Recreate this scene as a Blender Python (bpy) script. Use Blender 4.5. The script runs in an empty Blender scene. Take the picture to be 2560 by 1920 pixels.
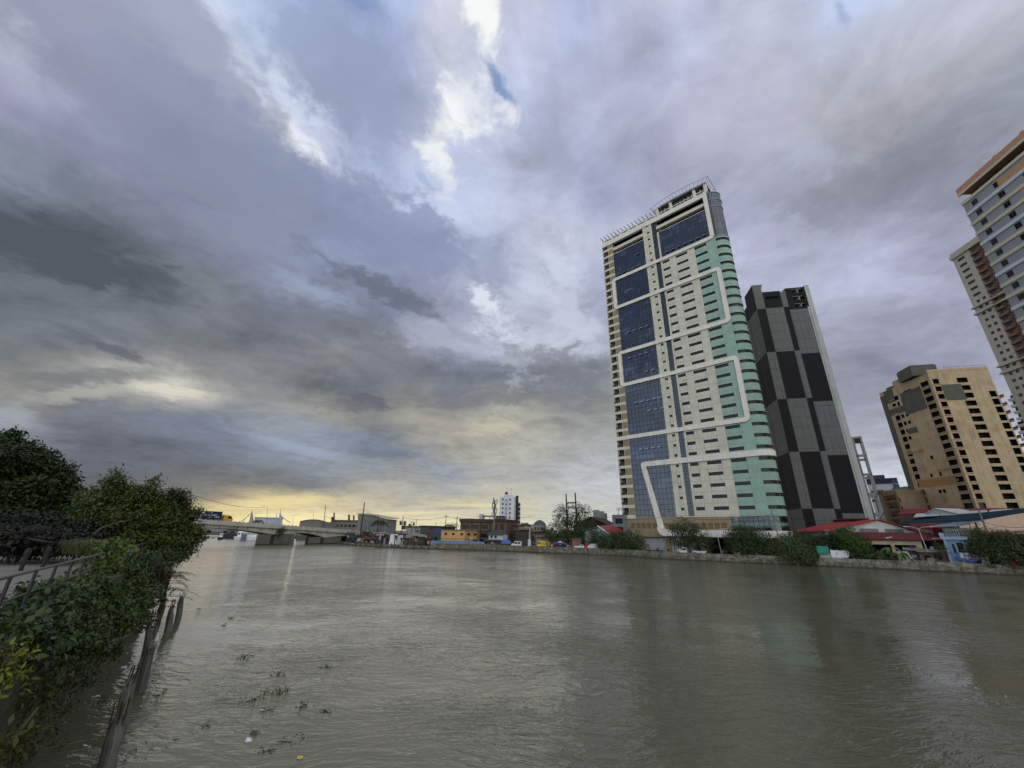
import bpy, math, random
import numpy as np
from mathutils import Vector, Matrix, Euler, noise as mnoise
R_ = math.radians
sc = bpy.context.scene
COL = sc.collection
random.seed(7); rng = np.random.default_rng(11)
# ------------------------------------------------------------------ camera
H = 6.0                                   # eye height over the river
ROT = Matrix(((0.999828067, -0.0185428054, 0.0),
              (-0.00644760815, -0.347655031, -0.937600345),
              (0.0173857407, 0.937439141, -0.347714815)))
cam = bpy.data.cameras.new('camera'); cam.lens = 14.0625; cam.sensor_width = 36
cam.clip_start = .05; cam.clip_end = 20000
camo = bpy.data.objects.new('camera', cam); COL.objects.link(camo)
camo.matrix_world = Matrix.Translation((0, 0, H)) @ ROT.to_4x4()
sc.camera = camo
def ray(px, py): return ROT @ Vector((px - 1280, 960 - py, -1000))
def AZ(px, py=1335):
    d = ray(px, py); return math.atan2(d.x, d.y)
def loc(px, r, z=1.0):
    a = AZ(px); return Vector((r * math.sin(a), r * math.cos(a), z))
def hz(px, py, r):
    d = ray(px, py); return H + r * d.z / math.hypot(d.x, d.y)
def pt(px, py, r):
    d = ray(px, py); k = r / math.hypot(d.x, d.y); return Vector((0, 0, H)) + d * k
def gnd(px, py, z=0.0):
    d = ray(px, py); return Vector((0, 0, H)) + d * ((z - H) / d.z)
def azp(deg, r, z=0.0): return Vector((r * math.sin(R_(deg)), r * math.cos(R_(deg)), z))
# ------------------------------------------------------------------ view, light
sc.view_settings.view_transform = 'Standard'; sc.view_settings.look = 'None'
sc.view_settings.exposure = 0.0; sc.view_settings.gamma = 1
sc.view_settings.use_curve_mapping = False
sc.cycles.use_denoising = True
sc.cycles.max_bounces = 5; sc.cycles.diffuse_bounces = 2; sc.cycles.glossy_bounces = 3
sc.cycles.transparent_max_bounces = 4; sc.cycles.caustics_reflective = False; sc.cycles.caustics_refractive = False
def lin(c):
    c = c / 255.0
    return c / 12.92 if c <= .04045 else ((c + .055) / 1.055) ** 2.4
def L3(c): return tuple(lin(v) for v in c)
SUN_AZ, SUN_EL = R_(-30), R_(9)
sun = bpy.data.lights.new('sun', 'SUN'); sun.energy = .5; sun.angle = R_(76); sun.color = (1, .93, .84)
suno = bpy.data.objects.new('sun', sun); COL.objects.link(suno)
sd = Vector((math.sin(SUN_AZ) * math.cos(SUN_EL), math.cos(SUN_AZ) * math.cos(SUN_EL), math.sin(SUN_EL)))
suno.rotation_euler = sd.to_track_quat('Z', 'Y').to_euler()
suno.location = (0, 0, 60)
# ------------------------------------------------------------------ sky: Nishita behind a procedural cloud deck
# cloud tones at directions of the sky, row by row (px, r, g, b) at a height py
SKYROWS = {
 0: [(0,178,182,200),(70,205,210,225),(160,190,192,212),(320,198,198,220),(410,228,230,248),(480,222,228,246),(560,192,200,225),(640,172,186,222),(800,170,188,232),(880,165,185,235),(960,178,190,224),(1120,215,215,230),(1280,205,208,230),(1440,185,196,230),(1600,195,198,220),(1760,186,188,210),(1900,198,202,224),(2120,188,202,235),(2240,190,198,222),(2400,196,198,212),(2560,200,200,214)],
 120:[(0,170,166,196),(160,165,168,192),(320,170,172,202),(420,165,172,202),(510,212,222,246),(600,200,212,240),(680,180,192,224),(800,160,170,205),(960,165,175,210),(1080,195,203,232),(1280,202,206,232),(1440,184,191,220),(1600,178,182,208),(1700,198,203,232),(1780,184,187,208),(1920,175,175,192),(2080,184,190,216),(2240,190,191,208),(2400,184,185,195),(2560,180,180,190)],
 240:[(0,155,150,180),(160,155,155,184),(320,155,157,188),(480,150,155,186),(580,165,174,206),(650,192,205,234),(720,175,185,215),(800,155,163,196),(960,158,165,196),(1080,190,195,220),(1280,190,198,228),(1440,178,182,208),(1600,176,178,205),(1760,178,178,200),(1920,172,172,189),(2080,175,175,188),(2240,170,170,178),(2400,158,158,166),(2560,150,150,160)],
 360:[(0,135,144,160),(160,140,150,168),(320,140,145,172),(480,130,137,164),(640,142,149,182),(720,175,182,212),(860,160,165,196),(960,165,176,214),(1060,200,206,232),(1280,192,198,225),(1340,166,171,196),(1440,180,188,218),(1600,172,175,200),(1760,172,172,194),(1920,175,175,196),(2000,178,182,204),(2080,160,162,175),(2240,140,142,152),(2400,130,132,145),(2560,128,130,143)],
 480:[(0,105,112,126),(100,112,120,134),(160,120,128,142),(320,135,141,160),(480,130,135,160),(640,131,139,170),(800,138,147,178),(960,158,169,204),(1040,184,198,234),(1120,198,208,236),(1280,195,201,227),(1360,190,195,220),(1480,168,174,205),(1760,180,182,212),(1920,160,162,184),(2080,145,147,164),(2240,135,137,152),(2400,140,140,158),(2560,150,150,168)],
 600:[(0,86,92,103),(160,90,97,108),(280,100,106,118),(360,118,124,138),(480,128,132,153),(640,134,143,168),(800,140,151,180),(960,150,160,192),(1120,150,158,190),(1200,182,188,218),(1280,172,179,206),(1360,210,215,236),(1440,190,195,216),(1860,186,188,214),(2080,180,182,205),(2240,166,168,194),(2400,150,150,172)],
 720:[(0,108,114,130),(160,100,107,118),(320,100,106,113),(400,112,117,125),(480,120,125,132),(640,118,122,142),(730,146,156,180),(800,125,132,155),(960,122,130,152),(1120,145,150,178),(1200,190,196,218),(1280,158,165,188),(1340,200,206,226),(1480,168,174,202),(2100,185,188,214),(2240,188,190,218),(2400,166,166,190)],
 840:[(0,120,125,131),(160,112,118,129),(320,121,127,135),(480,125,130,136),(640,108,112,123),(800,124,127,138),(960,128,132,143),(1080,150,152,170),(1200,166,170,194),(1280,205,208,225),(1400,198,201,218),(1480,172,176,196),(2100,162,163,182),(2240,152,153,176),(2400,158,158,180)],
 910:[(0,112,116,120),(160,130,131,136),(320,125,127,136),(480,122,125,131),(640,134,136,142),(800,148,148,151),(960,125,129,140),(1120,115,120,134),(1280,118,124,138),(1440,135,139,150),(2130,140,142,160)],
 960:[(0,146,143,139),(160,164,160,155),(320,182,179,172),(420,205,200,190),(500,165,162,158),(580,138,138,144),(720,124,127,134),(860,104,108,116),(960,113,117,125),(1120,114,118,128),(1280,120,124,133),(1440,112,116,126),(2150,134,136,152)],
 1040:[(0,162,166,174),(60,135,140,150),(160,100,105,118),(320,105,110,125),(480,124,134,157),(600,122,131,151),(700,148,149,152),(800,152,150,145),(900,128,128,131),(1000,162,156,147),(1120,160,155,148),(1220,176,171,160),(1300,170,166,158),(1460,152,152,152),(2150,165,166,182)],
 1120:[(0,110,114,125),(160,96,101,113),(320,98,103,116),(480,105,112,130),(640,132,143,163),(760,148,162,186),(880,115,128,150),(1000,130,135,146),(1100,165,160,155),(1200,178,174,165),(1300,184,181,173),(1460,165,166,168),(2180,182,183,198)],
 1200:[(0,98,103,113),(320,100,105,115),(480,105,108,116),(640,110,114,122),(800,120,125,135),(960,140,146,159),(1120,150,157,171),(1280,166,167,172),(1480,185,187,196),(2200,200,203,218)],
 1240:[(0,96,101,110),(400,112,113,118),(520,130,127,124),(620,175,162,138),(700,208,190,150),(800,205,190,155),(920,178,172,158),(1040,172,168,162),(1160,200,192,170),(1280,196,190,174),(1480,192,193,196),(2220,205,207,222)],
 1275:[(0,96,101,110),(300,104,106,110),(430,140,134,122),(500,206,186,138),(600,244,222,160),(700,248,230,178),(800,238,220,175),(920,212,200,168),(1040,190,184,170),(1160,214,205,178),(1280,204,198,180),(1480,196,197,196),(2230,205,207,220)],
 1310:[(0,100,104,112),(430,190,172,128),(520,238,216,150),(680,252,240,186),(800,246,232,186),(960,240,226,182),(1100,228,218,184),(1280,214,208,188),(1480,200,200,198),(2240,205,207,218)],
}
dirs, cols = [], []
for y, row in SKYROWS.items():
    for (x, *c) in row:
        dirs.append(ray(x, y).normalized()); cols.append(L3(c))
BACK = 1.0
for a, e, c in [(95,3,(1.0,1.02,1.08)),(95,20,(.75,.80,.95)),(95,45,(.6,.66,.84)),(-95,3,(.50,.58,.72)),(-95,14,(.42,.52,.72)),(-95,30,(.30,.38,.56)),(-95,50,(.36,.40,.54)),
                (-115,2,(1.0,1.1,1.3)),(-115,8,(.72,.92,1.3)),(-115,16,(.55,.68,.95)),(-115,24,(.28,.37,.60)),(-115,32,(.20,.27,.46)),(-115,44,(.20,.26,.44)),
                (135,5,(1.7,1.65,1.6)),(135,25,(1.6,1.6,1.66)),(135,55,(1.2,1.24,1.36)),(-140,4,(1.55,1.55,1.55)),(-140,20,(1.45,1.48,1.58)),(-140,50,(1.1,1.14,1.26)),
                (180,5,(1.8,1.75,1.7)),(180,30,(1.7,1.7,1.72)),(180,60,(1.2,1.22,1.32)),(0,88,(.42,.44,.5)),(0,76,(.42,.45,.54))]:
    dirs.append(Vector((math.sin(R_(a))*math.cos(R_(e)), math.cos(R_(a))*math.cos(R_(e)), math.sin(R_(e))))); cols.append(tuple(v*BACK for v in c))
DD = np.array([list(d) for d in dirs]); CC = np.array(cols)
def skyat(az, el):
    d = np.array([math.sin(az)*math.cos(el), math.cos(az)*math.cos(el), math.sin(el)])
    q = DD - d
    q[:, 2] *= 1.5
    w = 1.0 / ((q ** 2).sum(1) + 2e-4) ** 2.2
    return (w[:, None] * CC).sum(0) / w.sum()
world = bpy.data.worlds.new('World'); sc.world = world; world.use_nodes = True
NT = world.node_tree; NT.nodes.clear()
class G:
    """small helper that writes shader graphs"""
    def __init__(s, nt): s.nt = nt
    def n(s, t, ins=(), **kw):
        nd = s.nt.nodes.new(t)
        for k, v in kw.items(): setattr(nd, k, v)
        for k, v in (ins.items() if isinstance(ins, dict) else enumerate(ins)):
            if v is None: continue
            sock = nd.inputs[k]
            if isinstance(v, bpy.types.NodeSocket): s.nt.links.new(v, sock)
            else: sock.default_value = v
        return nd
    def m(s, op, a, b=None, c=None, clamp=False):
        return s.n('ShaderNodeMath', [a, b, c], operation=op, use_clamp=clamp).outputs[0]
    def v(s, op, a, b=None, c=None):
        nd = s.n('ShaderNodeVectorMath', operation=op)
        for i, x in enumerate((a, b, c)):
            if x is None: continue
            if op == 'SCALE' and i == 1: i = 3
            if isinstance(x, bpy.types.NodeSocket): s.nt.links.new(x, nd.inputs[i])
            else: nd.inputs[i].default_value = x
        return nd.outputs[1 if op in ('LENGTH', 'DOT_PRODUCT', 'DISTANCE') else 0]
    def noise(s, vec, scale, detail=4, rough=.55, dist=0, out=0):
        return s.n('ShaderNodeTexNoise', {'Vector': vec, 'Scale': scale, 'Detail': detail, 'Roughness': rough, 'Distortion': dist}).outputs[out]
    def mr(s, x, a, b, c=0, d=1, t='LINEAR'):
        return s.n('ShaderNodeMapRange', [x, a, b, c, d], interpolation_type=t).outputs[0]
    def mix(s, f, a, b, bt='MIX'):
        nd = s.n('ShaderNodeMix', data_type='RGBA', blend_type=bt)
        for i, x in ((0, f), (6, a), (7, b)):
            if isinstance(x, bpy.types.NodeSocket): s.nt.links.new(x, nd.inputs[i])
            elif i == 0: nd.inputs[0].default_value = x
            else: nd.inputs[i].default_value = (*x, 1) if len(x) == 3 else x
        return nd.outputs[2]
    def comb(s, x, y, z): return s.n('ShaderNodeCombineXYZ', [x, y, z]).outputs[0]
    def sep(s, v):
        o = s.n('ShaderNodeSeparateXYZ', [v]).outputs; return o[0], o[1], o[2]
g = G(NT)
tc = g.n('ShaderNodeTexCoord').outputs['Generated']
D = g.v('NORMALIZE', tc)
dx, dy, dz = g.sep(D)
zc = g.m('ADD', g.m('MAXIMUM', dz, 0.0), .17)
Q = g.comb(g.m('DIVIDE', dx, zc), g.m('DIVIDE', dy, zc), 0.0)      # cloud deck coordinates
n1 = g.noise(Q, 1.3, 4, .55, .2, 1)
n2 = g.noise(g.v('ADD', Q, (7.3, 2.1, 0)), 4.2, 8, .66, .3, 1)
w1 = g.v('MULTIPLY', g.v('SUBTRACT', n1, (.5, .5, .5)), (.17, .17, .17))
w2 = g.v('MULTIPLY', g.v('SUBTRACT', n2, (.5, .5, .5)), (.15, .15, .15))
amp = g.mr(dz, 0.0, .45, .30, 1.0)
W = g.v('SCALE', g.v('ADD', w1, w2), amp)
wx, wy, wz = g.sep(W)
W = g.comb(wx, wy, g.m('MULTIPLY', wz, g.mr(dz, 0.0, .5, .35, .9)))
D2 = g.v('NORMALIZE', g.v('ADD', D, W))
ex, ey, ez = g.sep(D2)
az = g.m('ARCTAN2', ex, ey); el = g.m('ARCSINE', ez)
fac = g.m('ADD', g.m('DIVIDE', az, 2 * math.pi), .5)
AZS = [-180, -150, -128, -112, -95, -78] + [-70 + i * 5.6 for i in range(26)] 
AZS = [a for a in AZS if a < 79][:29] + [95, 118, 150]
AZS = AZS[:32]
ELS = [-3, 1, 3.2, 5.5, 8, 11, 14.5, 18, 22, 26, 30.5, 35, 40, 45, 50.5, 56, 62, 70, 88]
prev = None
for i, e in enumerate(ELS):
    rp = g.n('ShaderNodeValToRGB', [fac]); cr = rp.color_ramp; cr.interpolation = 'LINEAR'
    while len(cr.elements) > 1: cr.elements.remove(cr.elements[-1])
    for j, a in enumerate(AZS):
        el_ = cr.elements[0] if j == 0 else cr.elements.new((a + 180) / 360)
        el_.position = (a + 180) / 360
        c = skyat(R_(a), R_(max(e, .5)))
        el_.color = (*c, 1)
    if prev is None: prev = rp.outputs[0]
    else: prev = g.mix(g.mr(el, R_(ELS[i - 1]), R_(e), 0, 1, 'SMOOTHSTEP'), prev, rp.outputs[0])
base = prev
# fine cloud relief in deck coordinates
QS = g.n('ShaderNodeMapping', {'Vector': Q, 'Rotation': (0, 0, R_(-58)), 'Scale': (.72, 1.1, 1)}).outputs[0]
f1 = g.noise(QS, 2.4, 8, .62, .8)
f2 = g.noise(g.v('ADD', Q, (3.0, 9.0, 0)), 8.0, 7, .66, .4)
rel = g.m('ADD', g.m('MULTIPLY', g.m('SUBTRACT', f1, .5), .62), g.m('MULTIPLY', g.m('SUBTRACT', f2, .5), .42))
bil = g.m('ABSOLUTE', g.m('SUBTRACT', g.noise(g.v('ADD', Q, (11.0, 3.0, 0)), 3.1, 7, .60, .7), .5))
rel = g.m('ADD', rel, g.m('MULTIPLY', g.m('SUBTRACT', .085, bil), 1.15))
rel = g.m('MULTIPLY', rel, g.mr(dz, .0, .15, .7, 1))
base = g.mix(1.0, base, g.v('SCALE', g.comb(1.0, 1.0, 1.0), g.m('ADD', 1.0, rel)), 'MULTIPLY')
nish = g.n('ShaderNodeTexSky', sky_type='NISHITA', sun_disc=False, sun_elevation=SUN_EL, sun_rotation=SUN_AZ, altitude=0.0)
# rips, banks and streaks: (px0,py0, px1,py1, half width, softness, colour, strength, wobble)
LOBES = [
 (370,-60,800,360,78,.95,(216,224,246),.9,.6),(640,250,800,392,26,.8,(240,240,250),.9,.6),
 (120,-170,650,500,158,.42,(140,147,171),.72,.5),
 (1185,-60,1225,130,40,.9,(255,255,255),.95,.9),(1100,330,1205,250,50,.9,(255,255,255),.95,1.0),(1060,375,1110,450,28,.7,(250,250,252),.85,.9),(1130,180,1220,300,46,.95,(226,228,242),.55,.9),
 (1222,165,1275,232,14,.95,None,.75,.8),(1040,435,1072,470,11,.95,None,.7,.8),(870,-10,950,45,30,.95,None,.4,.6),(2080,20,2105,62,12,1.0,None,.35,.8),(1050,1002,1420,985,22,.9,(118,121,131),.65,.7),
 (900,430,1230,560,56,.9,(204,212,238),.55,.9),(780,450,1130,640,74,.55,(140,149,180),.75,.8),(1180,600,1290,700,44,.9,(150,158,186),.5,.8),
 (700,90,1010,290,84,.7,(152,162,190),.7,.7),(1360,240,1400,470,44,.95,(158,165,188),.55,.7),
 (-60,560,370,705,66,.7,(84,90,101),.92,.6),(-40,700,420,770,26,.8,(116,122,134),.5,.6),(190,845,370,905,15,.8,(98,102,113),.8,.6),(800,650,1100,790,24,.8,(106,113,129),.8,.9),(560,760,900,830,40,.9,(108,112,124),.5,.7),
 (700,690,870,760,24,.9,(160,172,198),.7,.6),(1185,725,1225,775,17,.8,(230,234,246),.9,.9),(1230,790,1300,900,42,.9,(218,222,240),.75,1.0),(1380,620,1400,700,36,.9,(214,220,240),.6,.9),(1000,820,1190,870,26,.9,(186,190,212),.5,.9),(1400,760,1480,840,36,.9,(212,216,234),.55,.9),
 (340,968,520,990,14,.9,(224,217,203),.85,.8),(60,1000,330,968,18,.9,(186,182,174),.6,.7),(860,1005,950,1010,20,.8,(98,101,110),.85,.8),(700,1000,960,1020,14,.9,(125,127,134),.5,.7),(0,950,420,935,20,.9,(112,115,122),.6,.7),
 (640,1090,860,1150,12,.9,(156,170,196),.7,.6),(1000,1105,1230,1085,12,.9,(190,184,168),.35,.7),(1180,1074,1290,1064,18,.9,(212,205,184),.5,.8),
 (540,1262,820,1250,14,.9,(246,226,170),.7,.6),(520,1296,900,1300,9,.9,(252,238,176),.5,.5),(1120,1262,1330,1266,4,.9,(235,222,176),.7,.7),(930,1284,1100,1281,3.5,.9,(240,228,182),.7,.7),
 (1060,1272,1200,1270,4,.9,(170,165,158),.6,.7),(560,1276,760,1274,3,.9,(214,190,150),.6,.7),(1290,1235,1540,1262,10,.9,(206,202,190),.5,.7),(0,1032,60,1050,26,.9,(168,172,180),.7,.7),
 (860,1128,1060,1142,12,.9,(108,120,142),.7,.6),(1250,870,1500,940,46,.9,(118,122,134),.65,.9),(2230,420,2600,480,80,.9,(130,132,148),.4,.9),(1960,340,2040,420,34,.95,(188,192,214),.5,.8),(2180,690,2300,740,26,.95,(192,194,222),.5,.9),(1900,560,2100,620,40,.95,(188,190,216),.45,.9),(2150,900,2240,930,16,.9,(128,130,146),.5,.7),
]
base0 = base
n3 = g.noise(g.v('MULTIPLY', Q, (1, 1, 1)), 7.0, 6, .62, .4, 1)
n4 = g.noise(g.v('ADD', Q, (1.7, 4.4, 0)), 22.0, 4, .6, .2, 1)
thr = g.m('ADD', g.m('MULTIPLY', g.m('SUBTRACT', g.noise(Q, 9.0, 8, .68, .6), .5), 1.6), .08)
wob = g.v('ADD', g.v('SUBTRACT', n3, (.5, .5, .5)), g.v('SCALE', g.v('SUBTRACT', n4, (.5, .5, .5)), .4))
dscale = g.mr(dz, .02, .35, .12, 1.0)
for (x0, y0, x1, y1, hw, soft, c, st, wb) in LOBES:
    a = ray(x0, y0).normalized(); b = ray(x1, y1).normalized()
    mid = ((a + b) / 2).normalized(); half = (b - a).length / 2
    pxs = 1.0 / ray((x0 + x1) / 2, (y0 + y1) / 2).length            # angle of a picture unit here
    w_ = hw * pxs * 1.15
    X = (b - a).normalized(); Z = mid; Y = Z.cross(X).normalized(); Z = X.cross(Y)
    rot = Matrix((X, Y, Z)).transposed().to_euler()
    k = wb * min(.30, w_ * 4.5 + .03)
    v = g.v('ADD', D, g.v('SCALE', g.v('SCALE', wob, k), dscale))
    mp = g.n('ShaderNodeMapping', {'Vector': v, 'Location': mid, 'Rotation': rot, 'Scale': (half + w_, w_, .6)}, vector_type='TEXTURE')
    ln = g.m('ADD', g.v('LENGTH', mp.outputs[0]), g.m('MULTIPLY', thr, .65 * wb + .15))
    mk = g.mr(ln, 1.35, 1.35 - 1.1 * soft, 0, st, 'SMOOTHSTEP')
    if c is None:
        blue = g.mix(.45, g.v('SCALE', nish.outputs[0], .12), L3((132, 166, 238)))
        base = g.mix(mk, base, blue)
    elif c == 'R': base = g.mix(mk, base, base0)
    else:
        base = g.mix(mk, base, L3(c))
base = g.mix(1.0, base, (.945, .965, .95), 'MULTIPLY')
bg = g.n('ShaderNodeBackground', [g.v('SCALE', base, 10.0), .1])
# a thin share of the clear sky shows through the whole deck
bg2 = g.n('ShaderNodeBackground', [nish.outputs[0], .1])
mxs = g.n('ShaderNodeMixShader', [.004, bg.outputs[0], bg2.outputs[0]])
wo = g.n('ShaderNodeOutputWorld'); NT.links.new(mxs.outputs[0], wo.inputs[0])
world.cycles.sampling_method = 'MANUAL'; world.cycles.sample_map_resolution = 512
# ------------------------------------------------------------------ materials
MATS = {}
def M(name, c, rough=.75, var=.12, sc_=1.2, streak=0.0, bump=0.0, metal=0.0, spec=.4, dark=.35, stain=None, sky=None):
    """procedural paint / concrete / metal: base colour with broken tone, rain streaks, fine bump"""
    if name in MATS: return MATS[name]
    m = bpy.data.materials.new(name); m.use_nodes = True; nt = m.node_tree; nt.nodes.clear(); q = G(nt)
    P = q.n('ShaderNodeNewGeometry').outputs['Position']
    col = L3(c)
    a = tuple(v * (1 - var) for v in col); b = tuple(min(1, v * (1 + var)) for v in col)
    out = q.mix(q.mr(q.noise(P, sc_, 5, .6), .3, .7), a, b)
    if streak:
        s = q.noise(q.v('MULTIPLY', P, (2.2, 2.2, .16)), 1.0, 6, .65)
        s2 = q.noise(P, .35, 3, .5)
        f = q.m('MULTIPLY', q.mr(q.m('ADD', s, q.m('MULTIPLY', s2, .6)), .72, 1.0), streak, clamp=True)
        out = q.mix(f, out, tuple(v * dark for v in (L3(stain) if stain else col)))
    pb = q.n('ShaderNodeBsdfPrincipled', {'Base Color': out, 'Roughness': rough, 'Metallic': metal, 'Specular IOR Level': spec})
    if bump:
        h = q.noise(P, 6.0, 5, .65)
        q.nt.links.new(q.n('ShaderNodeBump', {'Strength': bump, 'Distance': .05, 'Height': h}).outputs[0], pb.inputs['Normal'])
    o = q.n('ShaderNodeOutputMaterial'); nt.links.new(pb.outputs[0], o.inputs[0])
    MATS[name] = m; return m
def MR(name, c, rough=.5, pitch=.25, direction=(1, 0), var=.15, streak=.4, rust=None, metal=0.0):
    """ribbed metal sheet: ribs run down the slope, tone varies from sheet to sheet"""
    if name in MATS: return MATS[name]
    m = bpy.data.materials.new(name); m.use_nodes = True; nt = m.node_tree; nt.nodes.clear(); q = G(nt)
    P = q.n('ShaderNodeNewGeometry').outputs['Position']
    dl = math.hypot(*direction); t = q.v('DOT_PRODUCT', P, (direction[0] / dl, direction[1] / dl, 0))
    sheet = q.noise(q.comb(q.m('FLOOR', q.m('DIVIDE', t, .9)), 0.0, 0.0), 3.3, 1)
    col = L3(c)
    out = q.mix(q.mr(sheet, .3, .7), tuple(v * (1 - var) for v in col), tuple(min(1, v * (1 + var)) for v in col))
    s = q.noise(P, .55, 6, .65)
    out = q.mix(q.m('MULTIPLY', q.mr(s, .45, .75), streak, clamp=True), out, L3(rust) if rust else tuple(v * .45 for v in col))
    rib = q.m('SINE', q.m('MULTIPLY', t, 2 * math.pi / pitch))
    pb = q.n('ShaderNodeBsdfPrincipled', {'Base Color': out, 'Roughness': rough, 'Metallic': metal, 'Specular IOR Level': .12})
    q.nt.links.new(q.n('ShaderNodeBump', {'Strength': .6, 'Distance': .04, 'Height': rib}).outputs[0], pb.inputs['Normal'])
    o = q.n('ShaderNodeOutputMaterial'); nt.links.new(pb.outputs[0], o.inputs[0])
    MATS[name] = m; return m
def MG(name, c, fr, pw, ph, mort=.05, frame=(28, 32, 40), rough=.05, lite=.25, lite_c=(80, 110, 150), org=(0, 0, 0), spec=.8, wav=.02):
    """curtain wall: panes of a grid pw x ph in the frame of the facade, single panes lighter, dark mullions"""
    if name in MATS: return MATS[name]
    m = bpy.data.materials.new(name); m.use_nodes = True; nt = m.node_tree; nt.nodes.clear(); q = G(nt)
    P = q.n('ShaderNodeNewGeometry').outputs['Position']
    s = q.v('DOT_PRODUCT', q.v('SUBTRACT', P, tuple(fr.o)), tuple(fr.u)); z = q.sep(P)[2]
    a = q.m('DIVIDE', s, pw); b = q.m('DIVIDE', q.m('SUBTRACT', z, org[2]), ph)
    ia, ib = q.m('FLOOR', a), q.m('FLOOR', b); fa, fb = q.m('FRACT', a), q.m('FRACT', b)
    wn = q.n('ShaderNodeTexWhiteNoise', [q.comb(ia, ib, 0.0)], noise_dimensions='3D')
    hv = wn.outputs[0]
    ea = q.m('LESS_THAN', q.m('MINIMUM', fa, q.m('SUBTRACT', 1.0, fa)), mort / pw / 2)
    eb = q.m('LESS_THAN', q.m('MINIMUM', fb, q.m('SUBTRACT', 1.0, fb)), mort / ph / 2)
    e = q.m('MAXIMUM', ea, eb)
    grp = q.mr(q.noise(q.comb(q.m('MULTIPLY', ia, .12), q.m('MULTIPLY', ib, .5), 0.0), 1.0, 2), .48, .62)
    lt = q.m('MULTIPLY', q.m('GREATER_THAN', hv, .55), q.m('MULTIPLY', grp, lite))
    col = q.mix(lt, L3(c), L3(lite_c)); col = q.mix(e, col, L3(frame))
    tilt = q.v('SCALE', q.v('SUBTRACT', wn.outputs[1], (.5, .5, .5)), wav)
    nrm = q.v('NORMALIZE', q.v('ADD', q.n('ShaderNodeNewGeometry').outputs['Normal'], tilt))
    pb = q.n('ShaderNodeBsdfPrincipled', {'Base Color': col, 'Roughness': q.mr(e, 0, 1, rough, .5), 'IOR': 1.95, 'Specular IOR Level': q.mr(e, 0, 1, .5 * spec / .8, .1), 'Normal': nrm})
    o = q.n('ShaderNodeOutputMaterial'); nt.links.new(pb.outputs[0], o.inputs[0])
    MATS[name] = m; return m
def MLEAF(name, c1, c2, c3=None, rough=.5, k=.46):
    if name in MATS: return MATS[name]
    m = bpy.data.materials.new(name); m.use_nodes = True; nt = m.node_tree; nt.nodes.clear(); q = G(nt)
    ge = q.n('ShaderNodeNewGeometry'); r = ge.outputs['Random Per Island']
    nz = q.noise(ge.outputs['Position'], .7, 3, .6)
    f = q.mr(q.m('ADD', q.m('MULTIPLY', r, .55), q.m('MULTIPLY', nz, .9)), .4, 1.05)
    if name in ('leaf_dark_green', 'leaf_far', 'leaf_feathery', 'leaf_fresh', 'leaf_mixed', 'leaf_reddish', 'leaf_banana'): k = .8
    L4 = lambda c: tuple(v * k for v in L3(c))
    col = q.mix(f, L4(c1), L4(c2))
    if c3: col = q.mix(q.m('GREATER_THAN', r, .95), col, L4(c3))
    pb = q.n('ShaderNodeBsdfPrincipled', {'Base Color': col, 'Roughness': rough, 'Specular IOR Level': .35})
    tr = q.n('ShaderNodeBsdfTranslucent', {'Color': col})
    mx = q.n('ShaderNodeMixShader', [.12, pb.outputs[0], tr.outputs[0]])
    o = q.n('ShaderNodeOutputMaterial'); nt.links.new(mx.outputs[0], o.inputs[0])
    MATS[name] = m; return m
# ------------------------------------------------------------------ mesh builder
class Fr:
    """a facade frame: s runs along u, d points out towards the viewer side, z is up"""
    def __init__(f, o, u, flip=False):
        f.o = Vector((o[0], o[1], 0)); f.u = Vector((u[0], u[1], 0)).normalized()
        n = Vector((f.u.y, -f.u.x, 0)); f.n = -n if flip else n
    def p(f, s, d, z): return f.o + f.u * s + f.n * d + Vector((0, 0, z))
    def s_az(f, deg):
        a = R_(deg); d = Vector((math.sin(a), math.cos(a), 0))
        # o + s u = t d
        det = f.u.x * -d.y + d.x * f.u.y
        return (-f.o.x * -d.y + -d.x * f.o.y) / det
    def s_px(f, px): return f.s_az(math.degrees(AZ(px)))
WORLD = Fr((0, 0), (1, 0)); WORLD.n = Vector((0, 1, 0))
def fpx(px0, r0, px1, r1, py=None):
    a, b = loc(px0, r0), loc(px1, r1)
    if py: a, b = (Vector((r_ * math.sin(AZ(x, py)), r_ * math.cos(AZ(x, py)), 1.0)) for x, r_ in ((px0, r0), (px1, r1)))
    f = None; f = Fr(a, b - a)
    f.W = (Vector((b.x, b.y, 0)) - f.o).length; f.r = (r0 + r1) / 2; f.px0, f.px1, f.r0, f.r1 = px0, px1, r0, r1
    return f
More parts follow.
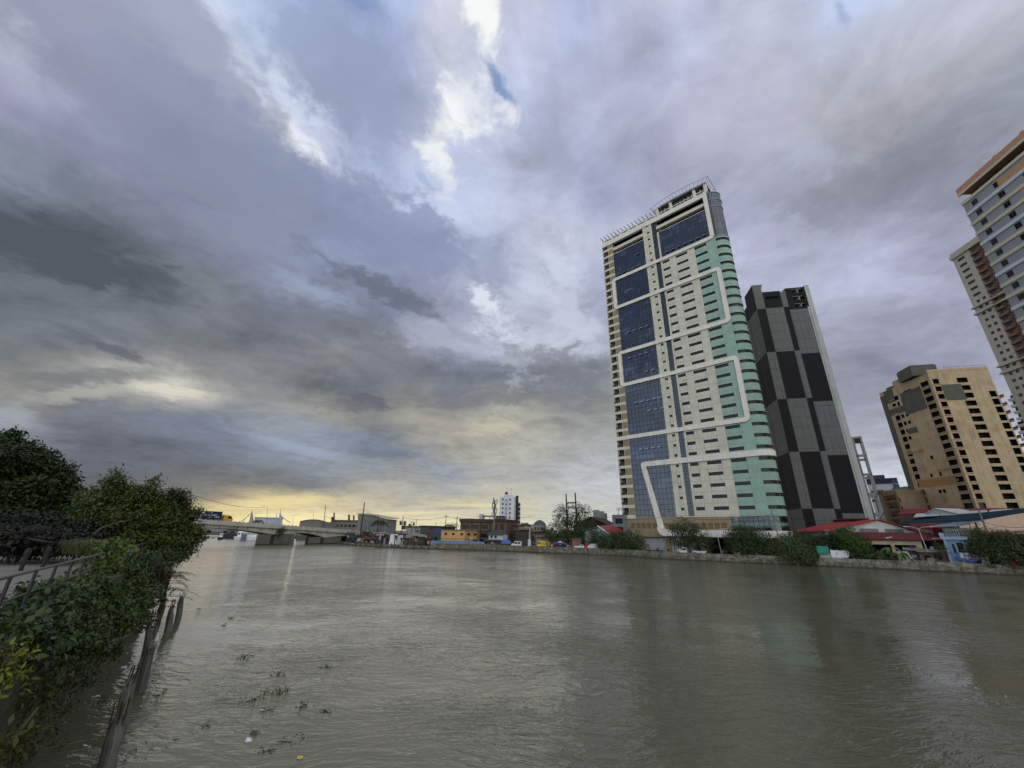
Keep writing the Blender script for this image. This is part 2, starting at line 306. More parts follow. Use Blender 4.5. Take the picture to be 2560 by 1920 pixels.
class MB:
    def __init__(s): s.v = []; s.f = []; s.m = []
    def add(s, vs, fs, m=0):
        b = len(s.v); s.v += [tuple(v) for v in vs]
        for f in fs: s.f.append(tuple(b + i for i in f)); s.m.append(m)
        return s
    def box(s, fr, s0, s1, d0, d1, z0, z1, m=0):
        P = fr.p
        vs = [P(s0, d0, z0), P(s1, d0, z0), P(s1, d1, z0), P(s0, d1, z0), P(s0, d0, z1), P(s1, d0, z1), P(s1, d1, z1), P(s0, d1, z1)]
        return s.add(vs, [(0, 3, 2, 1), (4, 5, 6, 7), (0, 1, 5, 4), (1, 2, 6, 5), (2, 3, 7, 6), (3, 0, 4, 7)], m)
    def wbox(s, c, w, h, m=0):       # world axis box: centre (x, y, z0), widths, height
        return s.box(WORLD, c[0] - w[0] / 2, c[0] + w[0] / 2, c[1] - w[1] / 2, c[1] + w[1] / 2, c[2], c[2] + h, m)
    def quad(s, a, b, c, d, m=0): return s.add([a, b, c, d], [(0, 1, 2, 3)], m)
    def prism(s, poly, ext, m=0):
        n = len(poly); vs = [Vector(p) for p in poly] + [Vector(p) + ext for p in poly]
        return s.add(vs, [tuple(range(n))[::-1], tuple(range(n, 2 * n))] + [(i, (i + 1) % n, n + (i + 1) % n, n + i) for i in range(n)], m)
    def tube(s, pts, rad, k=6, m=0, cap=True):
        pts = [Vector(p) for p in pts]; n = len(pts)
        rs = rad if isinstance(rad, (list, tuple)) else [rad] * n
        b = len(s.v)
        for i, p in enumerate(pts):
            t = (pts[min(i + 1, n - 1)] - pts[max(i - 1, 0)])
            t = t.normalized() if t.length > 1e-9 else Vector((0, 0, 1))
            a = t.orthogonal().normalized() if abs(t.z) > .9 else t.cross(Vector((0, 0, 1))).normalized()
            c = t.cross(a)
            for j in range(k):
                an = 2 * math.pi * j / k
                s.v.append(tuple(p + (a * math.cos(an) + c * math.sin(an)) * rs[i]))
        for i in range(n - 1):
            for j in range(k):
                j2 = (j + 1) % k
                s.f.append((b + i * k + j, b + i * k + j2, b + (i + 1) * k + j2, b + (i + 1) * k + j)); s.m.append(m)
        if cap:
            s.f.append(tuple(b + j for j in range(k))[::-1]); s.m.append(m)
            s.f.append(tuple(b + (n - 1) * k + j for j in range(k))); s.m.append(m)
        return s
    def holes(s, fr, s0, s1, z0, z1, holes, t=.35, m=0, mr=0, mb=None, d=0.0):
        """wall sheet with real openings; reveals t deep; mb: material of the back of the opening (None: open)"""
        S = sorted({s0, s1} | {x for h in holes for x in h[:2] if s0 < x < s1})
        Z = sorted({z0, z1} | {x for h in holes for x in h[2:4] if z0 < x < z1})
        for i in range(len(S) - 1):
            zs = None
            for j in range(len(Z) - 1):
                cs, cz = (S[i] + S[i + 1]) / 2, (Z[j] + Z[j + 1]) / 2
                inh = any(h[0] < cs < h[1] and h[2] < cz < h[3] for h in holes)
                if not inh and zs is None: zs = Z[j]
                if inh and zs is not None:
                    s.quad(fr.p(S[i], d, zs), fr.p(S[i + 1], d, zs), fr.p(S[i + 1], d, Z[j]), fr.p(S[i], d, Z[j]), m); zs = None
            if zs is not None: s.quad(fr.p(S[i], d, zs), fr.p(S[i + 1], d, zs), fr.p(S[i + 1], d, z1), fr.p(S[i], d, z1), m)
        for h in holes:
            a, b, c, e = h[:4]; D0, D1 = d, d - t
            p = fr.p
            s.quad(p(a, D0, c), p(a, D0, e), p(a, D1, e), p(a, D1, c), mr); s.quad(p(b, D0, c), p(b, D1, c), p(b, D1, e), p(b, D0, e), mr)
            s.quad(p(a, D0, c), p(a, D1, c), p(b, D1, c), p(b, D0, c), mr); s.quad(p(a, D0, e), p(b, D0, e), p(b, D1, e), p(a, D1, e), mr)
            if mb is not None: s.quad(p(a, D1, c), p(b, D1, c), p(b, D1, e), p(a, D1, e), mb)
        return s
    def build(s, name, mats, parent=None, label=None, org=None, smooth=False):
        if not isinstance(mats, (list, tuple)): mats = [mats]
        me = bpy.data.meshes.new(name)
        root = parent
        while root is not None and root.parent is not None: root = root.parent
        o = org if org is not None else (root.location if root is not None else Vector((0, 0, 0)))
        va = np.array(s.v, dtype=np.float64) - np.array(o)
        me.from_pydata(va.tolist(), [], s.f)
        for m in mats: me.materials.append(m)
        me.polygons.foreach_set('material_index', s.m)
        if smooth: me.polygons.foreach_set('use_smooth', [True] * len(s.f))
        me.update()
        ob = bpy.data.objects.new(name, me); COL.objects.link(ob)
        if parent is not None: ob.parent = parent
        else: ob.location = o
        if label: ob['label'] = label
        return ob
def tag(o, label=None, cat=None, group=None, kind=None):
    if label: o['label'] = label
    if cat: o['category'] = cat
    if group: o['group'] = group
    if kind: o['kind'] = kind
    return o
def thing(name, label, cat, at, group=None):
    o = bpy.data.objects.new(name, None); COL.objects.link(o); o.location = Vector(at); o.empty_display_size = .5
    return tag(o, label, cat, group)
def copy_tree(o, parent=None):
    c = o.copy(); COL.objects.link(c); c.parent = parent
    for ch in list(o.children): copy_tree(ch, c)
    return c
def lettering(txt, fr, s, d, z, size, mat, parent, depth=.02, align='CENTER'):
    cu = bpy.data.curves.new('lettering', 'FONT'); cu.body = txt; cu.size = size; cu.extrude = depth; cu.align_x = align; cu.resolution_u = 2
    ob = bpy.data.objects.new('tmp', cu); COL.objects.link(ob)
    dg = bpy.context.evaluated_depsgraph_get()
    me = bpy.data.meshes.new_from_object(ob.evaluated_get(dg)); bpy.data.objects.remove(ob)
    me.name = 'lettering'; me.materials.clear(); me.materials.append(mat)
    root = parent
    while root.parent is not None: root = root.parent
    mt = Matrix((fr.u, Vector((0, 0, 1)), fr.n)).transposed().to_4x4(); mt.translation = fr.p(s, d, z) - root.location
    me.transform(mt)
    o = bpy.data.objects.new('lettering', me); COL.objects.link(o); o.parent = parent; return o
# ================================================================== water and land
GZ = 1.0                                   # quay level on the far bank
BANK = [(430, -300), (190, 0), gnd(2560, 1441).to_2d(), gnd(2240, 1425).to_2d(), gnd(2000, 1414).to_2d(), gnd(1750, 1403).to_2d(), gnd(1640, 1397).to_2d(),
        gnd(1560, 1391).to_2d(), gnd(1500, 1388).to_2d(), gnd(1360, 1383).to_2d(), gnd(1200, 1376).to_2d(), gnd(1080, 1373).to_2d(), gnd(960, 1368.5).to_2d(), gnd(880, 1364).to_2d()]
BANK = [Vector((p[0], p[1], 0)) for p in BANK]
FARR = [Vector((-84, 205, 0)), Vector((-118, 250, 0)), Vector((-178, 330, 0)), Vector((-230, 345, 0))]
LEFT = [Vector(p) for p in [(5, -14, 0), (-3.2, 0, 0), (-12.6, 13.4, 0), (-28, 35.4, 0), (-58, 72, 0), (-105, 118, 0), (-210, 235, 0), (-300, 345, 0)]]
def sheet(name, pts, z, mat, kind='structure'):
    mb = MB(); mb.add([(p[0], p[1], z) for p in pts], [tuple(range(len(pts)))])
    return tag(mb.build(name, mat), kind=kind)
def water_mat():
    m = bpy.data.materials.new('river_water'); m.use_nodes = True; nt = m.node_tree; nt.nodes.clear(); q = G(nt)
    P = q.n('ShaderNodeNewGeometry').outputs['Position']
    tone = q.noise(P, .02, 3, .5)
    col = q.mix(q.mr(tone, .3, .7), (.092, .087, .056), (.116, .108, .072))
    warp = q.v('SCALE', q.v('SUBTRACT', q.noise(P, .16, 3, .5, 0, 1), (.5, .5, .5)), 3.2)
    Pw = q.v('ADD', P, warp)
    # ripples run mostly across the wind: two crossed, stretched noises plus chop and a slow swell
    r1 = q.noise(q.n('ShaderNodeMapping', {'Vector': Pw, 'Rotation': (0, 0, R_(28)), 'Scale': (.75, 2.3, 1)}).outputs[0], 1.15, 3, .55, .5)
    r2 = q.noise(q.n('ShaderNodeMapping', {'Vector': Pw, 'Rotation': (0, 0, R_(-34)), 'Scale': (.9, 2.1, 1)}).outputs[0], 2.1, 3, .55, .3)
    r3 = q.noise(Pw, 7.0, 3, .6)
    sw = q.noise(P, .22, 2, .5)
    calm = q.mr(q.noise(P, .055, 3, .55), .40, .62, .22, 1.0)
    h = q.m('ADD', q.m('MULTIPLY', r1, .135), q.m('MULTIPLY', r2, .055))
    h = q.m('ADD', h, q.m('MULTIPLY', r3, .006)); h = q.m('MULTIPLY', h, calm); h = q.m('ADD', h, q.m('MULTIPLY', sw, .10))
    bp = q.n('ShaderNodeBump', {'Strength': 1.0, 'Distance': 1.0, 'Height': h}).outputs[0]
    pb = q.n('ShaderNodeBsdfPrincipled', {'Base Color': col, 'Roughness': q.mr(q.v('LENGTH', P), 30, 170, .04, .21), 'IOR': 1.33, 'Specular IOR Level': .5, 'Normal': bp})
    o = q.n('ShaderNodeOutputMaterial'); nt.links.new(pb.outputs[0], o.inputs[0]); return m
WATER = water_mat()
sheet('water', [(-2500, -600), (2500, -600), (2500, 2500), (-2500, 2500)], 0.0, WATER)
asph = M('quay_asphalt', (96, 92, 84), .85, .2, .6, bump=.2)
land = [(6000, -300)] + BANK + FARR[:3] + [(-300, 345), (-500, 600), (-4000, 5000), (0, 9000), (6000, 6000)]
sheet('ground', land, GZ, asph)
LZ = 3.9
prom = M('promenade_concrete', (118, 114, 106), .85, .14, .8, streak=.3, bump=.2)
off = Vector((-.55, -.38, 0))
sheet('promenade', [(5 - .6, -14)] + [tuple(p + off) for p in LEFT[1:]] + [(-500, 600), (-4000, 3000), (-3000, -600), (5, -600)], LZ, prom)
def wall_run(mb, pts, z0, z1, t0, t1=None, side=1, m=0):
    """a wall along a polyline, mitred; thickness t to the land side"""
    t1 = t0 if t1 is None else t1
    n = len(pts); N = []
    for i in range(n):
        a = (pts[min(i + 1, n - 1)] - pts[max(i - 1, 0)]).normalized(); N.append(Vector((a.y, -a.x, 0)) * side)
    b = len(mb.v)
    for i, p in enumerate(pts):
        p = Vector((p[0], p[1], 0))
        for (off_, z) in ((0, z0), (0 + (t0 - t0), z1), (t1, z1), (t1, z0)): mb.v.append(tuple(p + N[i] * off_ + Vector((0, 0, z))))
    for i in range(n - 1):
        for j in range(4):
            j2 = (j + 1) % 4
            mb.f.append((b + i * 4 + j, b + i * 4 + j2, b + (i + 1) * 4 + j2, b + (i + 1) * 4 + j)); mb.m.append(m)
    mb.f.append((b, b + 1, b + 2, b + 3)); mb.m.append(m); e = b + (n - 1) * 4; mb.f.append((e, e + 3, e + 2, e + 1)); mb.m.append(m)
def stone_mat(name, c, dark, joint):
    m = bpy.data.materials.new(name); m.use_nodes = True; nt = m.node_tree; nt.nodes.clear(); q = G(nt)
    P = q.n('ShaderNodeNewGeometry').outputs['Position']; x, y, z = q.sep(P)
    a = q.noise(q.comb(q.m('MULTIPLY', x, .9), q.m('MULTIPLY', y, .9), q.m('MULTIPLY', z, 1.6)), 1.0, 7, .68, .4)
    b = q.noise(q.comb(q.m('MULTIPLY', x, 1.4), q.m('MULTIPLY', y, 1.4), q.m('MULTIPLY', z, .25)), 1.3, 6, .7)
    col = q.mix(q.mr(a, .34, .68), L3(dark), L3(c))
    col = q.mix(q.mr(b, .5, .62, 0, .8), col, L3(dark))
    vor = q.n('ShaderNodeTexVoronoi', {'Vector': q.comb(x, y, q.m('MULTIPLY', z, 1.5)), 'Scale': 1.1}, feature='DISTANCE_TO_EDGE').outputs[0]
    col = q.mix(q.mr(vor, .0, .05, .7 * joint, 0), col, L3(dark))
    col = q.mix(q.mr(z, .15, .5, .75, 0), col, L3((34, 34, 28)))          # the wet, weedy tide band stays with the wall
    pb = q.n('ShaderNodeBsdfPrincipled', {'Base Color': col, 'Roughness': .9})
    q.nt.links.new(q.n('ShaderNodeBump', {'Strength': .6, 'Distance': .12, 'Height': a}).outputs[0], pb.inputs['Normal'])
    o = q.n('ShaderNodeOutputMaterial'); nt.links.new(pb.outputs[0], o.inputs[0]); return m
STONE = stone_mat('quay_stone', (150, 142, 124), (62, 58, 50), 1)
STONE2 = stone_mat('quay_concrete', (158, 150, 134), (70, 66, 58), 0)
MOSS = stone_mat('mossy_wall', (92, 86, 64), (34, 36, 24), 1)
ra = thing('river_wall', 'long weathered grey concrete river wall with a ledge and parapet below the tall towers', 'wall', (BANK[5].x, BANK[5].y, 0))
mb = MB(); wall_run(mb, BANK[1:9], -2.5, 1.08, .5, .9, 1); mb.build('ledge', STONE, ra)
mb = MB(); wall_run(mb, [p + Vector((.35, .4, 0)) for p in BANK[1:9]], 1.02, 1.85, .2, .25, 1); mb.build('parapet', STONE2, ra)
rb = thing('river_wall', 'stone block river wall in front of the parked vans and stalls', 'wall', (BANK[9].x, BANK[9].y, 0))
mb = MB(); wall_run(mb, BANK[8:12], -2.5, 1.95, .5, .6, 1); mb.build('stone_face', STONE, rb)
mb = MB()
for i in range(8, 11):
    a, b = BANK[i], BANK[i + 1]; L = (b - a).length; u = (b - a) / L; nn = Vector((u.y, -u.x, 0)); k = int(L / 6)
    for j in range(k):
        p = a + u * (L * (j + .5) / k) - nn * .12; mb.tube([p + Vector((0, 0, -1)), p + Vector((0, 0, 1.5 + .4 * random.random()))], .14, 5)
mb.build('pilaster', STONE2, rb, label='row of short buttresses against the wall')
rc_ = thing('river_wall', 'low broken concrete wall on stilts under the riverside shacks', 'wall', (BANK[12].x, BANK[12].y, 0))
mb = MB(); wall_run(mb, BANK[11:14] + FARR[:1], -2.5, .95, .5, .6, 1); mb.build('face', STONE2, rc_)
mb = MB()
for i in range(11, 13):
    a, b = BANK[i], BANK[i + 1]; L = (b - a).length; u = (b - a) / L; nn = Vector((u.y, -u.x, 0))
    for j in range(int(L / 3.2)):
        p = a + u * (3.2 * j + 1) - nn * .5; mb.tube([p + Vector((0, 0, -1)), p + Vector((0, 0, 1.6))], .16, 5)
mb.build('stilts', M('stilt_wood', (70, 60, 50)), rc_)
lw = thing('river_wall', 'dark mossy retaining wall of the near promenade hung with weeds', 'wall', (-12.6, 13.4, 0))
mb = MB(); wall_run(mb, LEFT, -3, LZ + .12, .6, -.75, 1); mb.build('face', MOSS, lw)

# ================================================================== the mint and beige tower
A0 = azp(14.6, 150) ; uM = Vector((.725, -.6886, 0)).normalized(); A0 = A0 + uM * 1.2
FM = Fr(A0, uM)
beige = M('tower_beige', (206, 202, 184), .8, .07, .4, streak=.28); brownp = M('tower_tan', (146, 130, 100), .8, .06, .5, streak=.15)
mint = M('tower_mint', (150, 178, 163), .7, .07, .4, streak=.25); white = M('tower_white_band', (226, 221, 208), .6, .05, .4, streak=.28)
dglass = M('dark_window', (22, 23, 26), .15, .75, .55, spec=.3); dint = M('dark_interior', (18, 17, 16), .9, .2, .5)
blueg = MG('blue_curtain_wall', (8, 13, 25), FM, 1.37, 3.335 / 2, .10, (12, 18, 32), .05, .45, (78, 100, 132), (0, 0, 12.0), .8, .025)
slotg = MG('slot_glass', (30, 34, 38), FM, .9, 1.11, .08, (60, 60, 62), .1, .3, (90, 92, 96), (0, 0, 12.0), .6)
topg = MG('bay_glass', (16, 24, 42), FM, 1.2, 3.0, .08, (60, 66, 80), .06, .2, (60, 80, 110), (0, 0, 12.0), .7)
shopg = MG('podium_glass', (14, 20, 24), FM, 1.25, 1.25, .10, (10, 14, 14), .06, .7, (110, 124, 128), (0, 0, 7.6), .6, .03)
TM = thing('office_tower', 'tall beige and mint tower with blue glass and a white ribbon zigzagging up its front', 'tower', FM.p(22, -8, GZ))
fl = 3.335; z13 = 13.2
rows = [z13 + fl * k for k in range(28)]
# walls
mb = MB()
bh = [(.25, 2.6, 12.2 + fl * k, 12.2 + fl * k + 2.35) for k in range(34)]
mb.holes(FM, 0, 5, 11.4, 125.9, bh, .1 + 1.5, 0, 0, 1)
for k in range(34): mb.box(FM, 2.75, 4.95, -.05, .03, 12.2 + fl * k, 12.2 + fl * k + 2.3, 2)
mb.box(FM, -.02, 5.02, -16, -1.65, 11.4, 125.9, 0); mb.build('balcony_bay_wall', [beige, dint, brownp], TM)
smallw = [(20.45, 21.45, z13 + fl * k + .1, z13 + fl * k + .95) for k in range(34)]
bigw = [(a, b, z, z + 1.02) for z in rows for (a, b) in ((25.0, 27.6), (30.1, 34.3))]
mb = MB()
mb.holes(FM, 18.7, 22.5, 11.4, 123.9, smallw, .25, 0, 0, 1)
mb.holes(FM, 24.3, 36.9, 11.4, 105.2, bigw, .25, 0, 0, 1)
mb.box(FM, 18.7, 36.9, -16, -.3, 11.4, 105.2, 0); mb.box(FM, 18.7, 24.3, -16, -.3, 105.2, 123.9, 0)
mb.box(FM, 24.3, 25.0, -.3, 0, 105.2, 118.3, 0)
mb.build('beige_wall', [beige, dint], TM)
mintw = [(36.9, 41.0, z, z + 1.02) for z in rows]
mb = MB(); mb.holes(FM, 36.9, 44.2, 11.4, 105.2, mintw, .25, 0, 0, 1); mb.box(FM, 36.9, 44.2, -16, -.3, 11.4, 105.2, 0)
mb.build('mint_wall', [mint, dint], TM)
# curtain walls
mb = MB(); mb.box(FM, 5.0, 18.7, -1, -.04, 11.4, 118.2); mb.build('curtain_wall', blueg, TM)
mb = MB(); mb.box(FM, 25.0, 42.7, -1, -.04, 106, 118.2); mb.build('curtain_wall', blueg, TM)
mb = MB(); mb.box(FM, 22.5, 24.3, -1, -.25, 11.4, 123.9); mb.build('glass_slot', slotg, TM)
mb = MB(); mb.box(FM, 5, 44.2, -16, -1.2, 11.4, 118.2); mb.build('core', dint, TM)
# top loggias: dark openings with beams
mb = MB()
for a, b in ((5.0, 18.7), (24.3, 43.3)):
    mb.box(FM, a, b, -1.4, -.1, 120.2, 121.4, 0); mb.box(FM, a, b, -6, -5.6, 118.2, 123.9, 1); mb.box(FM, a, b, -1.2, -.06, 118.2, 118.42, 0)
    mb.box(FM, a, b, -16, -.62, 123.6, 123.88, 1); mb.box(FM, a, b, -1.3, -.5, 121.4, 121.9, 0)
mb.build('top_beam', [beige, dint], TM)
mb = MB(); mb.box(FM, 0, 44.0, -.6, .25, 123.9, 125.9, 0); mb.box(FM, -.05, .3, -16, -.6, 123.9, 125.9, 0); mb.box(FM, .3, 43.9, -16, -15.6, 123.9, 125.9, 0); mb.build('parapet', white, TM)
# white ribbon
def rail_s(mb, s0, s1, z0, z1): mb.box(FM, s0, s1, -.2, .42, z0, z1)
def corner(mb, cs, cz, r0, r1, a0, a1, d0=-.2, d1=.42, k=6):
    for i in range(k):
        t0 = a0 + (a1 - a0) * i / k; t1 = a0 + (a1 - a0) * (i + 1) / k
        P = lambda r, t: FM.p(cs + r * math.cos(t), 0, cz + r * math.sin(t))
        mb.prism([P(r0, t0), P(r1, t0), P(r1, t1), P(r0, t1)], FM.n * (d1) if False else FM.n * d1)
        mb.prism([P(r0, t0), P(r1, t0), P(r1, t1), P(r0, t1)], FM.n * d0)
mb = MB(); bw = 1.35; sl, sr = 3.5, 44.1; ro = 1.5; ri = .15
def ribbon_run(z):  # horizontal between the corner pieces
    rail_s(mb, sl + ro, sr - ro, z, z + bw)
zb = [104.65, 91.4, 71.2, 58.0, 38.0]
for z in zb[:-1]: ribbon_run(z)
rail_s(mb, 0, sr - ro, zb[4], zb[4] + bw)
H2 = math.pi / 2
def arc_box(cs, cz, a0): corner(mb, cs, cz, ri, ro, a0, a0 + H2)
# right side: top frame, 91.4-71.2, 58-38
rail_s(mb, sr - bw, sr, zb[0] + ro, 125.9); arc_box(sr - ro, zb[0] + ro, -H2)
for zt_, zl in ((zb[1], zb[2]), (zb[3], zb[4])):
    arc_box(sr - ro, zt_ + bw - ro, 0); rail_s(mb, sr - bw, sr, zl + ro, zt_ + bw - ro); arc_box(sr - ro, zl + ro, -H2)
for zt_, zl in ((zb[0], zb[1]), (zb[2], zb[3])):
    arc_box(sl + ro, zt_ + bw - ro, H2); rail_s(mb, sl, sl + bw, zl + ro, zt_ + bw - ro); arc_box(sl + ro, zl + ro, math.pi)
mb.build('white_ribbon', white, TM)
# lower ribbon: round the bullnose, back, down the diagonal, along the canopy
BR = 3.4
def bull(r, th, z): return FM.p(44.2 + r * math.sin(th), -BR + r * math.cos(th), z)
mb = MB(); z0, z1 = 27.75, 29.4
rail_s(mb, 10.2, 44.2, z0, z1)
for i in range(12):
    a, b = math.pi * i / 12, math.pi * (i + 1) / 12
    mb.prism([bull(BR - .2, a, z0), bull(BR + .42, a, z0), bull(BR + .42, b, z0), bull(BR - .2, b, z0)], Vector((0, 0, z1 - z0)))
def slab(pts, d0, d1): mb.prism([FM.p(s, d0, z) for s, z in pts], FM.n * (d1 - d0))
slab([(10.2, z1), (9.3, z1 - .15), (8.75, z1 - .7), (8.7, z1 - 1.3), (12.55, 8.3), (14.45, 8.3), (10.45, 27.75), (10.2, 27.75)][::-1], -.2, .42)
slab([(12.55, 8.3), (12.95, 6.9), (13.6, 6.15), (14.6, 5.75), (15.3, 5.75), (15.3, 7.6), (14.6, 7.75), (14.45, 8.3)], -.2, 1.5)
mb.box(FM, 15.3, 47.7, -5.5, 1.5, 5.75, 7.6)
mb.build('white_canopy_band', white, TM)
# bullnose bay: mint with window bands, glass above
def ring(mb, r, z0, z1, m, k=14, a0=0, a1=math.pi):
    for i in range(k):
        a, b = a0 + (a1 - a0) * i / k, a0 + (a1 - a0) * (i + 1) / k
        mb.quad(bull(r, a, z0), bull(r, b, z0), bull(r, b, z1), bull(r, a, z1), m)
def cap(mb, r, z, m, k=14):
    mb.add([bull(r, math.pi * i / k, z) for i in range(k + 1)], [tuple(range(k + 1))], m)
mb = MB(); zc = 11.4
for z in rows:
    ring(mb, BR, zc, z, 0); cap(mb, BR, z, 0)
    for q_ in range(4):
        zz = zc + (z - zc) * (q_ + .5) / 4
        ring(mb, BR + .035, zz, zz + .05, 1); cap(mb, BR + .035, zz + .05, 1)
    zc = z + 1.05; cap(mb, BR, zc, 0); cap(mb, BR + .12, zc - .04, 0); ring(mb, BR + .12, zc - .04, zc + .12, 0); cap(mb, BR + .12, zc + .12, 0)
ring(mb, BR, zc, 105.0, 0); cap(mb, BR, 105.0, 0)
mb.build('rounded_bay_wall', [mint, M('mint_joint', (84, 140, 118))], TM)
mb = MB(); ring(mb, BR + .02, 105.0, 124.6, 0); cap(mb, BR + .02, 124.6, 0); mb.build('rounded_bay_glass', topg, TM)
for z in (105.0, 118.2, 121.4, 124.6): mb = MB(); ring(mb, BR + .15, z, z + .35, 0); cap(mb, BR + .15, z + .35, 0); cap(mb, BR + .15, z, 0); mb.build('bay_ring', M('bay_ring', (132, 140, 146)), TM)
bw0 = None
for z in rows:
    if bw0 is None:
        mb = MB(); ring(mb, BR - .25, z, z + 1.05, 0)
        for i in range(1, 14): a = math.pi * i / 14; mb.box(Fr(bull(BR - .2, a, 0), FM.u), -.03, .03, -.03, .03, z, z + 1.05, 1)
        bw0 = mb.build('curved_window', [dglass, M('window_frame_grey', (70, 72, 72))], TM)
    else:
        c = bw0.copy(); COL.objects.link(c); c.location.z += z - rows[0]
def win_obj(fr, w, zc_, parent, name='window', nm=4, d=-.16, h=1.02, mats=None, trans=0):
    mb = MB(); mb.box(fr, 0, w, d - .05, d, 0, h, 0)
    for i in range(nm + 1): s = w * i / nm; mb.box(fr, max(0, s - .03), min(w, s + .03), d, d + .05, 0, h, 1)
    if trans: mb.box(fr, 0, w, d, d + .04, h * trans, h * trans + .05, 1)
    return mb.build(name, mats or [dglass, M('window_frame_grey', (70, 72, 72))], parent)
first = {}
def win(fr, s, z, w, h, parent, name='window', nm=4, mats=None, d=-.16, trans=0):
    key = (id(parent), round(w, 2), round(h, 2), name)
    if key not in first:
        f = Fr(fr.p(s, 0, 0), fr.u); f.n = fr.n
        mb = MB(); mb.box(f, .02, w - .02, d - .05, d, z + .02, z + h - .02, 0)
        for i in range(nm + 1): x = w * i / nm; mb.box(f, max(.02, x - .035), min(w - .02, x + .035), d, d + .05, z + .02, z + h - .02, 1)
        if trans: mb.box(f, .02, w - .02, d, d + .045, z + h * trans, z + h * trans + .06, 1)
        o = mb.build(name, mats or [dglass, M('window_frame_grey', (70, 72, 72))], parent)
        first[key] = (o, Vector(fr.p(s, 0, z)))
        return o
    o, p0 = first[key]; c = o.copy(); COL.objects.link(c); c.location = o.location + (Vector(fr.p(s, 0, z)) - p0); return c
for z in rows:
    win(FM, 25.0, z, 2.6, 1.02, TM, 'window', 4); win(FM, 30.1, z, 4.2, 1.02, TM, 'window', 6); win(FM, 36.9, z, 4.1, 1.02, TM, 'window', 6)
for k in range(34): win(FM, 20.45, z13 + fl * k + .1, 1.0, .85, TM, 'small_window', 2)
for k in range(34):
    z = 12.2 + fl * k
    mb = MB(); mb.box(FM, .3, 2.55, -.14, -.06, z, z + .85, 0)
    mb.box(FM, .9, 1.5, -1.2, -.9, z + 1.0 - .5 * random.random(), z + 1.9, 1)
    if k == 0: b0 = mb.build('balcony_rail', [M('rail_dark', (60, 56, 50)), M('balcony_clutter', (84, 78, 70))], TM)
    else: c = b0.copy(); COL.objects.link(c); c.location.z += fl * k
# cladding joints
mb = MB(); jt = .05
for k in range(-1, 33):
    z = z13 + fl * k + 1.9
    mb.box(FM, 18.7, 22.5, 0, .012, z, z + jt)
    if z < 105: mb.box(FM, 24.3, 44.2, 0, .012, z, z + jt)
for s in (20.45, 21.4, 25.0, 27.55, 30.1, 34.25, 36.85, 41.0): mb.box(FM, s, s + jt, 0, .011, 11.5, 123.8 if s < 22 else 104.6)
mb.build('cladding_joint', M('cladding_joint', (132, 128, 112)), TM)
# tilted-open panes on the curtain wall
mb = MB()
for z, s0_, n_, st in ((107.4, 26.5, 7, 2.3), (106.9, 6.2, 5, 2.1), (112.5, 15, 1, 2), (79.4, 8.3, 4, 2.4), (68.6, 7.5, 4, 2.2), (61.5, 13.6, 2, 2.4), (50.6, 8.4, 5, 2.3), (46.8, 13, 3, 2.3), (33.6, 8.5, 4, 2.2), (97.6, 10.2, 1, 2)):
    for i in range(n_):
        s = s0_ + st * i; a, b = FM.p(s, .02, z + .55), FM.p(s + 1.2, .02, z + .55); c, d = FM.p(s + 1.2, .45, z), FM.p(s, .45, z)
        mb.add([a, b, c, d, a + FM.n * .04, b + FM.n * .04, c + FM.n * .04, d + FM.n * .04], [(0, 1, 2, 3), (4, 7, 6, 5), (0, 4, 5, 1), (1, 5, 6, 2), (2, 6, 7, 3), (3, 7, 4, 0)])
mb.build('open_vent_panes', M('vent_pane', (132, 148, 168), .15), TM)
# podium
mb = MB(); lou = [(2.9 + 1.9 * i, 4.45 + 1.9 * i, 7.95, 9.55) for i in range(17) if 2.9 + 1.9 * i < 33]
mb.holes(FM, 0, 34.3, 5.4, 11.4, lou, .2, 0, 0, 1); mb.box(FM, 0, 34.3, -16, -.25, 5.4, 11.38, 0); mb.box(FM, -.05, 5.0, 0, .12, 11.0, 11.7, 2); mb.box(FM, 18.7, 36.9, 0, .1, 11.35, 11.55, 2)
mb.build('podium_wall', [brownp, M('louvre', (112, 100, 76)), beige], TM)
mb = MB(); mb.box(FM, 34.5, 44.2, -1, -.05, 7.6, 11.3); ring(mb, BR - .05, 7.6, 11.3, 0)
mb.build('podium_glass', shopg, TM)
mb = MB(); mb.box(FM, 34.5, 44.2, -1, .03, 8.85, 9.7); ring(mb, BR + .03, 8.85, 9.7, 0); mb.build('spandrel_band', MG('spandrel_green', (78, 122, 108), FM, 1.25, 3, .12, (14, 20, 18), .2, .3, (110, 150, 138), (0, 0, 7.6), .4), TM)
mb = MB()
mb.box(FM, 0, 44.2, -16, -6, GZ, 5.6, 2)
for s in (5.0, 14.1, 24.5, 33.2, 43.0): mb.box(FM, s, s + 1.5, -5.5, -.3, GZ, 5.74, 0)
mb.box(FM, 0, 5, -6, -.3, GZ, 5.4, 0); mb.box(FM, 43, 47, -6, -1.2, GZ, 5.74, 1)
mb.build('ground_floor_wall', [brownp, M('ground_floor_grey', (128, 122, 112), streak=.3), dint], TM)
for a, b in ((6.5, 14.0), (15.6, 19.4)):
    mb = MB(); mb.box(FM, a, b, -1.5, -1.2, GZ, 5.2, 0)
    for i in range(16): mb.box(FM, a, b, -1.2, -1.17, GZ + .26 * i, GZ + .26 * i + .04, 1)
    mb.build('roller_shutter', [M('shutter_white', (186, 186, 188), .5), M('shutter_gap', (120, 120, 122))], TM)
mb = MB(); mb.box(FM, 36.5, 46.5, -1.15, -1.0, 3.4, 4.7, 0)
for i in range(22): mb.box(FM, 36.6 + .45 * i, 36.75 + .45 * i, -1.0, -.95, 3.4, 4.7, 1)
mb.build('grille', [dint, M('grille_red', (110, 84, 76))], TM)
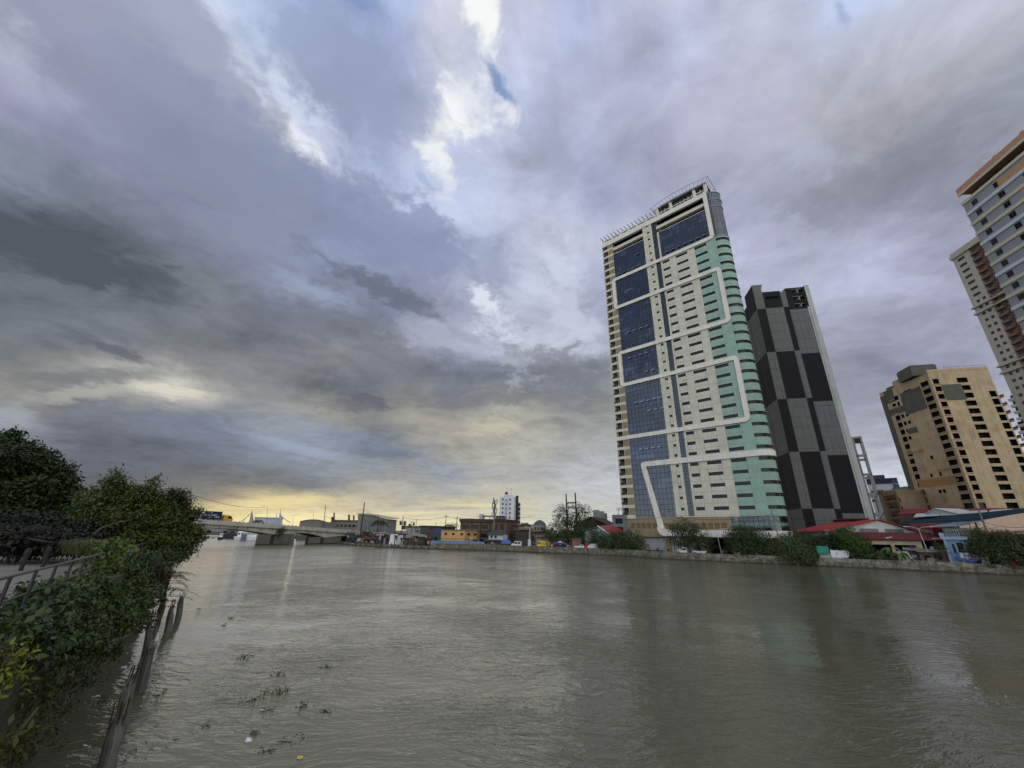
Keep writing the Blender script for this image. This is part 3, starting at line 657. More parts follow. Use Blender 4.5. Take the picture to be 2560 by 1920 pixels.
# rooftop trellis and helideck
mb = MB()
for i in range(7): s = .6 + 3.9 * i; mb.box(FM, s, s + .7, -1.0, -.2, 125.9, 127.3)
mb.box(FM, 0, 25, -3.2, -2.4, 127.3, 127.9); mb.box(FM, 0, 25, -.9, -.3, 127.3, 127.7); mb.box(FM, 0, 25.5, -.8, -.4, 126.4, 126.6)
for s in (0.6, 12.3, 24.2): mb.box(FM, s, s + .6, -3.2, -.3, 126.6, 127.3)
mb.build('roof_trellis', white, TM)
sp0 = None
for i in range(16):
    s = .2 + 1.62 * i
    if sp0 is None:
        mb = MB(); mb.prism([FM.p(s, -3.4, 127.9), FM.p(s, 1.6, 128.25), FM.p(s, 1.6, 128.45), FM.p(s, -3.4, 128.7)], FM.u * .14); sp0 = mb.build('trellis_fin', M('fin_dark', (52, 54, 58)), TM)
    else: c = sp0.copy(); COL.objects.link(c); c.location += FM.u * 1.62 * i
mb = MB()
for s in (25.2, 30.6, 39.6, 43.6):
    mb.prism([FM.p(s, 0, 125.9), FM.p(s + 1.0, 0, 125.9), FM.p(s + 1.0, .6, 129.2), FM.p(s, .6, 129.2)], FM.n * -1.0)
mb.box(FM, 24.6, 44.8, -.5, .0, 126.9, 127.2)
for i in range(13): mb.box(FM, 25.6 + 1.5 * i, 25.72 + 1.5 * i, -.4, .1, 126.2, 127.9)
mb.build('helideck_posts', white, TM)
mb = MB()
edge = [(24.8, 0.2), (28, .8), (33, 1.1), (39, 1.1), (44.6, .8), (44.9, -14), (24.8, -14)]
mb.prism([FM.p(s, d, 129.0) for s, d in edge], Vector((0, 0, .45)), 0)
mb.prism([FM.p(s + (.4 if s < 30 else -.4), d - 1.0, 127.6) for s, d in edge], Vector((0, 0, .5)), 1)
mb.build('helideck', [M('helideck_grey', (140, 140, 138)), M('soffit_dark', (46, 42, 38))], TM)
mb = MB()
e2 = [FM.p(s, d, 130.5) + (FM.p(s, d, 0) - FM.p(35, -6, 0)).normalized() * 1.6 for s, d in edge]; e1 = [FM.p(s, d, 129.5) for s, d in edge]
for P_ in (e1, e2): mb.tube(P_ + P_[:1], .07, 5)
for i in range(len(edge)):
    j = (i + 1) % len(edge); L = (e1[j] - e1[i]).length; k = max(1, int(L / 1.15))
    for t in range(k): mb.tube([e1[i].lerp(e1[j], t / k), e2[i].lerp(e2[j], t / k)], .045, 4)
mb.build('safety_net_frame', M('net_frame', (74, 78, 82)), TM)
mb = MB(); a = FM.p(46, -2, 124.9); mb.tube([a, a + Vector((0, 0, 2.6)) + FM.u * .6], .06, 5); mb.tube([a + Vector((0, 0, 2.2)) + FM.u * .2, a + Vector((0, 0, 1.4)) + FM.u * 1.3], .05, 5); mb.build('antenna', M('fin_dark', (52, 54, 58)), TM)

# ================================================================== charcoal checkered tower
C0 = azp(35.03, 160); FD = Fr(C0, azp(38.49, 164.6) - C0)
F2 = Fr(azp(33.24, 172.5), C0 - azp(33.24, 172.5))
F2 = Fr(C0 - F2.u * 30, F2.u)          # s runs towards the corner, 30 long
dk = M('cladding_charcoal', (34, 34, 38), .7, spec=.12, var=.06, sc_=.2, streak=.12); mg = M('cladding_grey', (106, 108, 106), .7, spec=.15, var=.05, sc_=.2, streak=.10); lg = M('render_light_grey', (176, 178, 174), .8, .05, .3, streak=.25)
TD = thing('tower', 'tall windowless charcoal and grey checkered tower just right of the mint tower', 'tower', FD.p(8, -10, GZ))
lv = [GZ, 14.6, 32.5, 50.8, 68.6, 86.5]
sa = [FD.s_az(a) for a in (35.03, 36.0, 37.92, 38.49, 40.32, 40.5, 40.95)]
mb = MB()
def cell(fr, s0, s1, z0, z1, m): mb.quad(fr.p(s0, 0, z0), fr.p(s1, 0, z0), fr.p(s1, 0, z1), fr.p(s0, 0, z1), m)
dz_ = [0, 0, 0, -.1, -1.4, 0]
for i in range(5):
    for k in range(5):
        o = -1.3 if i >= 3 else 0
        z0_, z1_ = (lv[k] + (o if k else 0)), lv[k + 1] + (o if k < 4 or True else 0)
        cell(FD, sa[i], sa[i + 1], z0_, z1_, (0 if (i + k) % 2 == 0 else 1))
for i in range(5):   # crown row
    zt = [97.0, 93.6, 93.2, 94.4, 94.4][i]; m_ = [1, 0, 1, 0, 0][i]
    z0_ = lv[5] + (-1.3 if i >= 3 else 0)
    if i == 3:
        hs = [(sa[3] + 2.6 + 2.6 * c, sa[3] + 4.6 + 2.6 * c, z0_ + 1.5 + 3.0 * r, z0_ + 3.9 + 3.0 * r) for r in range(3) for c in range(1)]
        hs = [(sa[3] + 2.2, sa[4] - .25, z0_ + .9 + 3.0 * r, z0_ + 3.1 + 3.0 * r) for r in range(3)]
        mb.holes(FD, sa[3], sa[4], z0_, zt, hs, .5, 0, 0, None)
    elif i == 1: mb.holes(FD, sa[1], sa[2], z0_, zt, [(sa[1] + .7, sa[2] - .8, zt - 3.2, zt - 2.1)], .6, 0, 0, 3)
    else: cell(FD, sa[i], sa[i + 1], z0_, zt, m_)
# flank
sb_ = [F2.s_az(33.88)]
for k in range(6):
    z0_, z1_ = (lv + [93.5])[k], (lv + [93.5])[k + 1]
    if k == 5: z1_ = 97.0
    cell(F2, sb_[0] + .15, 30, z0_, z1_, [1, 0, 1, 0, 1, 0][k])
    cell(F2, 8, sb_[0] - .15, z0_, [0, 0, 0, 0, 0, 92.0][k] or z1_, [1, 0, 1, 0, 1, 0][k])
    cell(F2, 0, 8, z0_, [0, 0, 0, 0, 0, 89.0][k] or z1_, [0, 1, 0, 1, 0, 1][k])
mb.box(F2, sb_[0] - .15, sb_[0] + .15, -.4, -.2, GZ, 93, 3)
mb.build('checkered_cladding', [dk, mg, lg, dint], TD)
mb = MB()
for k in range(1, 26): z = GZ + 3.6 * k; mb.box(FD, .02, sa[4] if z < 84 else sa[3], .005, .03, z, z + .045); mb.box(F2, sb_[0] + .2, 29.98, .005, .03, z, z + .045)
for i in range(1, 9): s = sa[4] * i / 9; mb.box(FD, s, s + .04, .004, .025, GZ, 92.5 if s < sa[3] else 84)
mb.build('panel_seams', M('seam_grey', (44, 44, 46), .8, .3), TD)
mb = MB(); s6 = sa[6]
mb.box(FD, sa[5], s6, -24, .25, GZ, 94.9, 0); mb.box(FD, sa[4] + .02, sa[5], -.5, .1, GZ, 86, 0)
mb.build('end_wall', lg, TD)
mb = MB(); mb.box(FD, .3, sa[3], -24, -.6, GZ, 92.8, 0); mb.box(FD, sa[3], sa[5], -24, -.6, GZ, 84.5, 0)
mb.box(FD, 0, sa[1], -3, -.02, 92.8, 96.95, 1)
mb.prism([FD.p(sa[1], -.01, 97.0), FD.p(sa[1] + .7, -.01, 97.0), FD.p(sa[1], -.01, 95.2)], FD.n * -2.5, 1)
mb.build('body', [dk, mg], TD)
mb = MB()     # open steel frames seen through the crown openings
for r in range(4): mb.box(FD, sa[3], sa[5], -7, -.6, 84.6 + 3.1 * r, 85.1 + 3.1 * r)
for s in (sa[3] + 2.0, (sa[3] + sa[4]) / 2 + 1.2): mb.box(FD, s, s + .5, -1.2, -.6, 84.5, 94.2); mb.box(FD, s, s + .5, -7.5, -7, 84.5, 94.2)
for r in range(3): mb.tube([FD.p(sa[3] + 2.4, -1, 85.4 + 3.1 * r), FD.p(sa[3] + 4.6, -1, 87.6 + 3.1 * r)], .12, 4); mb.box(FD, sa[3] + 2.2, sa[3] + 4.8, -1.2, -1.0, 86.3 + 3.1 * r, 86.5 + 3.1 * r)
mb.build('open_frame', M('frame_grey', (120, 122, 122)), TD)
mb = MB(); a = FD.p(sa[1] + 3, -4, 92.8); mb.tube([a, a + Vector((0, 0, 3.4))], .06, 5); mb.build('antenna', M('fin_dark', (52, 54, 58)), TD)
# ================================================================== buildings of the far bank, right
def tinroof(mb, fr, s0, s1, d0, d1, z0, z1, t=.12, m=0):
    """a single slope: height z0 at d0 (front) and z1 at d1 (back)"""
    mb.prism([fr.p(s0, d0, z0), fr.p(s1, d0, z0), fr.p(s1, d1, z1), fr.p(s0, d1, z1)], Vector((0, 0, t)), m)
def gable(mb, fr, s0, s1, d0, d1, ze, zr, t=.15, m=0, mr=None, along='d'):
    """two slopes; ridge runs along d (gable faces the viewer) or along s"""
    if along == 'd':
        c = (s0 + s1) / 2
        mb.prism([fr.p(s0, d0, ze), fr.p(c, d0, zr), fr.p(c, d1, zr), fr.p(s0, d1, ze)], Vector((0, 0, t)), m)
        mb.prism([fr.p(c, d0, zr), fr.p(s1, d0, ze), fr.p(s1, d1, ze), fr.p(c, d1, zr)], Vector((0, 0, t)), m)
    else:
        c = (d0 + d1) / 2
        mb.prism([fr.p(s0, d0, ze), fr.p(s1, d0, ze), fr.p(s1, c, zr), fr.p(s0, c, zr)], Vector((0, 0, t)), m)
        mb.prism([fr.p(s0, c, zr), fr.p(s1, c, zr), fr.p(s1, d1, ze), fr.p(s0, d1, ze)], Vector((0, 0, t)), m)
def building(name, label, cat, fr, W, dep, z1, wall, holes=(), z0=GZ, roof=None, nm=2, group=None, wname='window', winmats=None, wins=True, par=.0, roofm=None, t=.3, s0=0.0, back=True, wd=-.18):
    """a block whose front has real openings, each with its window part"""
    T = thing(name, label, cat, fr.p(s0 + W / 2, -dep / 2, z0), group)
    wm = wall if isinstance(wall, list) else [wall]
    mb = MB(); mb.holes(fr, s0, s0 + W, z0, z1, holes, t, 0, 0, len(wm)); mb.box(fr, s0, s0 + W, -dep, -t - .02, z0, z1, 0)
    # side and top strips close the gap between sheet and body
    mb.quad(fr.p(s0, 0, z0), fr.p(s0, 0, z1), fr.p(s0, -t - .02, z1), fr.p(s0, -t - .02, z0)); mb.quad(fr.p(s0 + W, 0, z0), fr.p(s0 + W, -t - .02, z0), fr.p(s0 + W, -t - .02, z1), fr.p(s0 + W, 0, z1))
    mb.quad(fr.p(s0, 0, z1), fr.p(s0 + W, 0, z1), fr.p(s0 + W, -t - .02, z1), fr.p(s0, -t - .02, z1))
    if par: mb.box(fr, s0 - .1, s0 + W + .1, -.3, .12, z1 - .05, z1 + par, 0); mb.box(fr, s0 - .1, s0 + .2, -dep, -.3, z1 - .05, z1 + par, 0); mb.box(fr, s0 + W - .2, s0 + W + .1, -dep, -.3, z1 - .05, z1 + par, 0)
    mb.build('wall', wm + [dint], T)
    if wins:
        for h in holes: win(fr, h[0], h[2], h[1] - h[0], h[3] - h[2], T, wname, nm, winmats, wd)
    return T
def grid(s0, s1, n, w, z0, z1, m, h):
    """n x m openings"""
    return [(s0 + (s1 - s0) * (i + .5) / n - w / 2, s0 + (s1 - s0) * (i + .5) / n + w / 2, z0 + (z1 - z0) * (j + .5) / m - h / 2, z0 + (z1 - z0) * (j + .5) / m + h / 2) for i in range(n) for j in range(m)]
wframe = M('window_frame_grey', (70, 72, 72)); wwhite = M('window_frame_white', (190, 190, 186))
# ---- unfinished ochre tower
ochre = M('ochre_plaster', (186, 164, 130), .85, .10, .25, streak=.35, bump=.15, stain=(112, 92, 66)); rawc = M('raw_concrete', (92, 90, 80), .9, .16, .5, streak=.3, bump=.2)
CO = azp(48.4, 219); OR = azp(50.5, 225) - CO; FO = Fr(CO, OR); LO = azp(44.33, 238); FL = Fr(LO, CO - LO); WL = (CO - LO).length
fo = .01413 * 219; zt = 68.2
TO = thing('apartment_tower', 'unfinished ochre tower with empty black window holes and bare grey concrete patches', 'tower', FO.p(8, -8, GZ))
WR = FO.s_az(52.35)
sc1 = FO.s_az(50.52)
rowz = [6 + .2719 * 219 - 2.4 - fo * k for k in range(19)]
cc = [(.75, 2.75, z, z + 2.0) for z in rowz]; cm = [(sc1 - 1.7, sc1 + 1.7, z, z + 2.0) for z in rowz]; cr_ = [(WR - 2.6, WR - .5, z, z + 2.3) for z in rowz]
mb = MB(); mb.holes(FO, 0, WR, GZ, zt, [h for h in cc + cm if h[2] > GZ] + [h for h in cr_[2:] if h[2] > GZ], 1.6, 0, 2, 2)
for z in rowz[:1]: pass
mb.box(FO, 2.9, 9.3, 0, .05, rowz[2] - .7, rowz[0] - .5, 1)
mb.box(FO, 3.2, WR - 3, -18, -1.62, GZ, zt, 0); mb.box(FO, 0, 3.3, -18, -5.3, zt - .3, zt, 0); mb.box(FO, WR - 3, WR, -18, -1.62, GZ, zt - 8, 0); mb.box(FO, -.05, WR, -.4, .1, zt, zt + .9, 0)
lh = [(WL - 4.4, WL - 1.0, z, z + 2.0) for z in rowz]
l1 = FL.s_az(45.15)
ll = [(l1 - 1.0, l1 + 1.3, rowz[k], rowz[k] + 2.0) for k in range(3, 19)] + [(l1 + 2.0, l1 + 3.3, rowz[k] + .3, rowz[k] + 1.8) for k in range(2, 7)] + [(l1 + 4.2, l1 + 5.4, rowz[k] + .3, rowz[k] + 1.7) for k in (3, 4, 5)]
ll += [(l1 + 8.6, l1 + 9.8, rowz[9] + .4, rowz[9] + 1.8), (l1 + 6, l1 + 6.9, rowz[11], rowz[11] + 1.4), (l1 + 10, l1 + 10.9, rowz[11], rowz[11] + 1.4), (l1 + 7.2, l1 + 8.4, rowz[13], rowz[13] + 1.3), (l1 + 9, l1 + 10.2, rowz[13], rowz[13] + 1.3), (l1 + 15, l1 + 15.5, rowz[14], rowz[14] + .8)]
ll += [(l1 - 1.0, l1 + 3.5, rowz[0] - 1.0, rowz[0] + .9), (l1 - .6, l1 + 1.2, rowz[1] - .5, rowz[1] + 1.2), (l1 + 6.5, l1 + 10.5, rowz[0] - .4, rowz[0] + 1.4), (l1 + 2, l1 + 3.2, rowz[1] - .5, rowz[1] + 1.2)]
mb.holes(FL, 0, WL, GZ, zt - .4, [h for h in lh + ll if h[2] > GZ], 1.2, 0, 2, 2)
mb.box(FL, 0, 2.3, 0, .25, GZ, zt - 2.2, 1); mb.box(FL, 2.3, WL - 11.5, .02, .10, rowz[2] - .4, rowz[1] - .9, 1)
mb.box(FL, WL - 15, WL - 4.9, .02, .11, rowz[3] + 1.0, rowz[0] + 1.0, 1); mb.box(FL, 2.3, 7, .02, .12, rowz[1] + 2.0, zt - .5, 1)
mb.box(FL, WL - 17, WL - 12.4, .02, .1, rowz[5] - .6, rowz[5] + 1.6, 1)
for z, a, b in ((rowz[8] + .9, 3.8, 12), (rowz[11] + 1.6, 15, 20), (rowz[12] + .5, 17.5, 22)): mb.box(FL, a, b, .02, .09, z, z + .8, 3)
mb.box(FL, 5, 21, .01, .05, rowz[12] - .4, rowz[12] + 2.6, 3)
mb.box(FL, 0, WL - 5.2, -6, -1.25, GZ, zt - .5, 0); mb.box(FL, WL - 5.3, WL, -5, -.1, zt - .9, zt - .5, 0)
for z in rowz:
    mb.box(FL, l1 - 1.2, l1 + 1.5, -.05, .22, z - .34, z - .1, 0); mb.box(FL, WL - 4.8, WL - .6, -.05, .3, z - .35, z - .1, 0); mb.box(FO, .6, 2.9, -.05, .3, z - .35, z - .1, 0)
mb.box(FL, 8, 16, -6, -.2, zt - .5, zt + 2.2, 0); mb.box(FL, 4, 8, -6, -.2, zt - .5, zt + .6, 1)
mb.build('wall', [ochre, rawc, M('hole_dark', (30, 27, 24), .9), M('ochre_patch', (160, 124, 78), .9, .1)], TO)
mb = MB(); mb.box(FO, -2.5, 6.2, -12, -3.5, zt, zt + 4.2, 0); mb.box(FO, -2.2, 5.9, -11.7, -3.8, zt + 4.2, zt + 4.6, 0); mb.build('rooftop_room', rawc, TO)
mb = MB()
for i in range(16): s = 6.4 + (WR - 6.5) * i / 15; mb.tube([FO.p(s, -.6, zt + .8), FO.p(s, -.6, zt + 1.9 + .5 * random.random())], .045, 4)
mb.tube([FO.p(6.4, -.6, zt + 1.8), FO.p(WR, -.6, zt + 1.9)], .04, 4); mb.build('roof_rail', M('fin_dark', (52, 54, 58)), TO)
mb = MB()
for z in rowz[2:]:
    if z < GZ: continue
    mb.box(FO, WR, WR + 1.3, -7, .2, z - .35, z - .05, 0); mb.box(FO, WR + 1.2, WR + 1.3, -7, .2, z - .05, z + .85, 0)
mb.build('side_balconies', M('balcony_tan', (150, 118, 84), streak=.4), TO)
for k in (15, 16, 17):
    for (fr_, h) in ((FL, lh[k]), (FO, cc[k])):
        if h[2] > GZ: win(fr_, h[0], h[2], h[1] - h[0], h[3] - h[2], TO, 'window', 4, None, -.4, .5)
# ---- grey banded tower with an orange top
gw = M('tower_grey_paint', (150, 152, 156), .75, .04, .4, streak=.12); orange = M('tower_orange', (192, 142, 116), .7, .05, .4, streak=.1); cream = M('band_cream', (204, 194, 164), .7, .05, .4, streak=.12); wband = M('band_white', (206, 208, 212), .7, .04, .4, streak=.1)
GA = azp(55.28, 147); FG = Fr(GA, azp(60.63, 136) - GA); WG = FG.s_az(66.5)
TG = thing('apartment_tower', 'grey tower with cream and white floor bands and an orange top at the right edge', 'tower', FG.p(8, -10, GZ))
fg = .02176 * 147 ; sA, sB, sC = FG.s_az(55.9), FG.s_az(57.6), FG.s_az(59.4)
zw = [6 + .5701 * 147 - .7 - fg * k for k in range(26)]
cols_ = [sA - .2, sB - .1, sC + .1, sC + 4.9, sC + 9.5]
gh = [(s, s + 1.55, z - .5, z + .95) for z in zw for s in cols_ if z > 3 and s + 1.6 < WG]
mb = MB(); mb.holes(FG, 0, WG, GZ, 91.2, gh, .3, 0, 0, 3); mb.box(FG, 0, WG, -18, -.32, GZ, 91.2, 0)
mb.box(FG, 0.05, WG, -18, -3.0, 91.2, 94.4, 3); mb.box(FG, 0, WG, -18, .1, 94.4, 96.1, 1); mb.box(FG, -.03, WG, -.2, .2, 93.8, 94.42, 2)
for i in range(1, 8): mb.box(FG, 3.0 * i, 3.0 * i + .35, -3, -2.6, 91.2, 94.4, 0)
mb.box(FG, 8.8, WG, .0, .05, 87.4, 90.0, 4); mb.box(FG, 12, WG, .0, .06, 82, 84, 1)
mb.build('wall', [gw, orange, cream, dint, M('tower_amber', (186, 146, 100), .7)], TG)
mb = MB()
for k, z in enumerate([91.15] + [z - 1.55 for z in zw]):
    if z < 2: continue
    mb.box(FG, -.08, WG, -.2, .22, z - .42, z + .42, 1 if k % 3 == 1 else 0)
mb.build('floor_bands', [cream, wband], TG)
for h in gh: win(FG, h[0], h[2], 1.55, h[3] - h[2], TG, 'window', 2, None, -.16, .62)
mb = MB()
for s in (9.5, 16): mb.box(FG, s, s + .8, -1.5, -.9, 96.0, 97.2)
mb.build('roof_vents', orange, TG)
# ---- beige tower with brown balcony bay
bg_ = M('tower_pale_beige', (176, 170, 156), .8, .05, .4, streak=.15); bbr = M('tower_brown', (116, 92, 82), .8, .06, .4, streak=.1)
BA = azp(53.09, 262); FB = Fr(BA, azp(55.33, 253) - BA); WB = FB.s_az(57.2)
TB = thing('apartment_tower', 'very tall pale beige tower with a brown balcony bay, half behind the banded tower', 'tower', FB.p(8, -10, GZ))
sb1 = FB.s_az(54.33); fb = .0122 * 262; zb_ = [6 + .4734 * 262 - 1 - fb * k for k in range(40)]
bhs = []
for k, z in enumerate(zb_):
    if z < 3: continue
    if k < 7: bhs += [(1.9, 5.1, z, z + 1.3)]
    else: bhs += [(1.9 + .3, 3.6, z, z + 1.3), (sb1 - 4.0 + 1.2, sb1 - 1.4, z, z + 1.3)]
mb = MB(); mb.holes(FB, 0, sb1, GZ, 131.5, bhs, .25, 0, 0, 2)
mb.box(FB, 0, sb1, -20, -.27, GZ, 131.5, 0); mb.box(FB, sb1, WB, -20, -.8, GZ, 131.5, 1)
mb.box(FB, -.5, WB, -20, .7, 131.5, 133.2, 0); mb.box(FB, -.2, WB, -20, .3, 133.2, 134.6, 0)
mb.build('wall', [bg_, bbr, dint], TB)
for z in (zb_[7] - 1.4, zb_[9] + 1.9, zb_[16] - 1.4, zb_[18] + 1.9): mb = MB(); mb.box(FB, -.7, WB, -3, .75, z - .4, z); mb.box(FB, -.4, WB, -3, .45, z, z + .5); mb.build('cornice', bg_, TB)
for h in bhs[:100]: win(FB, h[0], h[2], h[1] - h[0], h[3] - h[2], TB, 'window', 4 if h[1] - h[0] > 2 else 2, [dglass, wframe], -.12)
bk = None
for k, z in enumerate(zb_):
    if z < 3: break
    if bk is None:
        mb = MB(); mb.box(FB, sb1 + .4, sb1 + 3.4, -.8, .5, z - 1.2, z - .1, 0); mb.box(FB, sb1 + 5.2, sb1 + 8.6, -.8, .3, z - 1.2, z - .1, 0); mb.box(FB, sb1 + .7, sb1 + 1.9, -.85, -.72, z, z + 1.4, 1); mb.box(FB, sb1 + 3.8, sb1 + 4.8, -.85, -.72, z - .6, z + .9, 1)
        bk = mb.build('balcony', [bbr, dglass], TB)
    else: c = bk.copy(); COL.objects.link(c); c.location.z -= fb * k
mb = MB()
for k, z in enumerate(zb_[:24]):
    if k % 2: mb.box(FB, -.9, .1, -5, -1, z - .2, z + 1.1)
mb.build('side_bays', bg_, TB)
# ---- white balcony block between them
FW = fpx(2516, 300, 2600, 290, 1000); TW = thing('apartment_block', 'white block of stacked balconies behind the ochre tower', 'building', FW.p(8, -8, GZ))
mb = MB(); zt_ = hz(2528, 985, 297)
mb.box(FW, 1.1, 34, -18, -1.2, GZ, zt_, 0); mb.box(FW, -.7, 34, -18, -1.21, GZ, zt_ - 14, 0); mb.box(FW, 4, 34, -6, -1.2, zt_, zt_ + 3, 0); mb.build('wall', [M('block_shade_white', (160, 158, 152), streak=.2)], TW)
for k in range(24):
    z = zt_ - 3.0 - 3.1 * k
    if z < 3: break
    mb = MB(); mb.box(FW, 1 if k < 4 else -.8, 34, -1.3, .2, z, z + 1.25, 0); mb.box(FW, 1 if k < 4 else -.8, 34, -1.25, -1.1, z + 1.3, z + 2.7, 1); mb.build('balcony', [M('balcony_white', (206, 202, 194), streak=.3), dint], TW)
# ---- concrete frame building right of the charcoal tower
FK = fpx(2118, 205, 2160, 205); rk = 205
TK = thing('building', 'narrow grey building with an open rooftop frame behind the charcoal tower', 'building', loc(2140, 210))
mb = MB(); zk = hz(2150, 1095, rk)
ek = azp(41.86, rk); FK0 = Fr(ek - FK.u * 22, FK.u); wk = 22
bn = [(0, 1.7, 1), (1.7, 4.9, 0), (4.9, 10.5, 2), (10.5, 13.3, 1), (13.3, 19.5, 0), (19.5, 25, 2), (25, 31, 1)]
top = zk
zz = top
s_r = lambda z: wk - 5.4
for a, b, m in bn: mb.box(FK0, 0, wk - 2.9, -12, 0 if m != 2 else -.6, max(GZ, zk - b * 1.35), zk - a * 1.35, m)
mb.box(FK0, 0, wk - 2.9, -12, -.1, GZ, zk - 31 * 1.35, 1) if zk - 31 * 1.35 > GZ else None
mb.box(FK0, 0, wk, -12, .1, zk, zk + .7, 3)
for k in range(5): mb.box(FK0, wk - 2.9, wk, -.6, 0, zk - 7.2 * (k + 1), zk - 7.2 * (k + 1) + .9, 3); mb.box(FK0, wk - 2.9, wk, -12, -11.4, zk - 7.2 * (k + 1), zk - 7.2 * (k + 1) + .9, 3)
for d in (-.6, -12): mb.box(FK0, wk - .6, wk, d, d + .6, GZ, zk, 3); mb.box(FK0, wk - 2.9, wk - 2.5, d, d + .6, GZ, zk, 3)
mb.build('wall', [M('frame_taupe', (120, 114, 106), streak=.3), M('frame_grey_wall', (138, 138, 134), streak=.3), M('recess_brown', (60, 44, 36), streak=.2), M('frame_light', (150, 152, 154), streak=.2)], TK)
# ---- white and blue block, brown flats, grey block
qa, qb = azp(41.2, 330), azp(43.6, 330); FQ = Fr(qa, qb - qa); zq = 39.6
T = building('office_block', 'white office block with dark blue bands behind the brown flats', 'building', FQ, 14, 14, zq, M('block_white', (196, 198, 202), streak=.15), [(4.6, 6.6, zq - 8.5, zq - 6)], nm=3)
mb = MB(); mb.box(FQ, 0, 14.1, -14, .15, zq - 2.6, zq + .6, 0); mb.box(FQ, 0, 11.4, 0, .12, zq - 12.6, zq - 11.6, 0); mb.box(FQ, 11.4, 14.1, -14, .2, GZ, zq - 3.2, 0)
for i in range(3): mb.box(FQ, 11.8 + .8 * i, 12.1 + .8 * i, .2, .3, GZ, zq - .5, 1)
mb.build('blue_trim', [M('trim_navy', (44, 48, 74)), M('trim_fin', (120, 130, 160))], T)
mb = MB(); mb.box(FQ, 1, 9, -9, -3, zq + .6, zq + 3, 0); mb.build('rooftop_tanks', M('tank_dark', (70, 72, 74)), T)
FP = fpx(2190, 230, 2250, 224, 1262); zp = hz(2215, 1232, 228); WP = FP.W
tanw = M('flats_tan', (148, 130, 108), .85, .08, .5, streak=.35)
hs = [h for h in grid(5.2, WP, 2, 3.6, zp - 14, zp - 1.6, 4, 1.6)]
T = building('apartment_block', 'brown low-rise flats with long balconies beside the grey block', 'building', FP, WP, 14, zp, tanw, hs, nm=4, par=.8)
mb = MB()
for k in range(5): z = zp - 1.2 - 3.1 * k; mb.box(FP, 4.6, WP + .2, 0, 1.1, z - 2.9, z - 2.0); mb.box(FP, 4.6, WP + .2, 0, 1.1, z - .2, z)
for s in (4.6, 9.8, WP): mb.box(FP, s, s + .4, .7, 1.15, GZ, zp)
mb.box(FP, -.2, 3.8, -.2, .4, zp, zp + 1.2); mb.build('balcony_front', M('flats_brown', (122, 98, 78), streak=.3), T)
FS = fpx(2236, 300, 2290, 292, 1240); zs_ = hz(2255, 1218, 298)
building('apartment_block', 'plain grey block with small windows just left of the ochre tower', 'building', FS, FS.W, 12, zs_, M('block_grey', (112, 114, 122), streak=.2), [(2 + 3.1 * (i % 3) + .5 * (i // 3 % 2), 3.1 + 3.1 * (i % 3) + .5 * (i // 3 % 2), zs_ - 4 - 3.6 * (i // 3), zs_ - 2.8 - 3.6 * (i // 3)) for i in range(15)], nm=1)
loc0, hz0, pt0 = loc, hz, pt
def RM(r): return r if r >= 158 else (126.3 + (r - 77) * .33 if r <= 92 else 131.2 + (r - 92) * .70)   # ranges of the quay side
def loc(px, r, z=1.0): return loc0(px, RM(r), z)
def hz(px, py, r): return hz0(px, py, RM(r))
def pt(px, py, r): return pt0(px, py, RM(r))
# ---- red-roofed warehouse with a white gable
def P3(px, py, r): return pt(px, py, r)
RW = 118
a_ = azp(37.1, 135.5); FRW = Fr(a_, Vector((.989, -.148, 0))); Wr = FRW.s_az(43.9)
zr = hz0(2203, 1300.5, 140); ze = hz0(2098, 1327.5, 135.5)
red = MR('roof_red', (158, 66, 62), .6, .5, (FRW.u.x, FRW.u.y), .10, .35, (120, 50, 46)); red2 = MR('roof_dark_red', (116, 38, 40), .6, .5, (FRW.u.x, FRW.u.y), .12, .3, (80, 30, 30)); maroon = MR('roof_maroon', (96, 42, 42), .55, .6, (FRW.u.x, FRW.u.y), .12, .3, (70, 36, 34))
dirty = M('dirty_white_wall', (206, 204, 197), .85, .10, .5, streak=.6, bump=.2, dark=.5)
TR = thing('warehouse', 'warehouse with a bright red roof and a stained white gable beside the charcoal tower', 'warehouse', FRW.p(Wr / 2, -12, GZ))
cR = FRW.s_px(2203)
mb = MB()
mb.prism([FRW.p(0, 0, GZ), FRW.p(Wr, 0, GZ), FRW.p(Wr, 0, ze), FRW.p(cR, 0, zr), FRW.p(0, 0, ze)], FRW.n * -.3, 0)
mb.box(FRW, 0, .3, -17, -.3, GZ + 3.4, ze - .1, 0); mb.box(FRW, Wr - .3, Wr, -17, -.3, GZ, ze - .1, 0); mb.box(FRW, .3, .6, -17, -.3, GZ, ze - .3, 1)
for i in range(8): mb.box(FRW, -.12, .32, -1.4 - 2.1 * i, -1.1 - 2.1 * i, GZ, ze - .2, 0)
mb.build('wall', [dirty, dint], TR)
mb = MB()
v = Vector((-.78, .62, 0))     # the shed runs back to the left
for s0_, z0_, s1_, z1_ in ((-1.2, ze - .25, cR, zr + .1), (cR, zr + .1, Wr + 1.2, ze - .25)):
    mb.prism([FRW.p(s0_, .7, z0_), FRW.p(s1_, .7, z1_), FRW.p(s1_, -17, z1_), FRW.p(s0_, -17, z0_)], Vector((0, 0, .2)), 0)
mb.box(FRW, cR - 1.6, cR + 1.6, -16, -5, zr + .55, zr + .7, 0); mb.box(FRW, cR - 1.4, cR + 1.4, -15.8, -5.2, zr - .4, zr + .55, 1)
mb.build('roof', [red, dint], TR)
mb = MB()
for s0_, s1_ in ((cR - 4.6, cR - .4), (cR + 1.0, cR + 5.2)):
    for i in range(5): z = zr - 3.0 + .24 * i; mb.prism([FRW.p(s0_, .02, z), FRW.p(s1_, .02, z), FRW.p(s1_, .12, z - .12), FRW.p(s0_, .12, z - .12)], Vector((0, 0, .05)))
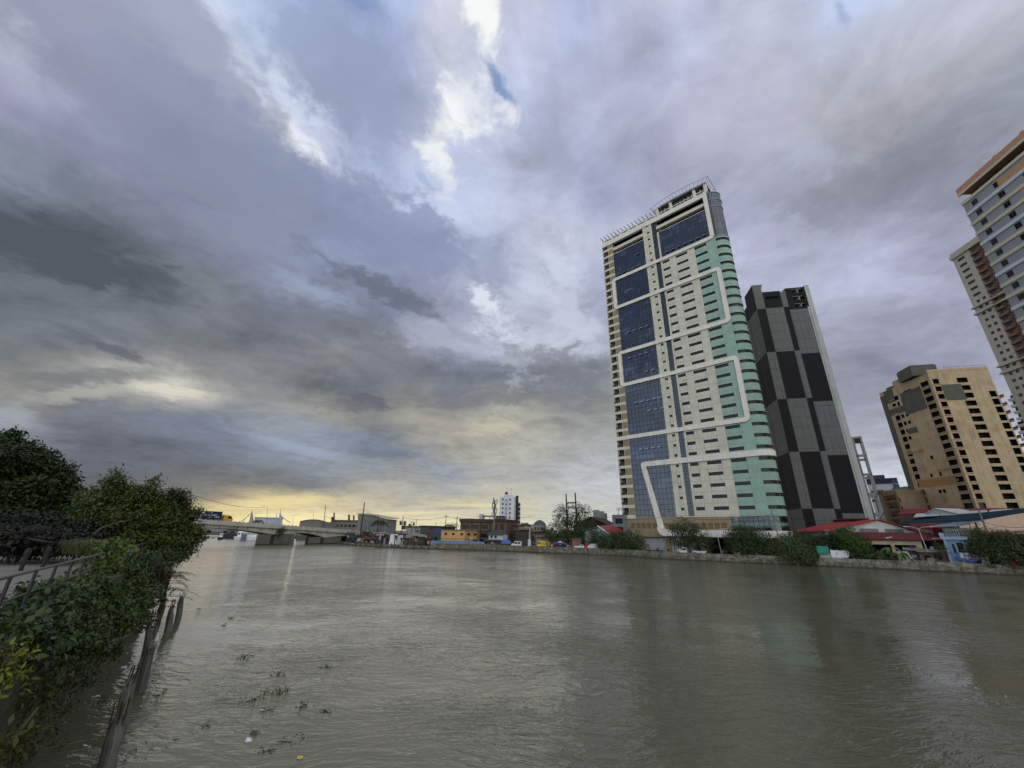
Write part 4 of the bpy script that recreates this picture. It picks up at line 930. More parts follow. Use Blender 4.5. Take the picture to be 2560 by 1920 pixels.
mb.build('louvre_vents', M('louvre_grey', (120, 120, 116), streak=.4), TR)
mb = MB(); mb.box(FRW, -1.1, -.8, -.2, .6, GZ + 2.2, ze + .2); mb.build('downpipe', wwhite, TR)
# lean-to in front
r1 = 101
la, lb = loc0(2135, 130.5), loc0(2348, 134.5); FLn = Fr(la, lb - la); Wn = (lb - la).length
zl0, zl1 = hz0(2250, 1350.5, 132), hz0(2250, 1337, 136)
TL_ = thing('shed', 'long maroon lean-to shed roof in front of the stained white gable', 'shed', FLn.p(Wn / 2, -2, GZ))
mb = MB(); tinroof(mb, FLn, 0, Wn, 1.0, -4.2, zl0, zl1 + .4); mb.build('roof', maroon, TL_)
mb = MB(); mb.box(FLn, 0, 11.5, -.2, .2, zl0 - 1.0, zl0 - .1, 0); mb.box(FLn, 10.6, 11.6, -.2, .3, GZ, zl0 - .1, 0); mb.box(FLn, 6.2, 6.8, -.2, .2, GZ, zl0 - 1, 0); mb.box(FLn, 0, Wn, -4.2, -4, GZ, zl0 + .4, 1); mb.box(FLn, 12, Wn, -2.2, -2, GZ, GZ + 1.2, 1)
mb.build('wall', [M('shed_cream', (186, 172, 140), streak=.4), dint], TL_)
mb = MB()
for px_, (a1, a2) in ((2206, (5.6, 7.0)), (2290, (13.6, 16.2))): mb.prism([FLn.p(a1, 0.4, zl0 + .32), FLn.p(a2, -.4, zl0 + .56), FLn.p(a2, -.7, zl0 + .64), FLn.p(a1, .1, zl0 + .42)], Vector((0, 0, .1)))
mb.build('loose_boards', wwhite, TL_)
# ---- blue-roofed market hall and its neighbours
def slope_thing(name, label, cat, pts, mat, drop, wallm, group=None, trim=None):
    """a roof plane given by its corners (front pair first), with walls dropping from its edges"""
    c = sum(pts, Vector()) / len(pts); T = thing(name, label, cat, (c.x, c.y, GZ), group)
    mb = MB(); mb.prism(pts, Vector((0, 0, .18)))
    mb.build('roof', mat, T)
    mb = MB()
    for i in range(len(pts)):
        a, b = pts[i].lerp(c, .03), pts[(i + 1) % len(pts)].lerp(c, .03); a = a - Vector((0, 0, .1)); b = b - Vector((0, 0, .1))
        za, zb__ = max(GZ, a.z - drop), max(GZ, b.z - drop)
        mb.quad(a, b, Vector((b.x, b.y, zb__)), Vector((a.x, a.y, za)))
    mb.build('wall', wallm, T); return T
blue = MR('roof_blue', (26, 50, 62), .9, .6, (.8, -.6), .10, .15, (34, 54, 66))
TBl = slope_thing('market_hall', 'long dark teal roof of a market hall behind the red sheds', 'building',
    [pt(2240, 1312, 118), pt(2380, 1312, 112), pt(2560, 1285, 112), pt(2700, 1262, 112), pt(2700, 1262, 150), pt(2560, 1272, 160), pt(2480, 1281, 158), pt(2290, 1296, 152)], blue, 12, M('hall_wall', (120, 116, 108), streak=.4))
wr_ = MR('roof_whitish', (190, 194, 192), .5, .8, (.8, -.6), .06, .3)
T = thing('skylight_roof', 'long whitish strip of corrugated roofing raised above the teal roof', 'roof', (*pt(2400, 1285, 150).to_2d(), GZ))
mb = MB()
for x0, x1, y0, y1, y0b, y1b in ((2285, 2350, 1293.5, 1289.5, 1286, 1283), (2352, 2410, 1289, 1285.5, 1282.5, 1280), (2412, 2470, 1285, 1281.5, 1279.6, 1277), (2472, 2535, 1281, 1277, 1276.4, 1274)):
    mb.prism([pt(x0, y0, 140), pt(x1, y1, 140), pt(x1 - 3, y1b, 150), pt(x0 + 6, y0b, 150)], Vector((0, 0, .2)))
mb.build('roof', wr_, T)
mb = MB(); a, b = loc(2290, 144), loc(2530, 144); f_ = Fr(a, b - a); mb.box(f_, 0, (b - a).length, -5, -4.6, GZ, 9.8); mb.build('wall', dint, T)
for i, (x0, x1, yt, yb, r, lab) in enumerate(((2245, 2330, 1273, 1287, 178, 'faded red tin roof left of the pale gable, behind the teal roof'), (2330, 2420, 1271, 1284, 184, 'dark red tin roof partly behind the pale gable and whitish strip'), (2428, 2545, 1272, 1279, 175, 'thin dark red roof edge under the ochre tower'))):
    slope_thing('shed', lab, 'shed', [pt(x0, yb, r), pt(x1, yb - 3, r), pt(x1 - 8, yt, r + 10), pt(x0 + 14, yt, r + 10)], red2, 9, M('shed_wall_brown', (88, 66, 56), streak=.4), 'red tin roofs behind the market hall')
T = thing('shed', 'pale gabled roof poking up under the ochre tower', 'shed', (*loc(2360, 170).to_2d(), GZ))
mb = MB(); f_ = fpx(2326, 170, 2412, 165); zg = hz(2362, 1271, 168); mb.prism([f_.p(0, 0, GZ), f_.p(f_.W, 0, GZ), f_.p(f_.W, 0, zg - 1.6), f_.p(f_.W * .42, 0, zg), f_.p(0, 0, zg - 1.8)], f_.n * -8); mb.build('wall', M('gable_pale', (186, 188, 186), streak=.3), T)
mb = MB(); mb.prism([f_.p(-.5, .4, zg - 1.9), f_.p(f_.W * .42, .4, zg), f_.p(f_.W * .42, -8, zg), f_.p(-.5, -8, zg - 1.9)], Vector((0, 0, .15))); mb.prism([f_.p(f_.W * .42, .4, zg), f_.p(f_.W + .5, .4, zg - 1.7), f_.p(f_.W + .5, -8, zg - 1.7), f_.p(f_.W * .42, -8, zg)], Vector((0, 0, .15))); mb.build('roof', wr_, T)
bger = MR('roof_beige', (206, 178, 146), .6, 1.2, (.7, -.7), .05, .25, (150, 124, 100))
slope_thing('warehouse', 'warehouse with a wide pale beige roof at the right edge', 'warehouse', [pt(2400, 1328, 96), pt(2470, 1331, 92), pt(2560, 1327, 90), pt(2760, 1330, 88), pt(2760, 1248, 112), pt(2560, 1285, 108), pt(2400, 1312.5, 104)], bger, 8, M('warehouse_beige', (170, 150, 124), streak=.4))
mb = MB(); T = thing('lean_to', 'dark open lean-to under the eave of the pale beige roof', 'shed', (*loc(2530, 88).to_2d(), GZ))
f_ = fpx(2475, 88, 2640, 84); zz = hz(2520, 1336, 87); mb.box(f_, 0, f_.W, -3, -2.8, GZ, zz); mb.build('wall', M('rust_dark_wall', (58, 34, 28), streak=.4), T)
mb = MB(); tinroof(mb, f_, -.5, f_.W, .5, -3, zz - .5, zz + .3); mb.build('roof', M('rust_roof', (74, 44, 36), streak=.5), T)
mb = MB()
for i in range(5): s = 1 + i * 3.6; mb.box(f_, s, s + .25, -.3, 0, GZ, zz - .4)
mb.box(f_, 0, f_.W, -.25, -.1, zz - 2.4, zz - 2.2); mb.build('post', M('post_grey', (120, 116, 110)), T)
# dark red shed
f_ = fpx(2300, 102, 2386, 98); zz = hz(2350, 1313, 100)
T = thing('shed', 'dark red corrugated shed between the white gable and the barred grey house', 'shed', f_.p(5, -3, GZ))
mb = MB(); mb.box(f_, 2.5, f_.W, -6, 0, GZ, hz(2350, 1319, 100)); mb.build('wall', MR('wall_dark_red', (92, 28, 30), .6, .35, (f_.u.x, f_.u.y), .15, .3, (60, 26, 24)), T)
mb = MB(); mb.prism([pt(2272, 1313, 104), pt(2330, 1326, 99.6), pt(2332, 1316, 99.6), pt(2385, 1312, 100), pt(2378, 1308, 106), pt(2275, 1310, 108)], Vector((0, 0, .15))); mb.build('roof', red2, T)
# barred grey house
f_ = fpx(2360, 92, 2408, 89); zz = hz(2385, 1320, 90.5)
T = building('house', 'grey upstairs room with a big barred window above the light blue house', 'house', f_, f_.W, 5, zz, M('house_grey_wall', (150, 150, 146), streak=.3), [(.3, f_.W - .5, zz - 3.6, zz - .2)], nm=6, winmats=[M('pale_panel', (182, 184, 184)), M('bars_dark', (50, 50, 48))], wd=-.05)
mb = MB(); mb.prism([f_.p(-2.4, .9, zz + .1), f_.p(f_.W + .2, .9, zz + .3), f_.p(f_.W + 2.6, -4.5, zz + 1.5), f_.p(.5, -4.5, zz + 1.2)], Vector((0, 0, .1))); mb.build('roof', M('roof_steel', (110, 122, 134), .45), T)
f_ = fpx(2404, 90, 2450, 86); zz = hz(2425, 1325, 88)
T = building('house', 'tan board house with a dark grille right of the barred grey room', 'house', f_, f_.W, 5, zz, M('board_tan', (158, 140, 118), streak=.5), [(1.6, f_.W - .3, zz - 1.9, zz - .4)], nm=9, winmats=[M('grille_back', (70, 50, 40)), M('bars_brown', (96, 76, 62))], wd=-.05)
mb = MB(); zt2 = zz + .9
for s in (0, 1.9, f_.W): mb.tube([f_.p(s, .2, GZ), f_.p(s, .2, zt2 + .5)], .06, 4)
mb.tube([f_.p(-2, .2, zz + .4), f_.p(1.9, .2, zt2 + .5)], .05, 4); mb.tube([f_.p(0, .2, zz - .2), f_.p(3.5, .2, zz - .25)], .05, 4); mb.build('pipe_frame', M('pipe_rust', (84, 66, 56)), T)
# light blue house
f_ = fpx(2356, 86, 2414, 82.5); zz = hz(2385, 1345, 84); lb_ = M('house_blue', (128, 152, 178), .8, .08, .8, streak=.4); 
WH = f_.W
T = building('house', 'small light blue concrete house with white laundry hanging in front', 'house', f_, WH, 6, zz, lb_, [(WH * .24, WH * .36, zz - 3.0, zz - 1.2), (WH * .46, WH * .73, zz - 3.1, zz - .9), (WH * .15, WH * .75, GZ, zz - 5.2)], nm=2, par=.35, t=.5)
mb = MB(); mb.box(f_, -.5, .1, -.4, .25, zz - .1, zz + 1.0); mb.box(f_, -.3, WH + .2, -.1, .3, zz - .3, zz + .1); mb.box(f_, -.1, WH, 0, .6, zz - 5.0, zz - 4.6); mb.box(f_, -.1, .2, 0, .2, GZ, zz)
for i in range(8): mb.box(f_, -.25, 0, 0, .12, zz - 1 - .45 * i, zz - .8 - .45 * i)
mb.build('trim', M('trim_pale_blue', (164, 184, 202), streak=.2), T)
mb = MB()
for i in range(9): s = .4 + i * (WH - .8) / 8; mb.tube([f_.p(s, .05, zz + .35), f_.p(s, .05, zz + 1.1)], .03, 4)
mb.tube([f_.p(.2, .05, zz + 1.1), f_.p(WH, .05, zz + 1.1)], .035, 4); mb.build('roof_rail', M('bars_dark', (50, 50, 48)), T)
T = thing('clothesline', 'white laundry on a line against the light blue house', 'laundry', f_.p(4, .9, zz - 5)); zc_ = zz - 2.9
mb = MB(); mb.tube([f_.p(WH * .5, .8, zc_ + .1), f_.p(WH * .5 + 4.4, .8, zc_ + .15)], .02, 4); mb.build('line', wframe, T)
for k, (s, w, h) in enumerate([(WH * .5 + a, w_, h_) for a, w_, h_ in ((.1, .6, 2.2), (.8, .9, 1.6), (1.8, .9, 1.3), (2.9, .6, 2.0), (3.6, .5, 2.4))]):
    mb = MB(); n_ = 5
    for i in range(n_):
        a, b = s + w * i / n_, s + w * (i + 1) / n_
        mb.quad(f_.p(a, .8 + .05 * (i % 2), zc_ - h), f_.p(b, .8 + .05 * ((i + 1) % 2), zc_ - h + .05), f_.p(b, .8 + .02 * ((i + 1) % 2), zc_ + .1), f_.p(a, .8 + .02 * (i % 2), zc_ + .1))
    mb.build('garment', M('cloth_white', (208, 206, 200), .9) if k != 2 else M('cloth_pink', (176, 158, 160), .9), T)
# blue tarpaulin stall
def cloth(mb, pts, sag=.15, n=8, m=0):
    """draped sheet between four corners"""
    a, b, c, d = pts; g_ = []
    for i in range(n + 1):
        for j in range(n + 1):
            u, v_ = i / n, j / n; p = a.lerp(b, u).lerp(d.lerp(c, u), v_)
            p = p - Vector((0, 0, sag * 4 * u * (1 - u) * .6 + sag * 2 * v_ * (1 - v_) * .6 + .05 * math.sin(u * 17 + v_ * 5))); g_.append(p)
    mb.add(g_, [(i * (n + 1) + j, (i + 1) * (n + 1) + j, (i + 1) * (n + 1) + j + 1, i * (n + 1) + j + 1) for i in range(n) for j in range(n)], m)
T = thing('tarpaulin_shelter', 'low blue tarpaulin shelter on the wall in front of the light blue house', 'shelter', (*loc(2430, 80).to_2d(), GZ))
mb = MB(); cloth(mb, [pt(2384, 1394, 80), pt(2478, 1399, 77), pt(2476, 1396, 81), pt(2390, 1392, 84)], .2); cloth(mb, [pt(2384, 1394, 80), pt(2440, 1399, 78), pt(2444, 1405, 77.8), pt(2396, 1399, 79.6)], .1); mb.build('tarpaulin', M('tarp_blue', (62, 88, 160), .5, .2, 1), T)
mb = MB()
for px_, r_ in ((2392, 80), (2430, 79), (2470, 77.5)): p = loc(px_, r_); mb.tube([p, p + Vector((0, 0, 1.9))], .05, 5)
mb.build('pole', wframe, T)
mb = MB(); f2 = fpx(2462, 77, 2486, 76); mb.box(f2, 0, 1.9, -1, 0, GZ, 2.35, 0); mb.box(f2, 1.9, 2.5, -1, .1, GZ, 2.7, 1); o = mb.build('crate', [M('crate_dark', (60, 56, 58)), M('crate_red', (132, 52, 60))])
tag(o, 'dark and red boxes stacked at the right end of the blue tarpaulin', 'box')
# shacks and awnings along the wall
def shack(label, px0, px1, r, ytop, wallm, roofm, dep=3.2, slope=.5, door=True, zb0=GZ, group='shacks along the river wall', name='shack', extra=True):
    f = fpx(px0, r, px1, r); W = f.W; z = hz((px0 + px1) / 2, ytop, r)
    T = thing(name, label, 'shack', f.p(W / 2, -dep / 2, zb0), group)
    hs = []
    if door and W > 1.6: hs.append((W * .15, min(W * .15 + .9, W * .45), zb0 + .02, min(z - .3, zb0 + 1.9)))
    if W > 2.4: hs.append((W * .58, W * .88, zb0 + (z - zb0) * .42, zb0 + (z - zb0) * .78))
    mb = MB(); mb.holes(f, 0, W, zb0, z, hs, .12, 0, 0, 1); mb.box(f, 0, W, -dep, -.14, zb0, z, 0); mb.build('wall', [wallm, dint], T)
    mb = MB(); mb.prism([f.p(-.35, .5, z - .05 - slope * .2), f.p(W + .3, .5, z - .02 - slope * .2), f.p(W + .3, -dep - .2, z + slope), f.p(-.35, -dep - .2, z + slope)], Vector((0, 0, .09))); mb.build('roof', roofm, T)
    rj = random.Random(int(px0 * 7)); pt_ = MATS.get('patch_a') or [M('patch_a', (150, 148, 140), .7, .2, 2, streak=.4), M('patch_b', (84, 62, 50), .8, .3, 2), M('patch_c', (58, 74, 92), .7, .2, 2), M('patch_d', (44, 40, 36), .9, .2, 2)]
    pt_ = [MATS['patch_' + q_] for q_ in 'abcd']
    for k_ in range(3):
        a = rj.uniform(0, W * .75); b_ = a + rj.uniform(.5, 1.3); zc2 = rj.uniform(zb0 + .4, z - .5); mb = MB(); mb.prism([f.p(a, .02, zc2 - .4), f.p(min(b_, W), .02, zc2 - .35), f.p(min(b_, W), .05, zc2 + .4), f.p(a + .05, .05, zc2 + .45)], f.n * .03); mb.build('wall_patch', rj.choice(pt_), T)
    if W > 2.2:
        a = rj.uniform(.3, W - .8); mb = MB(); c_ = f.p(a, -1.2, z + slope * .35 + .1); mb.tube([c_, c_ + Vector((0, 0, .75))], .3, 8); mb.build('drum', rj.choice(pt_[:3]), T)
        mb = MB(); c_ = f.p(W - a * .5, -.8, z + slope * .2); mb.tube([c_, c_ + Vector((0, 0, 1.7))], .025, 4); mb.tube([c_ + Vector((-.4, 0, 1.5)), c_ + Vector((.4, 0, 1.6))], .02, 4); mb.build('aerial', wframe, T)
    if hs and extra:
        h = hs[-1]; mb = MB(); mb.box(f, h[0] - .06, h[1] + .06, .0, .05, h[2] - .08, h[2] - .01); mb.box(f, h[0] - .06, h[1] + .06, .0, .05, h[3] + .01, h[3] + .08); mb.build('opening_frame', M('frame_wood', (88, 74, 58)), T)
    return T
tin = MR('tin_grey', (132, 132, 128), .6, .25, (.7, -.7), .15, .5, (96, 76, 62)); tinr = MR('tin_rust', (110, 84, 70), .7, .25, (.7, -.7), .2, .7, (80, 52, 38))
brick = M('shack_brick', (112, 88, 78), .9, .15, 1.5, streak=.4); plyw = M('shack_ply', (140, 122, 98), .85, .15, 1, streak=.4); gcon = M('shack_concrete', (124, 120, 112), .9, .12, 1, streak=.5); tealw = M('shack_teal', (44, 118, 100), .7, .1); dkw = M('shack_dark', (70, 64, 58), .9, .2, 1, streak=.3)
shack('grey-roofed brick shack just left of the light blue house, rope net below', 2282, 2358, 87, 1379, brick, tin, 4)
shack('narrow shack under a thin grey roof behind the hanging white cloths', 2250, 2284, 89, 1374, dkw, tin, 3)
T = thing('awning_stall', 'wide white tarpaulin awning standing on the river wall', 'stall', (*loc(2100, 79).to_2d(), GZ))
mb = MB(); cloth(mb, [pt(2078, 1392, 79), pt(2123, 1393.5, 78), pt(2122, 1375.5, 81), pt(2075, 1374.5, 82)], .15); cloth(mb, [pt(2080, 1397, 78), pt(2107, 1398, 77.6), pt(2108, 1393.5, 79), pt(2078, 1393, 79.3)], .05); mb.build('awning', M('tarp_white', (206, 206, 206), .6, .04, .5, streak=.15), T)
mb = MB()
for px_, r_ in ((2080, 79.5), (2121, 78.5), (2106, 78)): p = loc(px_, r_); mb.tube([p, p + Vector((0, 0, 1.9))], .05, 5)
mb.build('pole', wframe, T)
f_ = fpx(2034, 80, 2056, 79)
T = thing('kiosk', 'small teal-roofed kiosk beside the spreading bush', 'kiosk', f_.p(1, -1, GZ))
mb = MB(); mb.box(f_, .3, 2.2, -2, 0, GZ, 2.6); mb.build('wall', M('kiosk_white', (186, 188, 184), streak=.2), T); mb = MB(); mb.prism([f_.p(0, .5, 2.5), f_.p(2.4, .5, 2.5), f_.p(2.0, -1.2, 4.1), f_.p(-.4, -1.2, 4.1)], Vector((0, 0, .1))); mb.build('roof', M('roof_teal', (40, 122, 102), .6), T)
f_ = fpx(2229, 82, 2249, 81); T = thing('stall', 'pale green upright panel stall between the banana plants and the hanging cloths', 'stall', f_.p(1, -.5, GZ))
mb = MB(); mb.prism([f_.p(0, .3, GZ + .6), f_.p(1.9, .3, GZ + .6), f_.p(1.7, -.3, 3.6), f_.p(-.2, -.3, 3.6)], f_.n * -.08); mb.build('panel', M('panel_green_white', (170, 180, 158), streak=.2), T); mb = MB(); mb.box(f_, -1.6, -.1, -2, -.4, GZ, 3.2); mb.box(f_, -2.6, 2.4, -.3, .5, GZ + .4, GZ + .6); mb.build('frame', M('frame_wood', (88, 74, 58)), T)
T = thing('clothesline', 'white cloths hanging beside the narrow grey-roofed shack', 'laundry', (*loc(2265, 87).to_2d(), GZ))
mb = MB(); a = pt(2255, 1380, 87.4); b = pt(2276, 1382, 86.6); mb.tube([a, b], .02, 4); mb.build('line', wframe, T)
for k, (t0, t1, h) in enumerate(((.05, .38, 1.2), (.3, .62, 2.0), (.6, .8, 1.3))):
    p, q_ = a.lerp(b, t0), a.lerp(b, t1); mb = MB(); dn = Vector((.25, -.2, -h)); mb.prism([p, q_, q_ + dn, p + dn], Vector((.03, .03, 0))); mb.build('cloth', M('cloth_white', (208, 206, 200), .9), T)
o = None
mb = MB(); a, b = pt(2280, 1399, 84), pt(2338, 1398, 82.3)
for k in range(4):
    mb.tube([a.lerp(b, t / 10) - Vector((0, 0, (1.0 - .25 * k) * 4 * (t / 10) * (1 - t / 10) * 1.1)) for t in range(11)], .035, 4)
o = mb.build('rope_net', M('rope_pale', (150, 144, 130))); tag(o, 'pale sagging rope net over the wall below the brick shack', 'net')
# ================================================================== right bank street furniture
polem = M('pole_concrete', (122, 116, 108), .85, .1, .8, streak=.2); lampm = M('lamp_pole_pale', (176, 176, 170), .6); darkm = M('pole_dark', (52, 46, 42), .9)
def arm_lamp(label, px, r, ytop, arms=(1,), z0=GZ, lean=0, L=1.8, px_top=None, group='street lamps on the far bank', rad=.07, m=None):
    p = loc(px, r, z0); t = pt(px_top or px, ytop, r); m = m or lampm
    T = thing('street_lamp', label, 'street lamp', p, group)
    mb = MB(); mb.tube([p, p.lerp(t, .5), t], [rad * 1.3, rad, rad * .7], 6); mb.build('pole', m, T)
    side = Vector((math.cos(AZ(px)), -math.sin(AZ(px)), 0))
    for a in arms:
        e = t + side * a * L + Vector((0, 0, .45)); mb = MB(); mb.tube([t, t + side * a * L * .4 + Vector((0, 0, .35)), e], rad * .55, 5); o = mb.build('arm', m, T)
        mb = MB(); h = e + side * a * .45; mb.tube([e - side * a * .1, e + side * a * .2, h, h + side * a * .15], [.05, .11, .12, .04], 6); mb.build('lamp_head', M('lamp_head', (190, 190, 184), .5), o)
    return T
arm_lamp('leaning double-armed lamp post in front of the maroon lean-to', 2308, 88, 1322, (1, -1), px_top=2296, rad=.1)
arm_lamp('pale single-armed lamp post in front of the office tower entrance', 1797, 84, 1326, (1,), px_top=1790, L=2.4, rad=.1)
def epole(label, px, r, ytop, pxt=None, z0=GZ, rad=.16, arms=(), trafo=(), m=None, cat='utility pole', name='utility_pole', group=None, armw=1.0):
    p = loc(px, r, z0); t = pt(pxt or px, ytop, r); T = thing(name, label, cat, p, group)
    mb = MB(); mb.tube([p, p.lerp(t, .5), t], [rad * 1.2, rad, rad * .75], 6); mb.build('pole', m or polem, T)
    side = Vector((math.cos(AZ(px)), -math.sin(AZ(px)), 0))
    for a in arms:
        c = t.lerp(p, a); mb = MB(); mb.prism([c - side * armw + Vector((0, 0, -.06)), c + side * armw + Vector((0, 0, -.06)), c + side * armw + Vector((0, 0, .06)), c - side * armw + Vector((0, 0, .06))], Vector((.1, .1, 0)))
        for s in (-.9, -.3, .3, .9): mb.tube([c + side * armw * s, c + side * armw * s + Vector((0, 0, .3))], .05, 5)
        mb.build('crossarm', darkm, T)
    for (a, s, h) in trafo:
        c = t.lerp(p, a) + side * s; mb = MB(); mb.tube([c - Vector((0, 0, h / 2)), c + Vector((0, 0, h / 2))], h * .33, 8); mb.build('transformer', M('trafo_grey', (60, 58, 56)), T)
    return T
epole('tall leaning concrete pole in front of the pale beige roof', 2470, 86, 1273, 2446, arms=(.12,), trafo=((.55, .5, .9),), rad=.2)
epole('short thick dark leaning post left of the tall leaning pole', 2452, 86, 1306, 2438, rad=.24, m=darkm)
epole('tall slim pole rising past the white diagonal of the office tower', 1683, 84, 1275, 1671, rad=.11, arms=(.04,), armw=.5)
epole('pale pipe pole just right of the tall slim pole', 1699, 83, 1330, 1693, rad=.1, m=lampm)
epole('thin grey post close beside the pale pipe pole', 1668 + 36, 84, 1341, 1700, rad=.07, m=lampm)
epole('short brown post standing above the spreading bush', 1928, 82, 1330, 1921, rad=.2, m=M('post_brown', (96, 72, 58)))
epole('tall thin pole crossing the right end of the white canopy', 1948, 84, 1275, 1928, rad=.12)
def wire(label, pts, sag=1.0, rad=.03, n=14, name='power_line'):
    mb = MB()
    for a, b in zip(pts[:-1], pts[1:]):
        mb.tube([a.lerp(b, i / n) - Vector((0, 0, sag * 4 * (i / n) * (1 - i / n))) for i in range(n + 1)], rad, 4, cap=False)
    o = mb.build(name, M('cable_black', (26, 26, 26)), org=pts[0].copy()); return tag(o, label, 'cable')
wire('long sagging black cable across the podium of the office tower', [pt0(1500, 1289, 140), pt0(1671, 1290, 127), pt0(1928, 1287, 127), pt0(2180, 1292.5, 127), pt(2446, 1300, 86), pt(2600, 1308, 80)], 1.1, .035)
wire('black cable from the tall leaning pole to the right edge', [pt(2446, 1290, 86), pt(2640, 1262, 80)], .6, .03)
wire('thin cable sagging from the barred grey room to the leaning pole', [pt(2300, 1320, 92), pt(2460, 1318, 86), pt(2560, 1326, 84)], .8, .03)

loc, hz, pt = loc0, hz0, pt0
# ================================================================== bridge
pA, pB = gnd(648, 1362.6), gnd(856, 1359.7)
FBr = Fr(pA, pB - pA)                      # s runs from the left river pier to the right bank
def sbr(px): return FBr.s_px(px)
conc = M('bridge_concrete', (172, 168, 158), .85, .08, .5, streak=.45, bump=.1); concd = M('bridge_concrete_dark', (104, 100, 92), .9, .12, .5, streak=.6, bump=.2)
def ztop(s):   # parapet top: a gentle hump falling to the right bank
    x = (s - sbr(502)) / (sbr(858) - sbr(502)); return 8.15 - 2.35 * x - .45 * x * (x - 1)
TBr = thing('road_bridge', 'grey concrete river bridge on wide piers, its girders arched between them', 'bridge', (*FBr.p(0, -6, 0).to_2d(), 0))
s0_, s1_ = sbr(330), sbr(985)
N_ = 60; mbp, mbgs = MB(), [MB() for _ in range(4)]; BWd = 12.0
P1c, P2c = sbr(694), sbr(816); P0c = P1c - (P2c - P1c) * 1.0 - 22
def gird(s):   # underside: haunched at the piers
    piers = [P0c, P1c, P2c, P2c + 30]
    best = None
    for a, b in zip(piers[:-1], piers[1:]):
        if a <= s <= b:
            t = (s - a) / (b - a); return 1.0 * (2 * t - 1) ** 2
    return 1.0
for i in range(N_):
    a, b = s0_ + (s1_ - s0_) * i / N_, s0_ + (s1_ - s0_) * (i + 1) / N_
    za, zb = ztop(a), ztop(b)
    def seg(mb, d0, d1, ta, tb, la, lb, m=0): mb.add([FBr.p(a, d0, la), FBr.p(b, d0, lb), FBr.p(b, d1, lb), FBr.p(a, d1, la), FBr.p(a, d0, ta), FBr.p(b, d0, tb), FBr.p(b, d1, tb), FBr.p(a, d1, ta)], [(0, 3, 2, 1), (4, 5, 6, 7), (0, 1, 5, 4), (2, 3, 7, 6)] + ([(3, 0, 4, 7)] if i == 0 else []) + ([(1, 2, 6, 5)] if i == N_ - 1 else []), m)
    seg(mbp, .05, -.25, za, zb, za - 1.35, zb - 1.35); seg(mbp, -BWd + .25, -BWd - .05, za, zb, za - 1.35, zb - 1.35)
    seg(mbp, -.25, -BWd + .25, za - .95, zb - .95, za - 1.3, zb - 1.3, 1)
    for mbg, d in zip(mbgs, (-.7, -4.2, -7.8, -11.0)): seg(mbg, d, d - .5, za - 1.36, zb - 1.36, za - 2.35 - gird(a) * 1.35, zb - 2.35 - gird(b) * 1.35, 0)
s = s0_
while s < s1_: mbp.box(FBr, s, s + .5, -.2, .0, ztop(s) - .06, ztop(s) + .22); s += 1.5
mbp.build('deck', [conc, asph], TBr)
for mbg in mbgs: mbg.build('girder', conc, TBr)
mb = MB(); s = s0_
while s < s1_ - 4: mb.box(FBr, s, s + .16, -.7, -.64, ztop(s) - 2.3, ztop(s) - 1.4); s += 4.6
mb.build('girder_joint', M('joint_black', (30, 28, 26)), TBr)
for (xa, xb) in ((648, 739), (777, 856)):
    a, b = sbr(xa), sbr(xb); zt_ = min(ztop(a), ztop(b)) - 3.2
    sk = Vector((-.50, .86, 0)) * 12.5; hgt = Vector((0, 0, ztop(b) - 3.1 + 2)); q4 = [FBr.p(a, -.9, -2), FBr.p(b, -.9, -2)]; mb = MB(); mb.prism([q4[0], q4[1], q4[1] + sk, q4[0] + sk], hgt, 0)
    mb.box(FBr, a - .15, a + .5, -1.1, -.6, -2, zt_ - .2, 0); mb.box(FBr, b - 1.6, b + .2, -1.2, -.45, -2, zt_, 0); mb.box(FBr, a + (b - a) * .36, a + (b - a) * .45, -1.0, -.82, -2, zt_ - .1, 1)
    q4 = [FBr.p(a - .4, -.5, -2), FBr.p(b + .4, -.5, -2)]; mb.prism([q4[0], q4[1], q4[1] + sk, q4[0] + sk], Vector((0, 0, 2.35)), 1)
    mb.build('pier', [concd, M('pier_stain', (52, 46, 38), .9, .2)], TBr)
mb = MB(); mb.box(FBr, sbr(884), sbr(884) + 3, -BWd, -.5, -1, ztop(sbr(884)) - 1.4); mb.build('abutment', concd, TBr)
blamps = [('first thin curved lamp post on the bridge, above the blue container', 500, 1252, 504, 1), ('thin curved lamp post at the right end of the blue container', 512, 1270, 516, 1), ('tall lamp post over the white hall on the bridge', 662, 1267.5, 669, -1), ('faint lamp post near the white spire', 633, 1282, 637, 1), ('lamp post right of the white hall', 729, 1289, 733, 1), ('faint lamp post over the arched warehouse', 780, 1280, 784, -1)]
for lab, px, yt, pxt, a in blamps:
    s = sbr(px); p = FBr.p(s, -11.4, 0); r_ = math.hypot(p.x, p.y); z0 = ztop(s) - .9
    arm_lamp(lab, px, r_, yt, (a,), z0, 0, 1.7, pxt, 'lamp posts on the bridge', .06, M('lamp_pole_grey', (110, 108, 104)))
